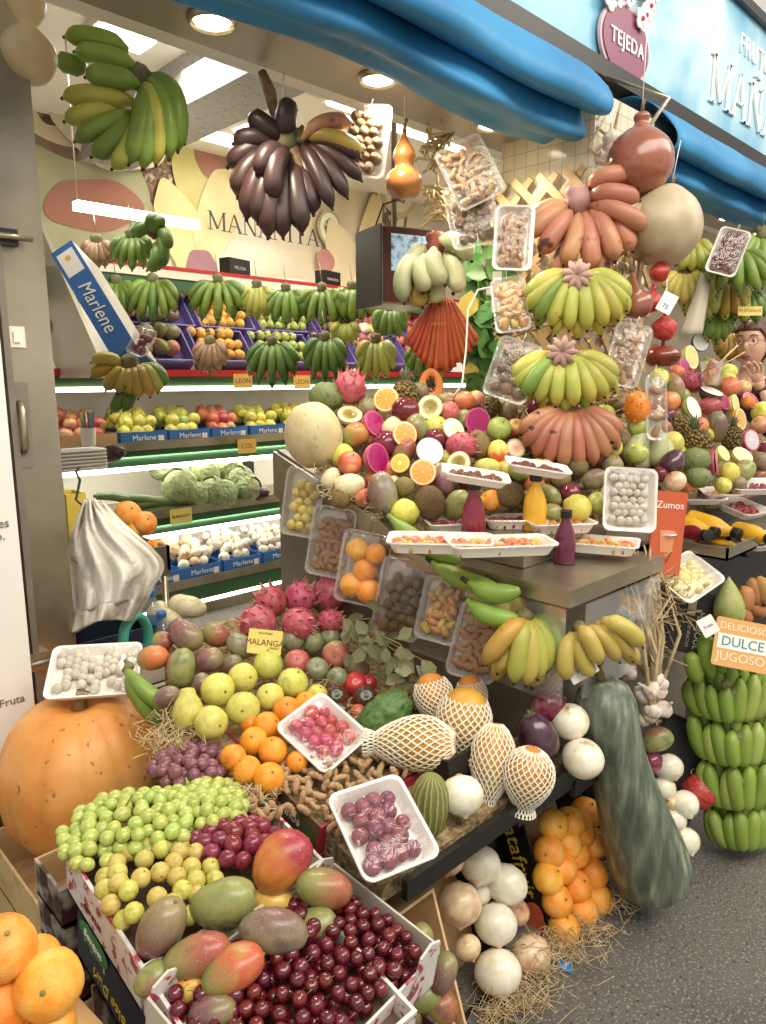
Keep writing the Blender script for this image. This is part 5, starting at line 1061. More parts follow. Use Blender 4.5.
# low crate with green pink mangoes under the cherry box
wd = crate('pale slatted wooden crate standing behind the cherry box', Matrix.Translation((.875, .93, .20)) @ Matrix.Rotation(math.radians(70), 4, 'X'), .20, .30, .14, (wood, wood), sides=wood, name='wooden_crate')
for i in range(4): ob('slat', MB().box((-.096 + i * .05, -.15, .005), (-.056 + i * .05, .15, .014)).mesh('s', wood, False), wd)
wb = crate('open pale crate of green and pink mangoes beneath the cherry box', Matrix.Translation((.85, .80, .0)) @ Matrix.Rotation(math.radians(40), 4, 'X'), .22, .34, .12, (card, wood), name='wooden_crate')
pw = PLB(.72, math.radians(40), .16)
for k, x, y, w_, h_, a, lab in (('mango_green', 418, 940, 34, 28, 60, 'green mango just right of the cherry box corner'), ('mango_purple', 443, 973, 40, 30, 60, 'green and pink mango highest at the right under the cherry box'), ('mango_green', 422, 997, 42, 34, 20, 'green mango under the cherry box front'), ('mango_red', 440, 1011, 40, 34, 40, 'pinkish mango lowest under the cherry box'), ('mango_purple', 405, 1012, 40, 32, 0, 'dull mango at the bottom picture edge under the cherry box')):
    F(k, x, y, w_, h_, a, lab=lab, z=1.30)
straw_tuft('loose_straw', 'loose pale straw strewn at the foot of the leaning crates', [onH(540, 985, .01), onH(520, 1000, .01), onH(560, 955, .01), onH(590, 930, .02), onH(612, 905, .02), onH(500, 1015, .01), onH(545, 950, .05), onH(575, 945, .03)], 420, .07, 3)
straw_tuft('straw_bedding', 'loose pale straw between the pumpkin, grapes, oranges and tomatoes', [at(x, y, PA.hit(x, y, .008)) for x, y in ((168, 735), (180, 722), (172, 748), (250, 798), (345, 675), (348, 720), (300, 690), (352, 745))], 480, .05, 4)
bt = card_sign('small blue printed label lying on the floor by the onion crate', pmat(onH(565, 966, .004), (0, -.2, 1), (0, 1, 0), 20), .03, .035, M('label_blue', '2f86c0', rnd=None), [('Cata', .012, 0, 0, wht)], name='fallen_label')
# near left crate of big oranges
cN = crate('cardboard box of large oranges at the lower left corner', Matrix.Translation((.26, .72, .06)) @ Matrix.Rotation(-.35, 4, 'Z'), .36, .34, .32, (card, card)) if 0 else None
zz = 1.03
for x, y, w_, lab in ((3, 948, 64, 'large orange cut by the picture edge, upper one'), (36, 962, 50, 'large orange behind the others in the corner box'), (49, 984, 66, 'large whole orange nearest the cardboard flap'), (4, 1004, 64, 'large orange at the lower picture edge'), (48, 1030, 56, 'large orange showing only its top at the bottom edge')):
    F('orange2', x, y, w_, z=zz + (.05 if x == 36 else 0), lab=lab)
pz = at(30, 990, 1.06)
cN = crate('cardboard box of large oranges at the lower left corner', Matrix.Translation((pz.x - .075, pz.y + .02, pz.z - .36)) @ Matrix.Rotation(.1, 4, 'Z'), .20, .26, .32, (card, card))
ob('box_flap', MB().box((0, -.12, 0), (.04, .12, .005)).mesh('f', card, False), cN, Matrix.Translation((.10, 0, .32)) @ Matrix.Rotation(.5, 4, 'Y'))
ob('paper_lining', MB().box((-.09, -.12, .25), (.09, .12, .26)).mesh('l', card, False), cN)
# ============================================================ the mound of mixed fruit on the steel counter
mo = [
('melon', 313, 435, 66, 58, 100, 0, None, 'big pale cream melon at the left end of the mixed fruit mound'),
('cherimoya', 327, 397, 34, 28, 0, .03, None, 'dark green cherimoya above the pale cream melon'),
('dragon', 350, 388, 32, 32, 0, .04, (.2, .6, .5), 'whole pink dragon fruit at the top of the mound, right of the cherimoya'),
('orange_half', 386, 399, 26, 26, 0, .05, (-.25, .15, 1), 'orange half standing highest at the left of the mound'),
('passion_half', 350, 414, 25, 25, 0, .03, (.1, .7, .8), 'granadilla half just right of the pale melon'),
('mango_orange', 355, 436, 29, 24, 20, .02, None, 'small red mango right of the pale melon'),
('dragon_half', 375, 423, 27, 27, 0, .03, (.7, .25, .7), 'upper magenta dragon fruit half beside the small red mango'),
('brown_round', 367, 408, 22, 22, 0, .02, None, 'brown round fruit between granadilla half and magenta half'),
('dragon_half', 378, 458, 31, 31, 0, .03, (.7, .1, .7), 'lower larger magenta dragon fruit half'),
('plum', 386, 444, 28, 28, 0, .01, None, 'dark glossy plum between the two magenta halves'),
('pepino', 394, 428, 26, 23, 60, .01, None, 'cream pepino left of the orange half in the mound middle'),
('orange_half', 405, 434, 26, 26, 0, .05, (.35, .1, 1), 'orange half in the middle of the mound, beside the green mango'),
('yellow_round', 342, 455, 24, 24, 0, .01, None, 'yellow fruit directly right of the melon base'),
('peach', 350, 463, 25, 25, 0, .02, None, 'orange peach overlapping the yellow fruit by the melon'),
('pepino', 331, 478, 23, 19, 60, .0, None, 'small cream pepino at the lower left counter edge'),
('pepino', 350, 485, 31, 23, 12, .01, None, 'larger cream pepino at the lower left counter edge'),
('peach', 363, 497, 19, 19, 0, .0, None, 'small reddish peach below the larger cream pepino'),
('mango_olive', 384, 494, 46, 31, 98, .02, None, 'large olive red mango standing at the counter edge'),
('yellow_half', 400, 463, 20, 20, 0, .045, (-.3, .2, 1), 'small yellow fruit half with a pale core'),
('mango_red', 404, 452, 31, 25, 60, .01, None, 'red mango behind the small yellow half'),
('kiwi', 404, 487, 22, 21, 90, .03, (.1, -.1, 1), 'kiwi right of the large olive mango'),
('pepino', 394, 484, 18, 16, 90, .0, None, 'pale fruit behind the kiwi'),
('lemon', 405, 513, 30, 29, 0, .01, None, 'bright yellow lemon round at the counter edge'),
('pineapple', 405, 396, 30, 28, 90, .02, None, 'pineapple behind the dark red plum at the top of the mound'),
('plum', 406, 411, 30, 30, 0, .03, None, 'large dark red plum below the upper pineapple'),
('passion_half', 430, 407, 25, 25, 0, .06, (-.2, .15, 1), 'granadilla half under the standing papaya half'),
('pomegranate', 449, 412, 22, 22, 0, .03, None, 'rosy pomegranate right of the granadilla half'),
('peach', 465, 401, 22, 20, 0, .02, None, 'red peach at the upper right of the pomegranate'),
('mango_green', 418, 428, 30, 25, 110, .02, None, 'green mango right of the middle orange half'),
('guava', 436, 427, 24, 24, 0, .02, None, 'pale yellow fruit right of the green mango'),
('pale_half', 454, 429, 24, 24, 0, .04, (.45, .35, .9), 'pale yellow cut fruit with a long open face'),
('dragon_half', 478, 421, 27, 27, 0, .04, (.3, -.1, 1), 'magenta dragon fruit half at the right of the mound'),
('pineapple', 490, 408, 22, 19, 60, .02, None, 'small pineapple behind the right magenta half'),
('apple_green', 499, 429, 25, 25, 0, .02, None, 'dull green apple below the small pineapple'),
('coconut_half', 430, 451, 29, 29, 0, .045, (.25, .25, 1), 'opened white coconut half in the mound middle'),
('plum', 436, 440, 26, 24, 0, .01, None, 'reddish fruit behind the coconut half'),
('dragon', 461, 446, 32, 28, 0, .02, (.7, .1, .5), 'whole dusty pink dragon fruit right of the coconut half'),
('kiwi', 478, 445, 31, 24, 100, .01, None, 'large brown kiwi right of the whole pink dragon fruit'),
('peach_two', 498, 452, 27, 21, 90, .02, None, 'two toned yellow and red peach at the right of the mound'),
('fig_half', 516, 448, 20, 20, 0, .03, (.2, .2, 1), 'small pinkish cut fruit beside the hanging pack of walnuts'),
('orange_half', 423, 472, 27, 27, 0, .05, (-.1, .1, 1), 'orange half below the white coconut half'),
('passion_half', 458, 463, 25, 25, 0, .05, (-.5, .3, .9), 'lowest granadilla half, right of the lower orange half'),
('guava', 443, 459, 19, 19, 0, .0, None, 'yellow fruit peeping below the coconut half'),
('guava', 487, 468, 30, 20, 0, .01, None, 'pale yellow melon behind the juice tray'),
('mango_purple', 442, 479, 36, 25, 110, .0, None, 'purple green mango right of the lower orange half'),
('coconut', 430, 503, 36, 31, 100, .01, None, 'rough brown coconut beside the yellow lemon'),
('mango_green', 456, 505, 34, 26, 60, .0, None, 'olive green mango behind the red juice bottle'),
('orange2', 491, 500, 21, 21, 0, .0, None, 'green and orange mandarin right of the red juice bottle'),
('coconut', 510, 495, 29, 27, 0, .01, None, 'second brown coconut between the two tall bottles'),
('lemon', 577, 508, 31, 28, 150, .0, None, 'large greenish lemon behind the dark purple juice bottle'),
('mango_green', 549, 495, 28, 19, -45, .0, None, 'long green mango beside the yellow juice bottle'),
('mango_green', 552, 513, 24, 18, -25, .0, None, 'second green mango under the long one by the yellow bottle'),
('mango_green', 463, 421, 24, 20, 80, .0, None, 'small green mango behind the pale cut fruit'), ('mango_red', 448, 400, 22, 18, 0, .0, None, 'small red mango behind the pomegranate'), ('brown_round', 420, 392, 20, 20, 0, .0, None, 'brown round fruit under the papaya half'),
('apple_pink', 475, 400, 20, 20, 0, .0, None, 'pink apple behind the right magenta half'), ('pomegranate', 370, 436, 20, 20, 0, .0, None, 'red pomegranate between the small mango and the plum'), ('peach', 390, 470, 20, 20, 0, -.01, None, 'orange peach behind the large olive mango'),
('plum', 468, 480, 22, 22, 0, .0, None, 'dark plum behind the fruit tray on the red bottle'), ('apple_green', 520, 470, 24, 24, 0, .0, None, 'green apple under the white fruit tray'), ('guava', 536, 470, 24, 24, 0, .0, None, 'pale guava above the yellow juice bottle'), ('brown_round', 508, 412, 22, 22, 0, .0, None, 'brown fruit beside the hanging walnut pack'),
('horned', 637, 407, 32, 25, 95, .10, None, 'orange horned melon hanging among the garlic right of the pillar'),
('apple_red', 515, 428, 20, 20, 0, .0, None, 'red apple near the foot of the lattice'), ('brown_round', 532, 440, 22, 22, 0, .0, None, 'brown fruit under the reddish banana hand'), ('onion_brown', 545, 470, 24, 22, 0, .0, None, 'small brown onion below the reddish banana hand'), ('mango_olive', 595, 480, 26, 22, 0, .0, None, 'olive mango at the foot of the pillar'), ('brown_round', 560, 478, 22, 22, 0, .0, None, 'brown round fruit under the reddish banana tips'), ('onion_brown', 612, 492, 22, 22, 0, .0, None, 'small brown onion left of the white mushroom pack'),
]
for k, x, y, w_, h_, a, lf_, dd, lab in mo:
    if k == 'horned': F(k, x, y, w_, h_, a, z=2.15, lab=lab); continue
    F(k, x, y, w_, h_, a, PC, lab, lift=lf_, d=dd)
q = mrot(D(1, .05, -.1), D(.1, -.2, -1) * -1, D(0, 1, .2)); q = mrot(D(1, 0, 0), D(0, .05, 1), D(0, -1, .05) * -1)
xa = D(1, .05, 0); za = D(-.05, 1, .1); ya = za.cross(xa)
put(P['papaya_half'], Matrix.Translation(at(431, 384, 2.34)) @ Matrix((xa * .040, -ya * -.040, za * .052)).transposed().to_4x4() @ Matrix.Rotation(PI, 4, 'Z'), 'upright orange papaya half with black seeds at the top of the mound', 'papaya half')
# low filler fruit in the gaps of the mound
kinds = ['mango_green', 'mango_red', 'apple_pink', 'brown_round', 'guava', 'peach', 'kiwi', 'apple_green', 'plum']; rr = random.Random(31); fp = [(m[1], m[2]) for m in mo]; n_f = 0; fl_items = []
for i in range(900):
    x, y = rr.uniform(335, 640), rr.uniform(392, 505)
    if y > 470 + (x - 335) * .9 + 30 or y < 400 - 12 * (x < 500) or min(math.hypot(x - a, y - b) for a, b in fp) < 15.5: continue
    fp.append((x, y)); k = rr.choice(kinds); fl_items.append(F(k, x, y, 22, pl=PC, lift=-.012))
pile(fl_items, [f'{i[2]} half hidden' for i in fl_items], 'the mixed mound', 'fruit half hidden in the mixed mound', 16)
ob('display_lip', MB().box((1.386, .9, 1.0), (1.395, .92, 1.01)).mesh('x', steel, False), ctr)
straw_tuft('counter_straw', 'pale straw wisps under the fruit along the steel counter edge', [at(x, y, PC.hit(x, y, .01)) for x, y in ((330, 495), (345, 500), (365, 508), (380, 520), (320, 470))], 90, .045, 8, spread=.015)
# bottles
jb = MB().lathe([(.0, 0), (.030, 0), (.033, .006), (.033, .05), (.031, .085), (.020, .115), (.0145, .13), (.014, .145)], 26)
capb = MB().lathe([(.017, .140), (.0175, .142), (.0175, .160), (.016, .163), (0, .163)], 20).mesh('cap', black)
def bottle(label, p, m, s=1.0, tilt=None, group=None):
    t = thing('juice_bottle', label, 'bottle', (Matrix.Translation(p) @ (tilt or I4) @ Matrix.Scale(s, 4)), group)
    ob('bottle_body', jb.mesh('jb', m), t); ob('cap', capb, t); return t
jr = M('juice_red', ['7a1428', '8c1c34'], rough=.12, rnd=None, coat=.6); jy = M('juice_yellow', ['e0a51c', 'e8b430'], rough=.12, rnd=None, coat=.6); jp = M('juice_purple', ['5a1834', '6d2040'], rough=.12, rnd=None, coat=.6)
HL = .942
def onledge(px, py, h=HL): return onH(px, py, h)
bottle('red juice bottle with a fruit tray balanced on its cap', onledge(473, 540, .999), jr, .92)
bottle('yellow juice bottle with black cap under the wrapped tray', onledge(534, 530, .999), jy, .95)
bottle('dark purple juice bottle with black cap nearest the ledge corner', onledge(564, 562), jp, .82)
# trays on the ledge
lt = [(440, 548, .25, .13, 'slice', 20, -5, 'long white tray of wrapped sliced fruit at the counter end of the ledge'), (500, 551, .25, .12, 'slice', 20, 8, 'white tray of yellow fruit slices between the red and purple bottles'), (595, 549, .22, .12, 'slice', 24, -22, 'white tray of yellow mango slices right of the purple bottle'),
      (512, 526, .16, .10, 'redslice', 26, 0, 'small white tray of dark red fruit behind the trays, between bottles'), (560, 530, .18, .10, 'slice', 20, 10, 'white tray behind the purple bottle'), (634, 535, .24, .14, 'slice', 30, -30, 'white tray of mixed cut fruit at the right end of the steel ledge'), (452, 530, .14, .10, 'redslice', 20, 10, 'small tray of dark berries left of the red bottle')]
for i, (x, y, w_, h_, kd, n_, ro, lab) in enumerate(lt):
    p = onledge(x, y, (1.0 if i in (0, 1, 3, 4, 6) else HL) + .004 + .014 * (i in (2, 5))); pack(lab, Matrix.Translation(p) @ Matrix.Rotation(AZ - PI / 2 + math.radians(ro), 4, 'Z'), kd, n_ + 14, .015, w_, h_, .024, bulge=.006, nm='fruit_tray', part='fruit_slice', flat=.6, cat='tray')
pb_ = onledge(473, 540, .999); pack('white tray of dark dried pods balanced on the red juice bottle', pmat(pb_ + Vector((0, 0, .152)), (.03, -.18, 1), (0, 1, 0), -48), 'date', 18, .011, .17, .11, .018, bulge=.006, nm='fruit_tray', part='dried_pod', cat='tray')
pb_ = onledge(534, 530, .999); pack('white tray of green herbs and pods resting on the yellow juice bottle', pmat(pb_ + Vector((0, 0, .158)), (.03, -.18, 1), (0, 1, 0), -48), 'date', 16, .011, .17, .11, .018, bulge=.006, nm='fruit_tray', part='dried_pod', cat='tray')
pack('upright white pack of small mushrooms at the foot of the pillar', pmat(at(627, 500, 1.93), (-.62, -.72, .22), (0, 0, 1), -4), 'brussel', 50, .0125, .145, .17, .022, bulge=.012)
# sign Zumos
zs = card_sign('tall orange card lettered in white beside the upright mushroom pack', pmat(at(667, 534, 1.95), (-.62, -.75, .1), (0, 0, 1), -5), .092, .23, M('card_orange', ['c9552c', 'd5643a'], rough=.5, rnd=None), [('Zumos', .027, 0, .078, wht)], name='standing_card')
ob('printed_glass', MB().poly([(-.016, -.03), (.016, -.03), (.022, .03), (-.022, .03)], .001).mesh('g', M('print_peach', 'e09060', rnd=None), False), zs, Matrix.Translation((0, -.02, .002)))
# ============================================================ packs hanging on the steel end panel
hp_ = [(305, 502, 2.15, 'kumquat', 34, .0165, .13, .21, 'clear hanging pack of yellow kumquats, leftmost on the steel end panel'), (333, 541, 2.10, 'almond', 50, .0125, .14, .21, 'hanging pack of almonds right of the kumquats'), (365, 567, 2.02, 'mandarin', 7, .034, .15, .21, 'hanging pack of mandarins in the middle of the end panel'),
       (402, 597, 1.95, 'walnut', 34, .0165, .14, .22, 'hanging pack of walnuts right of the mandarins'), (442, 608, 1.92, 'dried', 22, .014, .12, .17, 'hanging pack of mixed dried fruit'), (478, 640, 1.80, 'almond', 50, .0125, .13, .19, 'rightmost hanging pack of nuts, touching the yellow bananas')]
hook = MB().tube([(0, 0, 0), (0, .0, .03), (0, .02, .05)], .0015, 5)
for i, (x, y, z, kd, n_, r, w_, h_, lab) in enumerate(hp_):
    p = onX(x, y, 1.355); z = pix(p)[2]; s_ = 1
    t = pack(lab, pmat(p, (-.9, -.62, .12), (0, 0, 1), -7 - i), kd, int(n_ * 1.6), r, w_ * .95, h_, .026, clear=True, bulge=.012, fill=(1, .9))
    ob('hook', MB().tube([(0, h_ / 2 - .005, .01), (0, h_ / 2 + .02, .005), (0, h_ / 2 + .03, -.02)], .0015, 5).mesh('h', steel), t)
# ============================================================ pillar hangings
fingers('big reddish banana hand fanned like a star, highest on the pillar', [(578, 217, 560, 252, 556, 278, .04), (592, 220, 604, 252, 602, 282, .04), (565, 206, 540, 208, 531, 224, .03), (591, 188, 602, 170, 630, 176, .0), (590, 197, 612, 187, 638, 200), (591, 206, 622, 206, 647, 229, -.01), (600, 214, 624, 226, 632, 250, .02), (591, 212, 610, 228, 615, 260, -.01), (585, 214, 590, 240, 592, 268, .0), (578, 215, 577, 240, 564, 264), (571, 212, 556, 226, 541, 254), (567, 208, 547, 212, 528, 238)], 2.24, BR, 9.6, cr=pinkcr, crs=.042, crp=(578, 201), bulge=.09)
fingers('yellow green banana hand in the middle of the pillar under a pink flower stump', fan2(578, 272, 50, 58, 10, -94, 94, n2=7), 2.14, BYG, 7.9, cr=pinkcr, crs=.03, crp=(578, 274), alt=BG, bulge=.10)
fingers('yellow green banana hand below the middle one on the pillar', fan2(565, 354, 50, 52, 10, -94, 94, n2=7), 2.10, BYG, 7.8, cr=pinkcr, crs=.03, crp=(565, 354), alt=BG, bulge=.10)
fingers('reddish banana hand lowest on the pillar with dark flecks', fan2(571, 408, 49, 62, 10, -84, 84, n2=6, dr=.35), 2.10, BRR, 7.6, cr=crownm, crs=.022, crp=(571, 410), bulge=.09)
pf_ = MB()
for k in range(9):
    a = 2 * PI * k / 9; pf_.tube([(0, 0, 0), (.022 * math.cos(a), -.02, .022 * math.sin(a)), (.045 * math.cos(a), -.022, .045 * math.sin(a))], [.016, .013, .004], 7)
fm = pf_.mesh('fs', pinkcr)
for x, y, z, lab in ((577, 276, 2.08, 'pinkish stub cluster crowning the middle banana hand'), (562, 352, 2.04, 'brownish stub crowning the fourth banana hand')):
    t = thing('banana_stump', lab, 'stump', face(x, y, z)[1]); ob('stubs', fm, t)
# gourds
def gourd(label, m, p, prof, sc_, stem=True, cat='gourd', string=None, nm='hanging_gourd', rot=None):
    t = thing(nm, label, cat, Matrix.Translation(p) @ (rot or I4)); mb = fruit(prof, m, n=36, vs=30, wob=.03, seed=p[0]); mb.v = [(a * sc_, b * sc_, c * sc_) for a, b, c in mb.v]
    ob('gourd_body', mb.mesh('g', m), t); top = prof[-1][1] * sc_
    ob('stem', MB().tube([(0, 0, top - .004), (.003, 0, top + .02), (.01, 0, top + .035)], [.008, .005, .006], 7).mesh('s', stemm), t)
    if string: ob('string', MB().tube([(0, 0, top + .02), (0, 0, top + string)], .0015, 4).mesh('s', wht), t)
gr_ = M('gourd_russet', ['8a4a34', '9f5c42', '7a3f2e'], sc=9, rough=.22, rnd=None, coat=.4); gc_ = M('gourd_cream', ['b5a07c', 'c8b694', '9c8a68'], sc=5, rough=.45, rnd=None, speck=('8d6f4c', 12, .64)); go_ = M('gourd_orange', ['a8622c', 'bf7a3c', '8f5028'], sc=12, rough=.25, rnd=None, coat=.4)
rp = [(0, -1), (.55, -.88), (.93, -.45), (1, 0), (.85, .5), (.5, .85), (.28, .98), (.2, 1.12), (.24, 1.25), (.18, 1.36), (0, 1.4)]
gourd('glossy russet round gourd hanging between the two awnings', gr_, at(639, 162, 2.22), rp, .102, string=.25)
gourd('large pale cream gourd hanging under the russet gourd', gc_, at(663, 226, 2.25), [(0, -1), (.6, -.9), (.98, -.4), (1.0, .1), (.8, .6), (.5, .9), (.25, 1.08), (0, 1.12)], .115, string=.15, rot=Matrix.Rotation(.3, 4, 'Y'))
gourd('small bottle gourd with russet skin right of the middle banana hand', gr_, at(637, 302, 2.15), [(0, -1), (.6, -.88), (1, -.3), (.85, .3), (.4, .7), (.28, 1.1), (.2, 1.6), (.12, 2.0), (0, 2.1)], .046, rot=Matrix.Rotation(-.5, 4, 'Y'))
bottlep = [(0, -1), (.55, -.92), (.92, -.55), (.95, -.1), (.7, .3), (.45, .5), (.5, .75), (.58, 1.0), (.5, 1.3), (.3, 1.65), (.15, 1.95), (.1, 2.15), (0, 2.2)]
gourd('orange brown bottle gourd hanging between the wrapped packs under the soffit', go_, at(404, 178, 2.25), bottlep, .062, string=.18)
gourd('pale bottle gourd hanging at the top of the steel post, lower bulb in view', M('gourd_tan', ['c9b284', 'd8c498', 'b59c6c'], sc=5, rough=.4, rnd=None), at(27, 52, 1.8), [(0, -1), (.6, -.9), (1, -.3), (.95, .2), (.6, .62), (.4, .8), (.6, 1.15), (.75, 1.5), (.7, 1.9), (.3, 2.3), (0, 2.4)], .07)
gourd('dark russet flat squash hanging right of the pillar above the plantains', M('squash_russet', ['6d2418', '8a3422', '5a1c14'], sc=6, rough=.2, rnd=None, coat=.4), at(662, 356, 2.2), [(0, -.55), (.6, -.6), (1, -.2), (1.05, .15), (.7, .5), (.3, .55), (0, .5)], .052, string=.2, nm='hanging_squash')
def redbag(label, x, y, z, r_):
    t = thing('net_bag', label, 'net bag', T(at(x, y, z))); rm = M('red_berries', ['b02a24', 'c8443a', '8a1f1c'], sc=40, rough=.35, rnd=None, bump=.7, bsc=50, bdist=.01)
    mb = fruit([(0, -1), (.6, -.85), (1, -.2), (.9, .4), (.4, .9), (.12, 1.1), (0, 1.12)], rm, n=24, wob=.15, seed=x); mb.v = [(a * r_, b * r_, c * r_) for a, b, c in mb.v]; ob('bag_contents', mb.mesh('b', rm), t)
    ob('tied_top', MB().tube([(0, 0, r_ * .95), (0, 0, r_ * 1.3), (.01, 0, r_ * 1.5)], [.006, .003, .01], 6).mesh('t', redp), t)
redbag('red net bag hanging above the dark flat squash', 664, 328, 2.18, .038); redbag('small red net bag right of the cream gourd base', 660, 272, 2.25, .03); redbag('small red net bag beside the small bottle gourd', 652, 302, 2.2, .03)
card_sign('small white, yellow and blue printed tag right of the small bottle gourd', pmat(at(667, 303, 2.12), D(-.1, 0, 1), (0, 0, 1), -28), .045, .06, wht, [('75', .02, 0, -.012, M('print_blue', '2c4f94', rnd=None))], name='printed_tag')
# braided garlic strings
gam = M('garlic_skin', ['cbb8a8', 'ddcfc0', 'b89aa0'], sc=2, rough=.5, rnd=(.02, .08)); huskm = M('dry_husk', ['a08860', 'c4ad82', '7d6a48'], sc=20, rough=.8, rnd=None)
garl = fruit([(0, -.9), (.5, -.85), (.95, -.4), (.95, 0), (.55, .45), (.2, .75), (.12, 1.3), (0, 1.4)], gam, ribs=8, rd=.1, n=32).mesh('gar', gam)
roots_ = MB(); rr = random.Random(1)
for k in range(12): a = rr.random() * 6.3; roots_.tube([(0, 0, -.8), (.25 * math.cos(a), .25 * math.sin(a), -1.1), (.4 * math.cos(a), .4 * math.sin(a), -1.35)], .02, 3)
rmesh = roots_.mesh('rt', huskm)
def garlic_string(label, pts, n, r_, seed=1, stalks=10, up=(0, 0, .3)):
    t = thing('garlic_string', label, 'garlic', T(pts[0])); o = Vector(pts[0]); rr = random.Random(seed)
    for i in range(n):
        f = i / max(1, n - 1) * (len(pts) - 1); k = min(int(f), len(pts) - 2); p = Vector(pts[k]).lerp(Vector(pts[k + 1]), f - k) - o + Vector((rr.gauss(0, r_ * .8), rr.gauss(0, r_ * .8), rr.gauss(0, r_ * .5)))
        b = ob('garlic_bulb', garl, t, T(p, zrot((rr.gauss(0, .5), rr.gauss(0, .5), .8)), r_ * rr.uniform(.8, 1.15))); ob('roots', rmesh, b)
    mb = MB()
    for k in range(stalks):
        a = Vector(rr.choice(pts)) - o; tp = Vector(pts[-1]) - o + Vector(up) + Vector((rr.gauss(0, .03), rr.gauss(0, .03), rr.gauss(0, .03)))
        mb.tube([a, (a + tp) / 2 + Vector((rr.gauss(0, .03), rr.gauss(0, .03), rr.gauss(0, .02))), tp], [.006, .005, .002], 5)
    ob('stalks', mb.mesh('st', huskm), t)
garlic_string('garlic string with long dry stalks hanging beside the long gourd', [at(652, 718, 1.92), at(660, 690, 1.95), at(645, 675, 1.95)], 10, .026, 3, 22, (0, .02, .30))
garlic_string('pinkish garlic string hanging along the right edge of the pillar', [at(625, 345, 2.3), at(636, 300, 2.32), at(628, 255, 2.34)], 12, .022, 4, 14, (0, 0, .1))
garlic_string('bunch of garlic hanging behind the russet gourd at the awning end', [at(607, 160, 2.4), at(612, 140, 2.4)], 7, .028, 5, 4, (0, 0, .08))
straw_tuft('dry_stalks', 'tangle of dry stalks filling the space behind the acrylic guard', [at(x, y, 2.0) for x, y in ((640, 590), (630, 610), (650, 620), (645, 650), (625, 575), (655, 600))], 260, .14, 6, rad=.0022, spread=.025, m=huskm)
straw_tuft('corn_husks', 'dry corn husks hanging under the soffit beside the bottle gourd', [at(x, y, 2.5) for x, y in ((436, 150), (440, 170), (438, 200), (446, 220))], 50, .16, 7, rad=.006, spread=.02, m=M('corn_husk', ['c9b583', 'dccb9c'], sc=8, rough=.7))
straw_tuft('dry_bouquet', 'dry husks hanging over the lower pillar between nut packs', [at(x, y, 2.28) for x, y in ((600, 400), (612, 420), (520, 330), (530, 390), (610, 330), (545, 420))], 120, .12, 9, rad=.003, spread=.03, m=huskm)
# packs on the pillar and under the soffit
hk = [(366, 145, 2.12, 'walnut', 40, .0165, .14, .22, -6, 'foggy pack of walnuts hanging left of the bottle gourd'), (470, 176, 2.15, 'peanut', 36, .0145, .15, .20, 26, 'pack of peanuts hanging tilted under the third spotlight'), (472, 218, 2.20, 'walnut', 40, .0165, .15, .20, 12, 'pack of walnuts hanging behind the tilted peanuts'),
      (513, 241, 2.13, 'almond', 54, .0125, .115, .195, -3, 'white pack of almonds fixed at the top left of the lattice'), (510, 307, 2.13, 'dried', 20, .015, .105, .165, 8, 'pack of yellow dried fruit left of the middle banana hand'), (512, 372, 2.08, 'walnut', 34, .0175, .13, .18, -18, 'pack of walnuts under the dried fruit pack'),
      (627, 357, 2.1, 'peanut', 36, .015, .105, .185, -12, 'pack of pale nuts right of the fourth banana hand'), (656, 408, 2.15, 'almond', 30, .013, .06, .20, 4, 'narrow pack of grey nuts right of the horned melon'), (727, 254, 2.9, 'date', 40, .013, .12, .19, -18, 'pack of dark dates hanging under the farther awning')]
for x, y, z, kd, n_, r, w_, h_, ro, lab in hk:
    white_t = 'white pack' in lab or 'dark dates' in lab
    t = pack(lab, pmat(at(x, y, z), D(-.1 if x < 600 else -.3, .05, 1), (0, 0, 1), ro), kd, n_, r, w_, h_, .024, clear=not white_t, bulge=.012)
    ob('hanging_cord', MB().tube([(0, h_ / 2, .005), (.003, h_ / 2 + .03, 0)], .001, 4).mesh('h', wht), t)
# bunches hanging in front of the stall
fingers('large green banana bunch hanging above the shop entrance', [(142, 82, 176, 70, 184, 142, .05), (127, 51, 102, 32, 66, 37), (85, 70, 72, 62, 60, 62, .04), (136, 68, 108, 50, 76, 52), (139, 86, 112, 70, 87, 77, -.02), (136, 104, 100, 88, 64, 98), (124, 110, 92, 108, 66, 121, .02), (134, 114, 105, 122, 76, 141, .0), (138, 116, 118, 138, 93, 156), (141, 112, 134, 146, 113, 168), (142, 80, 186, 74, 178, 150, .03), (142, 82, 174, 84, 169, 158, .02), (142, 84, 164, 96, 156, 164, .01), (141, 86, 154, 110, 143, 168, .0), (141, 90, 146, 122, 129, 163, -.01)], 1.95, BG, 9.6, crs=.03, crp=(140, 78), alt=BYG, bulge=.06)
fingers('dark purple banana hand drooping at the left of the twisted stalk', [(284, 142, 264, 122, 251, 118), (288, 136, 282, 116, 291, 103), (281, 146, 254, 132, 235, 143, .02), (278, 149, 247, 144, 229, 166, .03), (279, 153, 242, 158, 238, 196, .02), (281, 153, 250, 172, 247, 218), (283, 155, 258, 185, 258, 222), (285, 157, 268, 190, 268, 236), (288, 160, 280, 196, 283, 236), (291, 160, 298, 192, 302, 232), (295, 163, 310, 188, 313, 213, .02), (283, 150, 262, 148, 262, 176, -.03), (286, 150, 270, 160, 274, 200, -.03)], 2.0, BD, 10.5, crs=.035, crp=(288, 142), bulge=.06)
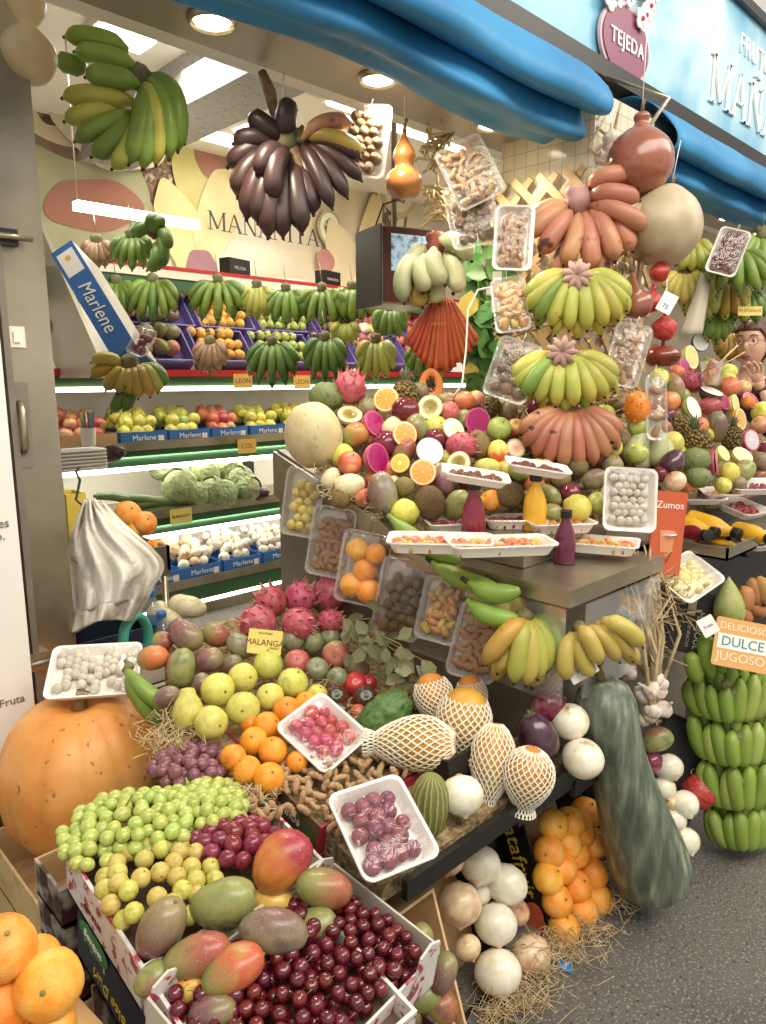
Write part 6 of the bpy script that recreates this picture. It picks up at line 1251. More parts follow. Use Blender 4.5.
fingers('dark banana hand fanned out to the right of the twisted stalk', [(303, 140, 322, 112, 352, 124, -.02, BR), (304, 138, 330, 128, 362, 152, -.01, BO), (304, 140, 336, 134, 360, 158), (304, 142, 338, 150, 361, 180), (303, 144, 328, 158, 347, 197), (302, 145, 318, 165, 332, 208), (300, 146, 310, 176, 314, 210, .02)], 2.0, BD, 7.8, crs=.025, crp=(303, 138), bulge=.05)
ds = thing('banana_stalk', 'twisted brown banana stalk hanging between the two dark hands', 'stalk', T(at(275, 100, 2.0))); o = at(275, 100, 2.0)
ob('stalk_body', MB().tube([at(x, y, 2.0) - o for x, y in ((262, 72), (270, 92), (274, 112), (286, 126), (292, 150), (300, 172), (309, 190))], [.012, .018, .013, .020, .024, .027, .024], 10).mesh('s', M('stalk_brown', ['6a5038', '8a6c4a', '3d2c22'], sc=20, rough=.7, rnd=None)), ds)
ob('hanging_cord', MB().tube([at(284, 72, 2.0) - o, at(281, 118, 2.0) - o], .0025, 6).mesh('h', wht), ds)
# weighing display hung from the ceiling, bags and pale bananas in front
sm = thing('weighing_screen', 'hanging steel cased scale with a lit blue screen', 'scale', facing(at(396, 270, 2.75), 28, 0) @ Matrix.Scale(.92, 4))
ob('housing', MB().box((-.12, -.10, -.15), (.12, .12, .15)).mesh('h', steel, False), sm); ob('side_frame', MB().box((-.125, -.105, -.155), (-.119, .125, .155)).mesh('h', black, False), sm)
ob('bezel', MB().box((-.11, -.108, -.14), (.12, -.099, .145)).mesh('h', M('red_brown_plastic', ['3d1e18', '55281f'], rough=.35, rnd=None), False), sm)
sc_ = ob('screen', MB().box((-.08, -.112, -.02), (.10, -.107, .12)).mesh('h', M('screen_blue', ['6d8fa8', 'a8c8d8', '2c3f58'], sc=30, rough=.2, rnd=None, emit=.5), False), sm)
ob('pole', MB().tube([(0, .02, .15), (0, .02, (2.95 - sm.matrix_local.translation.z) / .92)], .012).mesh('p', steel), sm); ob('cable', MB().tube([(-.08, .05, .15), (-.06, .0, .25), (.02, .0, .28), (.05, .02, .38)], .004, 6).mesh('c', black), sm)
fingers('pale plantain hand hanging in front of the orange paper bags', [(423, 258, 396, 264, 404, 302, .0), (424, 256, 418, 276, 428, 290, -.03), (434, 250, 430, 268, 444, 284, -.04), (440, 241, 458, 236, 471, 260, -.02), (446, 252, 462, 276, 454, 292), (435, 266, 434, 290, 439, 302, .03), (421, 272, 415, 294, 422, 306, .03, BO), (428, 248, 412, 252, 408, 280, .02)], 2.35, BP, 9.2, cr=M('crown_rust', ['8a4428', 'a05a38'], rough=.6), crs=.035, crp=(436, 244), alt=BP)
bgt = thing('paper_bags', 'sheaf of orange paper bags hanging under the pale plantains', 'bags', facing(at(442, 300, 2.40), 0, 0)); bgm = M('orange_paper', ['b04a1e', 'c4582a', '9c3e1a'], sc=5, rough=.6, rnd=(.01, .08), bump=.3, bsc=12)
for k in range(13):
    a = (k - 6) * .085; mb = MB()
    mb.grid(lambda u, v: ((u - .5) * (.02 + .035 * v) , -.012 * math.sin(u * PI * 3) * v - .004 * (k % 2), -v * (.235 - .012 * abs(k - 6))), 8, 8)
    o = ob('paper_bag', mb.mesh('b', bgm), bgt, Matrix.Translation(((k - 6) * .004, -.004 * (6 - abs(k - 6)), 0)) @ Matrix.Rotation(-a, 4, 'Y')); sm_ = o.modifiers.new('s', 'SOLIDIFY'); sm_.thickness = .003
ob('printed_lettering', text_mesh('GRACIAS', .012, M('print_ochre', 'd8903c', rnd=None)), bgt, Matrix.Translation((-.01, -.045, -.08)) @ RX)
# strip of plastic leaves on the stall pillar
lv = thing('leaf_garland', 'vertical garland of green and yellow leaves left of the pillar', 'garland'); glf = M('garland_leaf', ['3f7030', '5a8c3c', '2f5828'], sc=4, rough=.5, rnd=(.03, .2)); gly = M('garland_leaf_yellow', ['b8a030', 'c8b848'], sc=4, rough=.5); lg = MB().add(mbx.v, mbx.f).mesh('lf', glf); lgy = MB().add(mbx.v, mbx.f).mesh('lf', gly); rr = random.Random(2)
for k in range(95):
    x, y = rr.uniform(462, 500), rr.uniform(252, 410); a = rr.gauss(-1.2, .8); za = D(rr.gauss(0, .5), rr.gauss(0, .5), 1); ya = D(math.cos(a), math.sin(a), 0); xa = ya.cross(za).normalized(); za = xa.cross(ya)
    ob('leaf', lgy if (rr.random() < .08) else lg, lv, Matrix.Translation(at(x, y, 2.62 + rr.random() * .06)) @ Matrix((xa, ya, za)).transposed().to_4x4() @ Matrix.Scale(rr.uniform(.06, .11), 4))
ob('garland_stem', MB().tube([at(478, 240, 2.68), at(476, 320, 2.68), at(480, 412, 2.68)], .012, 6).mesh('g', glf), lv)
ct = thing('power_cable', 'white power cable looping down beside the leaf garland', 'cable'); ob('cable', MB().tube([at(x, y, 2.2) for x, y in ((492, 287), (478, 290), (468, 310), (466, 350), (462, 385), (452, 398))], .003, 6).mesh('c', wht), ct)
pb__ = thing('power_strip', 'narrow white socket strip on the left side of the lattice', 'socket', facing(at(496, 292, 2.25))); ob('strip_body', MB().box((-.012, -.01, -.06), (.016, .01, .06)).mesh('b', white, False), pb__); ob('plug', MB().box((-.03, -.018, -.01), (-.008, .004, .01)).mesh('b', white, False), pb__)
# ============================================================ refrigerated shelves: crates and their fruit
def row_crate(x0, x1, y, h, m, label, hh=.07, dep=.36, txt=True, tilt=0):
    c = crate(label, Matrix.Translation(((x0 + x1) / 2, y, h)) @ Matrix.Rotation(tilt, 4, 'X') @ Matrix.Translation((0, dep / 2, 0)), x1 - x0 - .012, dep, hh, (m, m), text=[('F', 'Marlene', .045, wht, 0, hh / 2, 0)] if txt else [])
    if txt: ob('printed_square', MB().poly([(-.018, -.018), (.018, -.018), (.018, .018), (-.018, .018)], .001).mesh('q', wht, False), c, Matrix.Translation(((x1 - x0) / 2 - .045, -dep / 2 - .001, hh * .4)) @ RX)
    return c
def fillbox(x0, x1, y0, y1, h0, h1, key, r, label, group, seed=0, layers=1, jit=.25, keys=None):
    """rows of fruit over a tilted rectangle from (y0, h0) to (y1, h1)"""
    rr = random.Random(seed + int(x0 * 100)); L = math.hypot(y1 - y0, h1 - h0); nx = max(1, int((x1 - x0) / (2 * r * .98))); ny = max(1, int(L / (2 * r * .9)))
    for l in range(layers):
        for j in range(ny - l):
            for i in range(nx):
                x = x0 + r + (i + .5 * ((j + l) % 2)) * (x1 - x0 - 2 * r) / max(1, nx - .5) + rr.uniform(-jit, jit) * r; t = (j + .5 + l * .5) / ny
                k = rr.choice(keys) if keys else key; s_ = r * rr.uniform(.9, 1.08); e = 1.3 if k.startswith('mango') or k in ('kiwi', 'aubergine', 'pepino') else 1
                put(P[k], T((x, y0 + (y1 - y0) * t, h0 + (h1 - h0) * t + r * (.75 + l * 1.1) + rr.uniform(0, jit) * r), rq(), (s_, s_, s_ * e)), label.replace('#', P[k][0].replace('_', ' ')) + (f', {ORD[i]} from left in {"front row" if j == 0 else ORD[j] + " row"}' if i < 12 and j < 12 else '') + (', upper layer' if l else ''), P[k][0].replace('_', ' '), group)
def xof(px, y, py=400): return onY(px, py, y).x
# sloping two rows of purple crates (between red rails)
sl0, sl1 = (4.02, 1.47), (4.38, 1.90)
def slope(t): return sl0[0] + (sl1[0] - sl0[0]) * t, sl0[1] + (sl1[1] - sl0[1]) * t
cols_ = [(122, 190, 'mango', ['mango_red', 'mango_purple', 'apple_pink', 'papaya_green'], .05, 'mangoes and pomegranates'), (196, 250, 'orange', ['orange3'], .036, 'oranges'), (256, 312, 'apple_green', ['apple_green'], .036, 'green apples'), (317, 352, 'brown', ['aubergine', 'brown_round', 'pomegranate'], .042, 'brown passion fruit'), (358, 400, 'mix', ['dragon', 'peach', 'pepino', 'guava', 'apple_pink'], .045, 'mixed dragon fruit and peaches'), (406, 450, 'mix2', ['apple_red', 'peach', 'dragon'], .045, 'red apples and dragon fruit')]
for a, b, nm, ks, r, wd_ in cols_:
    for row in (0, 1):
        t0, t1 = (0, .46) if row == 0 else (.5, .98); (ya, ha), (yb, hb) = slope(t0), slope(t1); x0, x1 = xof(a, ya, 360 if row == 0 else 320), xof(b, ya, 360 if row == 0 else 320)
        w_ = 'lower' if row == 0 else 'upper'; ang = math.atan2(hb - ha, yb - ya)
        c = crate(f'purple plastic crate of {wd_}, {w_} row on the sloping shelf', Matrix.Translation(((x0 + x1) / 2, (ya + yb) / 2 + .0, (ha + hb) / 2 - .02)) @ Matrix.Rotation(ang, 4, 'X'), x1 - x0, math.hypot(yb - ya, hb - ha), .085, (purpc, purpc), t=.008)
        fillbox(x0 + .01, x1 - .01, ya - .01, yb - .02, ha + .015, hb + .015, None, r, f'# in {w_} purple crate {"first second third fourth fifth sixth".split()[[c_[0] for c_ in cols_].index(a)]} from left', f'{wd_} in the {w_} purple crate', 3 + row, keys=ks, layers=1)
# shelf with blue cartons (h 1.02)
bl_ = [(60, 118, ['apple_pink', 'apple_red'], .042, 'red apples', 'far left end'), (120, 168, ['lemon', 'guava'], .042, 'yellow lemons', 'first lettered'), (169, 211, ['guava', 'apple_green', 'lemon'], .042, 'yellow green pears', 'second lettered'), (212, 249, ['apple_pink', 'apple_red', 'peach'], .04, 'red striped apples', 'third lettered'), (250, 286, ['lemon', 'guava'], .04, 'yellow apples', 'fourth lettered'), (287, 330, ['lemon'], .04, 'yellow lemons', 'fifth lettered')]
for i, (a, b, ks, r, wd_, pos) in enumerate(bl_):
    y = 3.965; x0, x1 = xof(a, y, 440), xof(b, y, 435)
    row_crate(x0, x1, y, 1.022, bluec if i else card, f'{"blue" if i else "brown"} carton of {wd_} on the long shelf, {pos} from the left', hh=.072, dep=.34, txt=i > 0)
    fillbox(x0 + .01, x1 - .02, y + .02, y + .34, 1.04, 1.13, None, r, f'# in {pos} carton', f'{wd_} in the {pos} carton', i, keys=ks, layers=2)
# vegetables (h .63)
vg = [('cab', 204, 475, 30), ('cab', 180, 487, 34), ('cab', 228, 470, 30), ('cab', 240, 481, 28), ('cab', 213, 492, 28), ('cab', 196, 494, 26), ('cab', 247, 488, 26), ('caul', 221, 493, 26), ('cab', 185, 470, 22), ('cab', 160, 470, 20)]
cabm = M('cabbage_leaf', ['8fa068', 'b5c08a', '748a54'], sc=2.4, rough=.55, rnd=(.02, .12), bump=.5, bsc=3, bdist=.08); caum = M('cauliflower_curd', ['cfc8a8', 'dcd6ba'], sc=6, rough=.7, bump=.8, bsc=10, bdist=.08)
cabl = MB()
for k in range(7):
    a = k * 2.4; cabl.grid(lambda u, v: Vector((math.cos(a + (u - .5) * 1.9) * math.sin(.5 + v * 2.0), math.sin(a + (u - .5) * 1.9) * math.sin(.5 + v * 2.0), -math.cos(.5 + v * 2.0))) * (1.03 + .07 * v + .04 * math.sin(u * 20) * v + .02 * k / 7), 10, 8)
P['cab'] = ('cabbage', fruit(ell(), cabm, wob=.05).mesh('c', cabm), [('outer_leaves', cabl.mesh('l', cabm), None, None)]); P['caul'] = ('cauliflower', fruit(ell(), caum, fn=lambda p: bumps(p, 4, .2), n=36, vs=24).mesh('c', caum), [('outer_leaves', cabl.mesh('l', cabm), Matrix.Translation((0, 0, -.3)), None)])
pv = Pl(.64 - .5 * 3.9, 0, .5)
pile([F(k, x, y, w_, pl=pv, cat='cabbage' if k == 'cab' else 'cauliflower') for k, x, y, w_ in vg], ['pale green cabbage' if k == 'cab' else 'white cauliflower' for k, *_ in vg], 'vegetables on the middle shelf', 'cabbages on the vegetable shelf', 10)
F('aubergine', 200, 470, 20, 16, 40, pv, 'dark aubergine between the cabbages'); F('aubergine', 258, 494, 24, 16, 10, pv, 'dark aubergine at the right of the vegetable shelf'); F('aubergine', 113, 453, 26, 18, 10, z=3.4, lab='dark round aubergine beside the stack of white trays')
cukm = M('courgette_skin', ['4d6a38', '6a8550', '84965e'], sc=5, rough=.4)
for (x0, y0, x1, y1), lab in (((108, 497, 178, 503), 'long green courgette lowest on the vegetable shelf'), ((120, 508, 185, 500), 'second long courgette on the vegetable shelf'), ((95, 496, 130, 500), 'courgette near the white bag'), ((138, 512, 190, 508), 'courgette at the shelf lip')):
    A, B = onY(x0, y0, 3.92), onY(x1, y1, 3.90); t = thing('courgette', lab, 'courgette', T(A)); ob('courgette_body', MB().tube([Vector((0, 0, 0)), (B - A) * .05, (B - A) * .5 + Vector((0, 0, .01)), (B - A) * .95, B - A], [.008, .02, .024, .026, .01], 12).mesh('c', cukm), t); ob('stem', MB().tube([Vector((0, 0, 0)), (B - A) * -.04], .008, 6).mesh('c', stemm), t)
bx1 = crate('black printed box standing behind the cabbages', Matrix.Translation(onY(238, 470, 4.15) + Vector((0, 0, -.10))), .22, .06, .15, (blackc, blackc), text=[('F', 'BIO', .03, wht, 0, .1, 0)])
# garlic and onion shelf (h .22)
for i, (a, b) in enumerate(((150, 182), (180, 222), (223, 262), (263, 300))):
    y = 3.74; x0, x1 = xof(a, y, 560), xof(b, y, 555)
    row_crate(x0, x1, y, .225, bluec, f'blue carton on the lowest shelf, {ORD[i]} from the left', hh=.075, dep=.34)
    ks = (['mango_olive'], ['onion_brown', 'onion_white'], ['onion_white', 'garlic'], ['garlic', 'onion_white'])[i]
    if i == 1: P['garlic'] = ('garlic_bulb', garl, [])
    if i == 0: P['garlic'] = ('garlic_bulb', garl, [])
    fillbox(x0 + .01, x1 - .02, y + .02, y + .34, .27, .36, None, (.05, .036, .034, .032)[i], ('sweet potato in the first low carton', 'small pale # in the second low carton', 'white # in the third low carton', 'white # in the fourth low carton')[i], ('sweet potatoes', 'small pale onions', 'white bulbs, third carton', 'white bulbs, fourth carton')[i], i, keys=ks, layers=1 if i == 0 else 2)
# price cards on the rails
for x, y, yy, lab, tx in ((243, 381, 3.98, 'small orange price card under the oranges on the red rail', ''), (302, 382, 3.98, 'small orange price card under the green apples', ''), (247, 446, 3.94, 'orange and yellow price card below the blue cartons', 'COL'), (181, 516, 3.82, 'yellow price card below the cabbages', 'BUBANGO')):
    card_sign(lab, pmat(onY(x, y, yy - .025), (0, -1, 0), (0, 0, 1)), .14, .09, M('card_amber', ['dfae4c', 'e8c060'], rough=.6, rnd=None) if 'orange' in lab else M('card_yellow', ''), [(tx or 'LEON', .045 if len(tx) < 5 else .024, 0, 0, M('print_brown', ''))])
# small black boxes on the top shelf
for x, y, tx, lab in ((235, 268, 'MELOSA', 'small black lettered box on the top rail below the wall lettering'), (328, 283, 'GRANADA', 'second small black box on the top rail, beside the weighing screen')):
    p = onY(x, y, 4.30); p.z = 2.01; crate(lab, Matrix.Translation(p) @ Matrix.Rotation(.25, 4, 'Z'), .20, .09, .17, (blackc, blackc), text=[('F', tx, .03, M('print_grey_light', 'b8b2a4', rnd=None), 0, .11, 0), ('F', 'SELECTA', .018, M('print_grey_light', ''), 0, .06, 0)], name='small_box', cat='box')
# banana hands hung along the back
bb = [(116, 292, 20, 34, 4.15, BG, 'green bananas hanging left of the tilted blue box edge'), (153, 292, 24, 40, 4.1, BG, 'green banana hand above the purple crate of mangoes'), (218, 292, 28, 38, 4.1, BG, 'large green banana hand above the crate of oranges'), (257, 296, 14, 30, 4.1, BYG, 'yellowish banana hand between oranges and green apples'), (286, 300, 20, 32, 4.1, BG, 'green banana hand above the green apples'),
      (322, 300, 24, 34, 4.1, BG, 'green banana hand right of the green apples'), (352, 298, 18, 32, 4.1, BG, 'green banana hand beside the weighing screen'), (272, 355, 24, 40, 3.85, BDG, 'dark green banana bunch hanging over the lower crate of green apples'), (325, 350, 20, 38, 3.85, BDG, 'dark green banana bunch hanging under the brown passion fruit'), (376, 352, 18, 36, 3.7, BYG, 'pale green banana hand behind the whole dragon fruit'), (428, 355, 22, 34, 3.9, BG, 'green banana hand under the orange paper bags'),
      (210, 352, 15, 28, 3.9, BBR, 'small brown banana hand hanging over the lower crate of oranges'), (132, 246, 20, 30, 3.4, BG, 'bright green banana hand lit by the shelf tube'), (97, 250, 14, 24, 3.5, M('ban_brownish', ''), 'brownish banana hand left of the lit green one'), (390, 318, 16, 26, 4.0, BG, 'green banana hand below the weighing screen'), (345, 330, 12, 20, 4.1, BYG, 'small pale banana hand right of the crate of passion fruit')]
for x, y, W, Hh, z, m_, lab in bb:
    t = fingers(lab, fan2(x, y - 2 - Hh * .25, W, Hh, 7, -88, 88, n2=5), z, m_, 4.4, crs=.03, crp=(x, y - 3 - Hh * .25), alt=BDG if m_ is BG else None, bulge=.09)
    ob('hanging_cord', MB().tube([(0, 0, .02), (0, .02, .14)], .003, 4).mesh('s', steel), t)
fingers('dark curved green banana bunch beside the lit green hand', [(152, 232, 148, 214, 158, 222), (158, 232, 170, 232, 166, 250), (158, 238, 168, 245, 160, 268), (150, 228, 140, 226, 134, 236), (156, 244, 160, 262, 148, 270), (150, 236, 156, 214, 164, 226)], 3.3, BDG, 6.5, crs=.04, crp=(154, 228), bulge=.05)
fingers('yellow and green banana bunch hanging at the foot of the tilted blue box', [(122, 366, 108, 352, 92, 362), (121, 368, 104, 366, 92, 376, .02), (123, 368, 114, 374, 106, 390), (126, 368, 122, 378, 118, 392), (130, 368, 130, 380, 128, 394, .0, BO), (134, 368, 138, 378, 138, 398, .0, BO), (138, 367, 148, 376, 150, 396, .0, BO), (142, 366, 158, 372, 158, 392, .01, BYG), (144, 365, 166, 370, 163, 386, .02, BG), (130, 375, 122, 396, 112, 412, .05, BDG), (134, 376, 132, 398, 124, 410, .05, BDG)], 2.9, BO, 6.4, crs=.035, crp=(130, 364), bulge=.06, alt=BY)
# tilted blue carton leaning on the end panel
A, B = at(62, 248, 3.15), at(125, 352, 3.0); ax = (B - A).normalized(); nrm = (-FW - ax * (-FW).dot(ax)).normalized(); yv = nrm.cross(ax)
t = thing('blue_carton', 'long blue lettered carton tilted against the steel end panel', 'carton', Matrix.Translation((A + B) / 2) @ Matrix((ax, yv, nrm)).transposed().to_4x4()); L = (B - A).length
ob('carton_face', MB().box((-L / 2, -.055, 0), (L / 2, .055, .008)).mesh('b', bluec, False), t); ob('carton_side', MB().box((-L / 2, .047, -.22), (L / 2, .055, 0)).box((-L / 2, -.055, -.22), (L / 2, -.047, 0)).mesh('b', M('carton_inner', 'c9c2b4', rnd=None), False), t); ob('carton_end', MB().box((L / 2 - .008, -.047, -.22), (L / 2, .047, 0)).box((-L / 2, -.047, -.22), (-L / 2 + .008, .047, 0)).mesh('b', bluec, False), t)
ob('printed_panel', MB().box((-L / 2 + .03, -.04, .008), (-L / 2 + .16, .04, .009)).mesh('b', wht, False), t); ob('lettering', text_mesh('Marlene', .085, wht, shear=.25), t, Matrix.Translation((.05, .0, .0095))); ob('printed_sun', MB().poly(disc(.014, .014, 16), .001).mesh('b', M('card_amber', ''), False), t, Matrix.Translation((-L / 2 + .07, 0, .009)))
pack('clear bag of dark plums beside the tilted blue carton', pmat(at(145, 345, 3.0), D(-.2, .3, 1), (0, 0, 1), -20), 'plum', 16, .017, .10, .13, .03, clear=True)
# ============================================================ cart, bag and floor goods behind the pumpkin
cx_ = at(165, 560, 2.55); ctb = thing('steel_cart', 'steel cart with a blue tray of oranges beside the white plastic bag', 'cart', T((cx_.x, cx_.y, 0)))
hc = onH(165, 540, .9).z; hz = at(150, 560, 2.55).z
ob('cart_top', MB().box((-.62, .0, hz - .06), (.02, .45, hz - .04)).box((-.62, 0, hz - .04), (.02, .012, hz + .05)).box((.008, 0, hz - .04), (.02, .45, hz + .05)).mesh('c', steel, False), ctb)
for x, y in ((.0, .01), (.0, .43), (-.6, .01), (-.6, .43)): ob('leg', MB().tube([(x, y, 0), (x, y, hz - .06)], .011, 10).mesh('l', steel), ctb)
ob('lower_shelf', MB().box((-.6, .02, .28), (0, .43, .295)).mesh('ls', steel, False), ctb)
crate('blue carton of oranges on the steel cart', Matrix.Translation((cx_.x - .26, cx_.y + .2, hz - .035)), .42, .3, .11, (bluec, bluec))
for x, y, w_, lab in ((128, 514, 27, 'orange at the top of the cart carton'), (145, 523, 24, 'orange at the right of the cart carton'), (117, 522, 24, 'orange beside the white bag in the cart carton'), (155, 549, 21, 'single orange at the cart corner'), (134, 530, 20, 'orange low in the cart carton')): F('orange2', x, y, w_, z=2.62, lab=lab)
bgm_ = NT('thin_plastic'); bgm_.b.inputs['Base Color'].default_value = lin('e6e0d2'); bgm_.b.inputs['Roughness'].default_value = .35; bgm_.b.inputs['Transmission Weight'].default_value = .25; bgm_.b.inputs['Alpha'].default_value = .93; bgm_.bump(bgm_.noise(9, 3, dist=2), .5, .03)
zb = 2.1; o = at(88, 500, zb); wb_ = thing('plastic_bag', 'white plastic bag hanging from a hook beside the steel post', 'bag', T(o))
Lp = [(84, 500), (70, 540), (66, 580), (68, 610), (66, 637)]; Rp = [(96, 500), (120, 525), (158, 562), (148, 590), (132, 622)]
def bagfn(u, v):
    l = interp(Lp, v); r = interp(Rp, v); x = l[0] + (r[0] - l[0]) * u; y = l[1] + (r[1] - l[1]) * u; y += 14 * math.sin(u * PI) * v * (1 if v > .8 else 0) * (-.6)
    d = .10 * math.sin(u * PI) * math.sin(min(1, v * 1.4 + .1) * PI * .5) + .018 * math.sin(u * 17 + v * 5) * (1 - .3 * v) + .012 * math.sin(u * 31 - v * 8); return at(x, y, zb - d) - o
b = ob('bag_body', MB().grid(bagfn, 44, 40).mesh('bag', bgm_.m), wb_); sd_ = b.modifiers.new('s', 'SOLIDIFY'); sd_.thickness = .002
b = ob('bag_back', MB().grid(lambda u, v: bagfn(u, v) + FW * (.05 + .10 * math.sin(u * PI) * v), 24, 24).mesh('bag', bgm_.m), wb_)
ob('wire_hook', MB().tube([at(x, y, zb) - o for x, y in ((80, 467), (76, 472), (80, 480), (76, 500), (82, 505), (88, 500))], .004, 6).mesh('h', black), wb_)
# white trays, straws, upright items near the post
st = thing('tray_stack', 'stack of white foam trays on the left shelf near the post', 'trays', T(at(78, 458, 3.3)))
for k in range(6): ob('tray', MB().poly(rrect(.22, .15, .02), .011).mesh('t', traym), st, Matrix.Translation((.0, 0, -.05 + k * .016)))
ss = thing('straw_cup', 'cup of coloured drinking straws above the white tray stack', 'straws', T(at(88, 432, 3.3))); cm_ = [M('straw_' + c, c, rnd=None) for c in ('4f9fb5', 'b5548a', '5fae6a', 'd0a03c', '6a6ab5')]
ob('cup', MB().lathe([(.03, -.06), (.034, 0), (.036, .02)], 16).mesh('c', white), ss)
for k in range(10): ob('drinking_straw', MB().tube([(.018 * math.cos(k), .018 * math.sin(k), -.04), (.03 * math.cos(k), .03 * math.sin(k), .09)], .004, 6).mesh('s', cm_[k % 5]), ss)
bk_ = struct('trim_3', MB().box((.72, 2.3, 0), (.95, 2.32, .35)), black)
for x, y, w_, h_, a, lab in ((190, 607, 34, 22, -15, 'pale papaya lying behind the cart leg'), (158, 612, 24, 20, 60, 'pale green papaya behind the bag tip'), (172, 618, 22, 26, 80, 'short pale papaya behind the mangoes'), (181, 604, 24, 20, 10, 'yellowish papaya right of the cart leg')): F('pepino', x, y, w_, h_, a, z=2.5, lab=lab)
tp = thing('tape_ring', 'teal adhesive tape ring standing behind the mangoes', 'tape', facing(at(136, 640, 2.15), 35)); ob('ring', MB().grid(lambda u, v: ((.055 + .014 * math.cos(2 * PI * v)) * math.cos(2 * PI * u) * .8, .022 * math.sin(2 * PI * v), (.075 + .014 * math.cos(2 * PI * v)) * math.sin(2 * PI * u)), 36, 10, closed=True).mesh('r', M('teal_plastic', '3f9c88', rough=.35, rnd=None)), tp)
wb2 = film('bottle_clear', amt=.15, rough=.05, bumpy=20, tint=.12, col='cfe0ea')
for x, y, lab in ((152, 618, 'clear water bottle with a blue cap behind the mangoes'), (163, 640, 'clear plastic tub with a printed side behind the mangoes')):
    b_ = thing('water_bottle', lab, 'bottle', T(at(x, y, 2.4))); ob('bottle_body', MB().lathe([(0, -.1), (.032, -.1), (.034, 0), (.034, .03), (.014, .07), (.014, .085)], 18).mesh('b', wb2), b_); ob('cap', MB().lathe([(.016, .08), (.016, .1), (0, .1)], 14).mesh('c', bluec), b_); ob('paper_label', MB().lathe([(.0345, -.06), (.0348, .0)], 18).mesh('l', bluec if 'water' in lab else white), b_)
crate('dark blue printed carton on the floor behind the white bag', Matrix.Translation(at(100, 640, 2.35) - Vector((0, 0, .1))), .34, .2, .14, (navy, navy)); crate('low pale carton on the floor behind the pumpkin tray', Matrix.Translation(at(112, 652, 2.2) - Vector((0, 0, .1))), .30, .2, .09, (palec, palec), text=[('F', '350', .02, grt, 0, .05, 0)])
crate('yellow printed carton beside the steel post behind the white bag', Matrix.Translation(at(75, 560, 2.3) - Vector((0, 0, .2))), .06, .1, .42, (M('carton_yellow', ['c9b040', 'd8c050'], rnd=None), M('carton_yellow', '')))
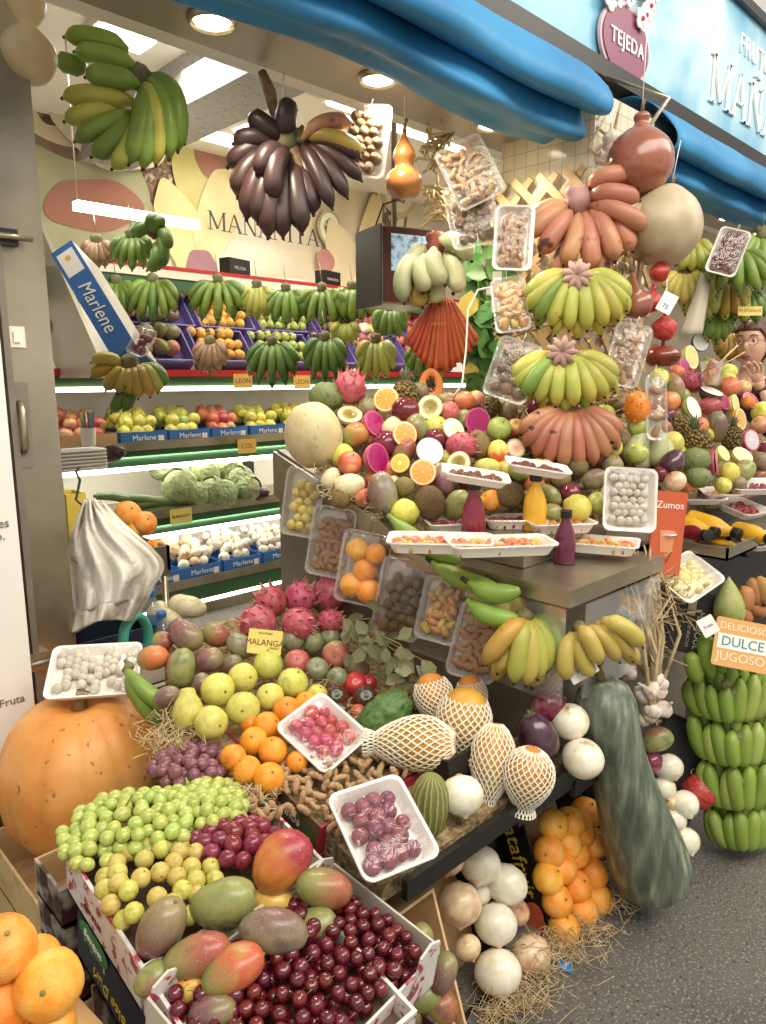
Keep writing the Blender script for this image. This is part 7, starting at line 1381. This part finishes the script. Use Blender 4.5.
# ============================================================ beyond the pillar: second mound
m2 = [('coconut_half', 701, 342, 19, 19, 0, .03, (.2, .1, 1), 'white coconut half at the top of the farther mound'), ('lemon_half', 692, 357, 24, 24, 0, .03, (.6, .1, .8), 'citrus half left below the topmost coconut half'), ('dragon_half', 685, 366, 17, 17, 0, .03, (.5, .2, .8), 'magenta half beside the dark flat squash'), ('dragon', 692, 382, 24, 20, 0, .02, (-.5, .4, .5), 'whole pink dragon fruit in the upper farther mound'), ('mango_green', 674, 388, 32, 20, 110, .02, None, 'olive green mango right of the narrow nut pack'), ('yellow_round', 659, 378, 20, 20, 0, .02, None, 'yellow fruit under the dark flat squash'),
      ('coconut_half', 712, 391, 24, 24, 0, .04, (.2, .8, .5), 'opened coconut half in the middle of the farther mound'), ('brown_round', 713, 381, 18, 18, 0, .02, None, 'brown fruit above the middle coconut half'), ('peach', 729, 387, 22, 22, 0, .02, None, 'pale peach right of the middle coconut half'), ('guava', 728, 372, 20, 16, 10, .02, None, 'pale green fruit below the fruit cup'), ('guava', 727, 380, 20, 14, 10, .01, None, 'second pale green fruit below the fruit cup'), ('dragon_half', 725, 402, 16, 16, 0, .03, (.5, .2, .8), 'small magenta half beside the citrus half of the farther mound'),
      ('dragon_half', 751, 400, 19, 19, 0, .03, (.3, .4, .8), 'spiky magenta half beneath the hand of the seller'), ('orange', 748, 402, 13, 13, 0, .03, None, 'small orange beneath the hand of the seller'), ('lemon_half', 736, 404, 20, 20, 0, .03, (.7, .1, .7), 'citrus half left of the small orange'), ('pear_half', 694, 408, 25, 25, 0, .03, (.6, .3, .8), 'green pear half with a white face'), ('peach', 670, 402, 24, 20, 90, .0, None, 'pale peach right of the narrow nut pack'), ('dragon', 710, 406, 22, 18, 0, .01, (.9, .0, .4), 'whole dragon fruit below the middle coconut half'),
      ('pineapple_red', 682, 426, 24, 22, 150, .0, None, 'small pineapple with reddish crown'), ('peach', 699, 426, 19, 19, 0, .0, None, 'peach right of the reddish pineapple crown'), ('lemon', 711, 433, 18, 15, 0, .0, None, 'yellow fruit right of the lower peach'), ('mango_olive', 717, 427, 32, 20, 100, .02, None, 'olive mango left of the two pineapples'), ('pineapple', 698, 445, 32, 27, 100, .02, None, 'pineapple above the bumpy green fruit'), ('pineapple', 732, 438, 24, 20, 90, .02, None, 'pineapple left of the white fleshed dragon fruit half'),
      ('orange_half', 741, 419, 22, 22, 0, .03, (.6, .1, .8), 'orange half above the white fleshed dragon fruit half'), ('dragon_white', 752, 440, 23, 23, 0, .03, (.4, .1, .9), 'white fleshed dragon fruit half with a pink rim'), ('guava', 672, 443, 24, 24, 0, .02, None, 'yellow green round fruit above the purple aubergine'), ('aubergine', 673, 462, 27, 23, 60, .02, None, 'dark purple aubergine beside the bumpy green fruit'), ('cherimoya', 696, 460, 26, 24, 0, .02, None, 'upper bumpy green fruit'), ('cherimoya', 699, 478, 24, 20, 0, .02, None, 'lower bumpy green fruit'),
      ('dragon_half', 717, 462, 26, 26, 0, .03, (.85, .1, .5), 'tall magenta half right of the bumpy green fruits'), ('lemon', 730, 472, 20, 20, 0, .02, None, 'yellow fruit right of the tall magenta half'), ('lemon_half', 724, 453, 17, 17, 0, .03, (.5, .4, .8), 'small citrus half below the right pineapple'), ('lemon_half', 743, 455, 21, 21, 0, .03, (.2, .6, .8), 'larger citrus half below the white fleshed half'), ('mango_green', 745, 471, 24, 20, 40, .01, None, 'green mango under the larger citrus half'), ('brown_round', 761, 462, 22, 22, 0, .02, None, 'brown fruit at the right picture edge'), ('onion_brown', 675, 481, 22, 22, 0, .0, None, 'brown onion right of the plantains'),
      ('lemon', 763, 412, 22, 22, 0, .02, None, 'yellow melon at the right picture edge below the seller'), ('apple_pink', 760, 425, 18, 18, 0, .0, None, 'pink fruit above the white fleshed half edge'), ('papaya_green', 705, 365, 18, 18, 0, .0, None, 'green fruit left of the fruit cup'), ('peach', 677, 372, 16, 16, 0, .0, None, 'small peach behind the magenta half'), ('apple_pink', 743, 388, 16, 16, 0, .0, None, 'pink apple left of the spiky half')]
for k, x, y, w_, h_, a, lf_, dd, lab in m2: F(k, x, y, w_, h_, a, PD, lab, lift=lf_, d=dd)
fp = [(m[1], m[2]) for m in m2]; rr = random.Random(77); it2 = []
for i in range(900):
    x, y = rr.uniform(655, 766), rr.uniform(352, 486)
    if y < 350 + (x - 690) * .5 or min(math.hypot(x - a, y - b) for a, b in fp) < 12.5: continue
    fp.append((x, y)); it2.append(F(rr.choice(kinds), x, y, 17, pl=PD, lift=-.012))
pile(it2, [f'{i[2]} half hidden' for i in it2], 'the farther mound', 'fruit half hidden in the farther mound', 14)
fc_ = thing('fruit_cup', 'clear cup of cut fruit with thin sticks in front of the seller', 'cup', T(at(711, 372, 2.75))); ob('cup_wall', MB().lathe([(.03, -.05), (.042, .04)], 20).mesh('c', film('cup_clear', amt=.2, rough=.06, bumpy=10, tint=.1)), fc_)
for k in range(6): ob('fruit_piece', MB().box((-.014, -.012, -.012), (.014, .012, .012)).mesh('p', nutmesh('slice')[0].materials[0], False), fc_, T((.014 * math.cos(k * 2), .014 * math.sin(k * 2), -.03 + .012 * k), rq()))
for (x, y) in ((738, 345), (745, 352), (732, 350)): ob('wooden_stick', MB().tube([(0, 0, 0), at(x, y, 2.72) - at(711, 372, 2.75)], .003, 6).mesh('s', wood), fc_)
fingers('pale green plantains standing between the pillar foot and the aubergine', [(645, 425, 640, 446, 626, 462), (648, 428, 648, 450, 638, 470, .02), (652, 430, 664, 446, 654, 466), (655, 432, 672, 462, 660, 486, .02)], 2.2, BP, 9.5, cr=crownm, crs=.02, crp=(648, 426), bulge=.04)
# right ledge goods
tr_ = thing('steel_tray', 'steel tray holding juice bottles lying down', 'tray', T(onH(708, 548, .905))); o = onH(708, 548, .905); ob('tray_base', MB().box((-.12, -.10, 0), (.32, .14, .006)).box((-.12, -.10, 0), (.32, -.094, .035)).box((-.12, -.1, 0), (-.114, .14, .035)).mesh('t', steel, False), tr_)
for i, ((x0, y0, x1, y1), m_, lab) in enumerate((((668, 522, 715, 533), jy, 'upper orange juice bottle lying on the steel tray'), ((690, 520, 738, 534), jy, 'yellow juice bottle lying with its black cap forward'), ((676, 533, 700, 535), jr, 'red juice bottle lying at the left of the steel tray'), ((700, 546, 750, 552), jy, 'lowest yellow juice bottle on the steel tray'), ((738, 532, 764, 538), jy, 'yellow juice bottle at the right picture edge'))):
    A, B = at(x0, y0, 2.25), at(x1, y1, 2.13 - .02 * (i == 3)); dv = (B - A); t = thing('juice_bottle', lab, 'bottle', T(A, zrot(dv), 1.0)); ob('bottle_body', jb.mesh('jb', m_), t); ob('cap', capb, t)
for x, y, w_, h_, kd, ro, lab, hh_ in ((742, 512, .16, .13, 'redslice', -10, 'wrapped white tray of purple cut fruit on the right ledge', .99), (690, 500, .22, .10, 'redslice', -42, 'long tray of dark red fruit behind the lying bottles', 1.02), (756, 490, .2, .10, 'redslice', -42, 'tray of red fruit below the brown fruit at the right', 1.04), (720, 497, .14, .07, 'slice', -42, 'small tray of yellow slices below the tall magenta half', 1.05), (760, 545, .14, .1, 'redslice', -30, 'wrapped tray beside the lowest yellow bottle', .95)):
    pack(lab, Matrix.Translation(at(x, y, 2.42 if y < 520 else 2.2)) @ Matrix.Rotation(math.radians(ro), 4, 'Z') @ Matrix.Rotation(.25, 4, 'X'), kd, 22, .0125, w_, h_, .022, nm='fruit_tray', part='fruit_slice', flat=.6, bulge=.006, cat='tray')
pack('white tray of pale yellow lupins tilted on the black box', pmat(at(686, 582, 2.0), D(.1, .9, .9), D(.6, -.4, 0), 60), 'tinned', 30, .013, .13, .17, .025, nm='fruit_tray', part='lupin', cat='tray')
bb_ = thing('black_box', 'black box with pale printing under the tray of pale yellow lupins', 'box', pmat(at(690, 622, 2.08), D(-.25, .15, 1), (0, 0, 1), -8)); ob('box_body', MB().box((-.075, -.09, -.12), (.075, .09, 0)).mesh('b', blackc, False), bb_)
ob('printed_panel', MB().box((-.012, .02, 0), (.01, .07, .001)).mesh('q', M('print_olive', 'b0a878', rnd=None), False), bb_); ob('lettering', text_mesh('MEDJOUL', .026, M('print_grey_light', '')), bb_, Matrix.Translation((.025, -.02, .001)) @ Matrix.Rotation(-PI / 2, 4, 'Z')); ob('lettering', text_mesh('DATES SELECTOS', .011, M('print_grey_light', '')), bb_, Matrix.Translation((.0, -.03, .001)) @ Matrix.Rotation(-PI / 2, 4, 'Z'))
ds_ = card_sign('orange and white lettered card in the big green banana bunch', pmat(at(742, 645, 1.93), D(-.05, .1, 1), (0, 0, 1), -10), .15, .13, M('card_peach', ['e0a45c', 'e8b068'], rough=.5, rnd=None), [('DELICIOSO', .026, 0, .042, M('print_cream', 'f3e8c8', rnd=None)), ('JUGOSO', .034, 0, -.038, M('print_cream', ''))], name='fruit_card')
ob('white_band', MB().box((-.066, -.018, .002), (.066, .022, .0028)).mesh('w', wht, False), ds_); ob('lettering', text_mesh('DULCE', .036, M('print_teal', '')), ds_, Matrix.Translation((0, .002, .003)))
card_sign('small white leaf shaped tag left of the lettered fruit card', pmat(at(708, 626, 1.94), D(-.1, .1, 1), (0, 0, 1), 30), .045, .05, wht, [('Fruta', .012, 0, 0, M('print_plum', 'a0506a', rnd=None))], name='leaf_tag')
F('pear_cone', 728, 605, 36, 26, 98, z=2.0, lab='x') if 0 else None
ck = M('coco_green', ['8a9a4c', 'a0a85c', 'b8a878'], sc=1.5, rough=.5); P['young_corn'] = ('bamboo_shoot', fruit([(0, -1), (.8, -.9), (1, -.4), (.8, .2), (.4, .7), (.05, 1.0), (0, 1.02)], ck, wob=.03).mesh('c', ck), [('dry_tip', MB().lathe([(.42, .62), (.22, .85), (.02, 1.06)], 16).mesh('d', huskm), None, None)])
F('young_corn', 729, 602, 50, 30, 95, z=2.02, lab='green pointed vegetable with a dry tip behind the lettered card')
fingers('orange brown cassava like bananas at the right picture edge above the lettered card', [(742, 588, 752, 596, 742, 612), (750, 580, 760, 590, 754, 606), (758, 578, 768, 590, 764, 604), (746, 604, 756, 610, 764, 614), (740, 600, 740, 612, 748, 624)], 2.05, M('cassava_skin', ['a8743c', 'c08848', '8c5a34'], sc=3, rough=.6), 7.5, crs=.02, crp=(752, 588), bulge=.03, cat='root vegetables')
# the big stalk of green bananas on the floor
BG2 = ban('green_light', ['8a9c42', '9aac4e', '7a9038']); tiers = [(732, 694, 42, 44, 'first'), (738, 738, 42, 44, 'second'), (742, 782, 42, 44, 'third'), (746, 824, 38, 40, 'lowest')]
def upfan(cx, cy, W, Hh, n, dz):
    out = []
    for row in (1, 0):
        m_ = n - row
        for i in range(m_):
            f = -1 + 2 * (i + .5 * row) / (n - 1); dx = f * W * (1 - .08 * row); ar = Hh * .16 * (1 - f * f); up_ = -Hh * .42 * row
            out.append((cx + dx * .55, cy + Hh * .42 + ar + up_, cx + dx * 1.08, cy + Hh * .34 + ar + up_, cx + dx * 1.02 + R_.uniform(-6, 6), cy - Hh * .42 + ar + up_ + R_.uniform(-7, 6), dz + .035 * row + .06 * abs(f)))
    return out
for i, (x, y, W, Hh, nm) in enumerate(tiers):
    fingers(f'{nm} tier from the top of the big green banana stalk at the lower right', upfan(x, y, W, Hh * 1.05, 8, 0), 2.03 + .02 * i, BG, 7.0, crs=.02, crp=(x, y), alt=BG2, bulge=.03)
stt = thing('banana_stalk', 'thick central stalk of the big green banana bunch', 'stalk', T(at(740, 740, 2.14))); ob('stalk_body', MB().tube([at(a, b, 2.16) - at(740, 740, 2.14) for a, b in ((726, 640), (733, 700), (739, 760), (744, 842))], [.02, .03, .032, .025], 12).mesh('s', M('stalk_brown', '')), stt)
fingers('upright green fingers at the top of the big banana stalk', [(722, 672, 716, 640, 738, 634), (735, 668, 736, 640, 740, 622, -.02), (712, 676, 702, 650, 708, 634), (748, 668, 758, 650, 766, 636, .0, BY), (700, 682, 690, 668, 692, 652)], 2.0, BG, 8.2, crs=.012, crp=(726, 684), bulge=.02, alt=BG2)
# onions and melon right of the gourd
for k, x, y, w_, h_, a, lab in (('mango_green', 657, 741, 34, 24, 15, 'green and pink striped melon right of the long gourd'), ('onion_red', 652, 763, 24, 24, 0, 'reddish onion against the long gourd'), ('onion_white', 669, 768, 29, 29, 0, 'white onion right of the reddish one'), ('onion_white', 663, 789, 26, 26, 0, 'white onion below the reddish one'), ('onion_white', 684, 805, 30, 30, 0, 'white onion nearest the big green bananas'), ('onion_white', 673, 820, 28, 28, 0, 'white onion second lowest beside the long gourd'), ('onion_white', 685, 842, 30, 30, 0, 'lowest white onion on the floor beside the long gourd'), ('onion_brown', 672, 804, 18, 18, 0, 'small pale onion wedged between the white onions')):
    F(k, x, y, w_, h_, a, z=2.05, lab=lab, d=(.2, -.6, .7) if k.startswith('onion') else None)
redbag('red net bag beside the green banana stalk near the floor', 700, 790, 2.12, .05)
crR = crate('dark carton leaning beside the big green banana stalk', pmat(at(672, 770, 2.22), D(-.3, .3, 1), (0, 0, 1), -18), .18, .32, .05, (blackc, blackc)); ob('lettering', text_mesh('Catafruit', .03, yel), crR, Matrix.Translation((.07, .06, .052)) @ Matrix.Rotation(1.2, 4, 'Z'))
# hanging bananas and bags behind the seller
for x, y, W, Hh, z, m_, lab in ((738, 262, 34, 40, 3.0, BG, 'big green banana bunch hanging left of the seller head'), (762, 250, 26, 46, 3.1, BG, 'green bananas cut by the right picture edge above the seller'), (725, 292, 22, 34, 3.2, BO, 'ripening banana hand above the seller'), (745, 300, 20, 30, 3.25, BDG, 'dark green banana hand just above the seller head'), (716, 318, 14, 30, 3.3, BG, 'two tone green banana hand left of the seller face'), (692, 250, 18, 30, 3.1, BYG, 'yellow green banana hand right of the cream gourd'), (684, 282, 20, 32, 3.1, BY, 'yellow banana hand beside the printed tag'), (700, 300, 16, 28, 3.2, BG, 'small green banana hand behind the white paper sleeve'), (730, 340, 14, 26, 3.6, BO, 'old yellow bananas left of the seller ear'), (700, 270, 14, 26, 3.3, BYG, 'pale banana hand behind the date pack')):
    fingers(lab, fan2(x, y - Hh * .3, W, Hh, 7, -88, 88, n2=5), z, m_, 5.2, crs=.03, crp=(x, y - Hh * .3 - 2), alt=BYG, bulge=.09); cpt = at(x, y - Hh * .3 - 2, z); ob('hanging_cord', MB().tube([(0, 0, .02), (0, 0, (.09 if cpt.y < 1.8 else 2.95 - cpt.z))], .0025, 4).mesh('s', stemm), [o_ for o_ in COL.objects if o_.get('label') == lab][0])
ps_ = thing('paper_sleeve', 'pale paper sleeve hanging behind the farther mound', 'paper', T(at(692, 310, 3.0))); o = at(692, 310, 3.0); ob('sleeve_sheet', MB().grid(lambda u, v: at(702 + 10 * u - v * (22 + 4 * u) + 8 * v * u * 2, 272 + 62 * v, 3.0 - .03 * math.sin(u * PI)) - o, 10, 10).mesh('p', M('kraft_pale', ['b8ac94', 'cbbfa8'], sc=5, rough=.7, rnd=None)), ps_); ps_.children[0].modifiers.new('s', 'SOLIDIFY').thickness = .003
card_sign('small yellow price card on the green bananas above the seller', pmat(at(750, 311, 3.1), D(-.1, 0, 1), (0, 0, 1), 0), .10, .04, M('card_yellow', ''), [('PLATANOS', .018, 0, 0, redp)])
# ============================================================ the seller
skin = M('skin', ['d8a284', 'e3b294', 'dba88c'], sc=3, rough=.45, rnd=None, sss=.15); hairm = M('hair_auburn', ['4a2a20', '6a3c2c', '3a2018'], sc=30, rough=.5, rnd=None); shirt = M('black_shirt', ['191716', '242120'], sc=8, rough=.8, rnd=None); lip = M('lips', 'a8584e', rough=.4, rnd=None)
hp0 = at(751, 345, 3.55); pr = thing('person', 'person in a black top and glasses with auburn hair tied back, hand raised', 'person', facing(Vector((hp0.x, hp0.y, hp0.z)), -14))
hw, hd, hh = .074, .094, .118
def headf(u, v):
    a = 2 * PI * u; th = PI * v; x = math.sin(th) * math.cos(a); y = math.sin(th) * math.sin(a); z = -math.cos(th)
    wj = 1 - .30 * max(0, -z) ** 1.5; p = Vector((x * hw * wj, y * hd * (1 - .12 * max(0, -z)), z * hh))
    if y < 0:
        f = -y
        nose = math.exp(-(p.x / .011) ** 2) * math.exp(-((p.z + .012) / .026) ** 2) * .022 * (1.2 if p.z < 0 else .7); p.y -= nose * f
        for s in (-1, 1): p.y += .011 * math.exp(-((p.x - s * .031) / .017) ** 2 - ((p.z - .018) / .014) ** 2); p.y -= .005 * math.exp(-((p.x - s * .036) / .02) ** 2 - ((p.z + .02) / .02) ** 2)
        p.y -= .006 * math.exp(-(p.x / .024) ** 2 - ((p.z + .058) / .014) ** 2); p.y -= .010 * math.exp(-(p.x / .026) ** 2 - ((p.z + .104) / .018) ** 2); p.y += .004 * math.exp(-(p.x / .03) ** 2 - ((p.z + .08) / .008) ** 2); p.y -= .002 * math.exp(-((p.z - .04) / .014) ** 2)
    return p
def person_mesh():
    me = bpy.data.meshes.new('body_skel'); V = [((0, .06, -.95), .13), ((0, .06, -.70), .125), ((0, .05, -.42), .145), ((0, .04, -.24), .10), ((0, .025, -.15), .052), ((0, .015, -.07), .05),
        ((-.17, .04, -.25), .055), ((-.21, .03, -.50), .045), ((-.14, -.14, -.62), .036), ((-.06, -.26, -.62), .027),
        ((.17, .04, -.25), .055), ((.23, .02, -.50), .045), ((.20, -.11, -.42), .036), ((.10, -.13, -.21), .026),
        ((-.09, .06, -1.0), .085), ((-.10, .06, -1.30), .062), ((-.10, .06, -1.55), .05), ((.09, .06, -1.0), .085), ((.10, .06, -1.30), .062), ((.10, .06, -1.55), .05)]
    E = [(0, 1), (1, 2), (2, 3), (3, 4), (4, 5), (3, 6), (6, 7), (7, 8), (8, 9), (3, 10), (10, 11), (11, 12), (12, 13), (0, 14), (14, 15), (15, 16), (0, 17), (17, 18), (18, 19)]
    me.from_pydata([v for v, _ in V], E, []); o = bpy.data.objects.new('tmp', me); COL.objects.link(o); sk = o.modifiers.new('sk', 'SKIN')
    for i, (_, r) in enumerate(V): me.skin_vertices[0].data[i].radius = (r, r * .85)
    me.skin_vertices[0].data[0].use_root = True; ss_ = o.modifiers.new('ss', 'SUBSURF'); ss_.levels = ss_.render_levels = 2
    out = bpy.data.meshes.new_from_object(o.evaluated_get(bpy.context.evaluated_depsgraph_get())); bpy.data.objects.remove(o); out.materials.clear(); out.materials.append(skin); out.materials.append(shirt)
    for p in out.polygons:
        c = p.center; arm = abs(c.x) > .06 and c.y < -.06; neck = c.z > -.20 + .06 * (abs(c.x) / .1) and c.z > -.215
        p.material_index = 0 if (neck or (arm and c.z > -.66 and c.y < -.08)) else 1; p.use_smooth = True
    return out
ob('body', person_mesh(), pr)
head = ob('head', MB().surf(headf, 64, 48).mesh('head', skin), pr)
for s in (-1, 1):
    e = ob('eye', MB().ball((0, 0, 0), .0105, 14, 10).mesh('e', M('eye_white', 'e8e2da', rough=.2, rnd=None)), head, Matrix.Translation((s * .031, -.073, .018))); 
    ob('ear', MB().ball((0, 0, 0), (.009, .017, .028), 12, 9).mesh('e', skin), head, Matrix.Translation((s * .074, .008, .0))); ob('eyebrow', MB().tube([(s * .016, -.090, .040), (s * .032, -.090, .045), (s * .05, -.078, .038)], [.0025, .0035, .002], 6).mesh('b', hairm), head)
    ob('eyelid', MB().surf(lambda u, v: (s * .031 + .0122 * math.sin(v * PI / 2) * math.cos(2 * PI * u), -.073 + .0122 * min(.4, math.sin(v * PI / 2) * math.sin(2 * PI * u)), .0195 + .0122 * math.cos(v * PI / 2)), 16, 8).mesh('l', skin), head)
    ob('iris', MB().ball((s * .031, -.0815, .017), (.005, .003, .005), 10, 7).mesh('i', M('iris_dark', '2a1a14', rough=.1, rnd=None)), head)
ob('lips', MB().tube([(-.024, -.083, -.058), (-.010, -.0935, -.054), (0, -.095, -.056), (.010, -.0935, -.054), (.024, -.083, -.058)], [.002, .004, .0038, .004, .002], 8).tube([(-.022, -.083, -.060), (0, -.094, -.066), (.022, -.083, -.060)], [.002, .0055, .002], 8).mesh('l', lip), head)
def hairf(u, v):
    p = headf(u, v) * 1.0; q = Vector((p.x, p.y * 1.0, p.z)); n_ = Vector((p.x / hw, p.y / hd, p.z / hh)).normalized(); q += n_ * .012
    k = min(1, max(0, (p.y + .055) / .09)); lim = .074 * (1 - k) ** 1.5 - .075 * k
    s_ = min(1, max(0, (lim - q.z) / .012)); return q - n_ * .034 * s_
ob('hair', MB().surf(hairf, 96, 60).mesh('hair', hairm), pr); ob('ponytail', MB().tube([(0, .10, .03), (0, .14, .0), (.0, .15, -.08), (0, .13, -.16)], [.02, .03, .028, .01], 12).mesh('pt', hairm), pr)
gf = M('glasses_frame', '8a5a44', rough=.3, rnd=None); gs = ob('glasses', MB().tube([(.02 + .0, -.098, .02)] * 2, .0001, 3).mesh('g0', gf), pr) if 0 else None
mbg_ = MB()
for s in (-1, 1):
    mbg_.tube([(s * .031 + .024 * math.cos(t), -.101 + .006 * abs(math.cos(t)), .014 + .018 * math.sin(t)) for t in [2 * PI * k / 20 for k in range(21)]], .0014, 6, caps=False); mbg_.tube([(s * .055, -.095, .018), (s * .073, -.05, .02), (s * .078, .01, .016)], .0014, 6)
mbg_.tube([(-.008, -.102, .018), (0, -.105, .02), (.008, -.102, .018)], .0014, 6); ob('glasses', mbg_.mesh('g', gf), pr)
hm = MB()     # raised hand: palm and five fingers
def hand_mesh():
    me = bpy.data.meshes.new('h'); V = [((0, 0, 0), .021), ((0, -.005, .035), .024), ((-.002, -.008, .07), .024)]; E = [(0, 1), (1, 2)]
    for i, (dx, L) in enumerate(((-.028, .060), (-.010, .072), (.009, .068), (.027, .054))):
        k = len(V); V += [((dx, -.010, .088), .0095), ((dx * 1.15, -.016, .088 + L * .45), .0085), ((dx * 1.2, -.030, .088 + L * .78), .0078), ((dx * 1.2, -.044, .088 + L * .95), .007)]; E += [(2, k), (k, k + 1), (k + 1, k + 2), (k + 2, k + 3)]
    k = len(V); V += [((-.034, -.018, .042), .011), ((-.052, -.030, .066), .0095), ((-.058, -.036, .088), .0085)]; E += [(1, k), (k, k + 1), (k + 1, k + 2)]
    me.from_pydata([v for v, _ in V], E, []); o = bpy.data.objects.new('tmp', me); COL.objects.link(o); o.modifiers.new('sk', 'SKIN')
    for i, (_, r) in enumerate(V): me.skin_vertices[0].data[i].radius = (r, r)
    me.skin_vertices[0].data[0].use_root = True; s_ = o.modifiers.new('ss', 'SUBSURF'); s_.levels = s_.render_levels = 2
    out = bpy.data.meshes.new_from_object(o.evaluated_get(bpy.context.evaluated_depsgraph_get())); bpy.data.objects.remove(o); out.materials.clear(); out.materials.append(skin)
    for p in out.polygons: p.use_smooth = True
    return out
hmsh = hand_mesh(); ob('hand', hmsh, pr, Matrix.Translation((.10, -.13, -.215)) @ Matrix.Rotation(-.3, 4, 'Y') @ Matrix.Rotation(.3, 4, 'X')); ob('hand', hmsh, pr, Matrix.Translation((-.06, -.25, -.62)) @ Matrix.Rotation(1.2, 4, 'X') @ Matrix.Rotation(.4, 4, 'Y'))
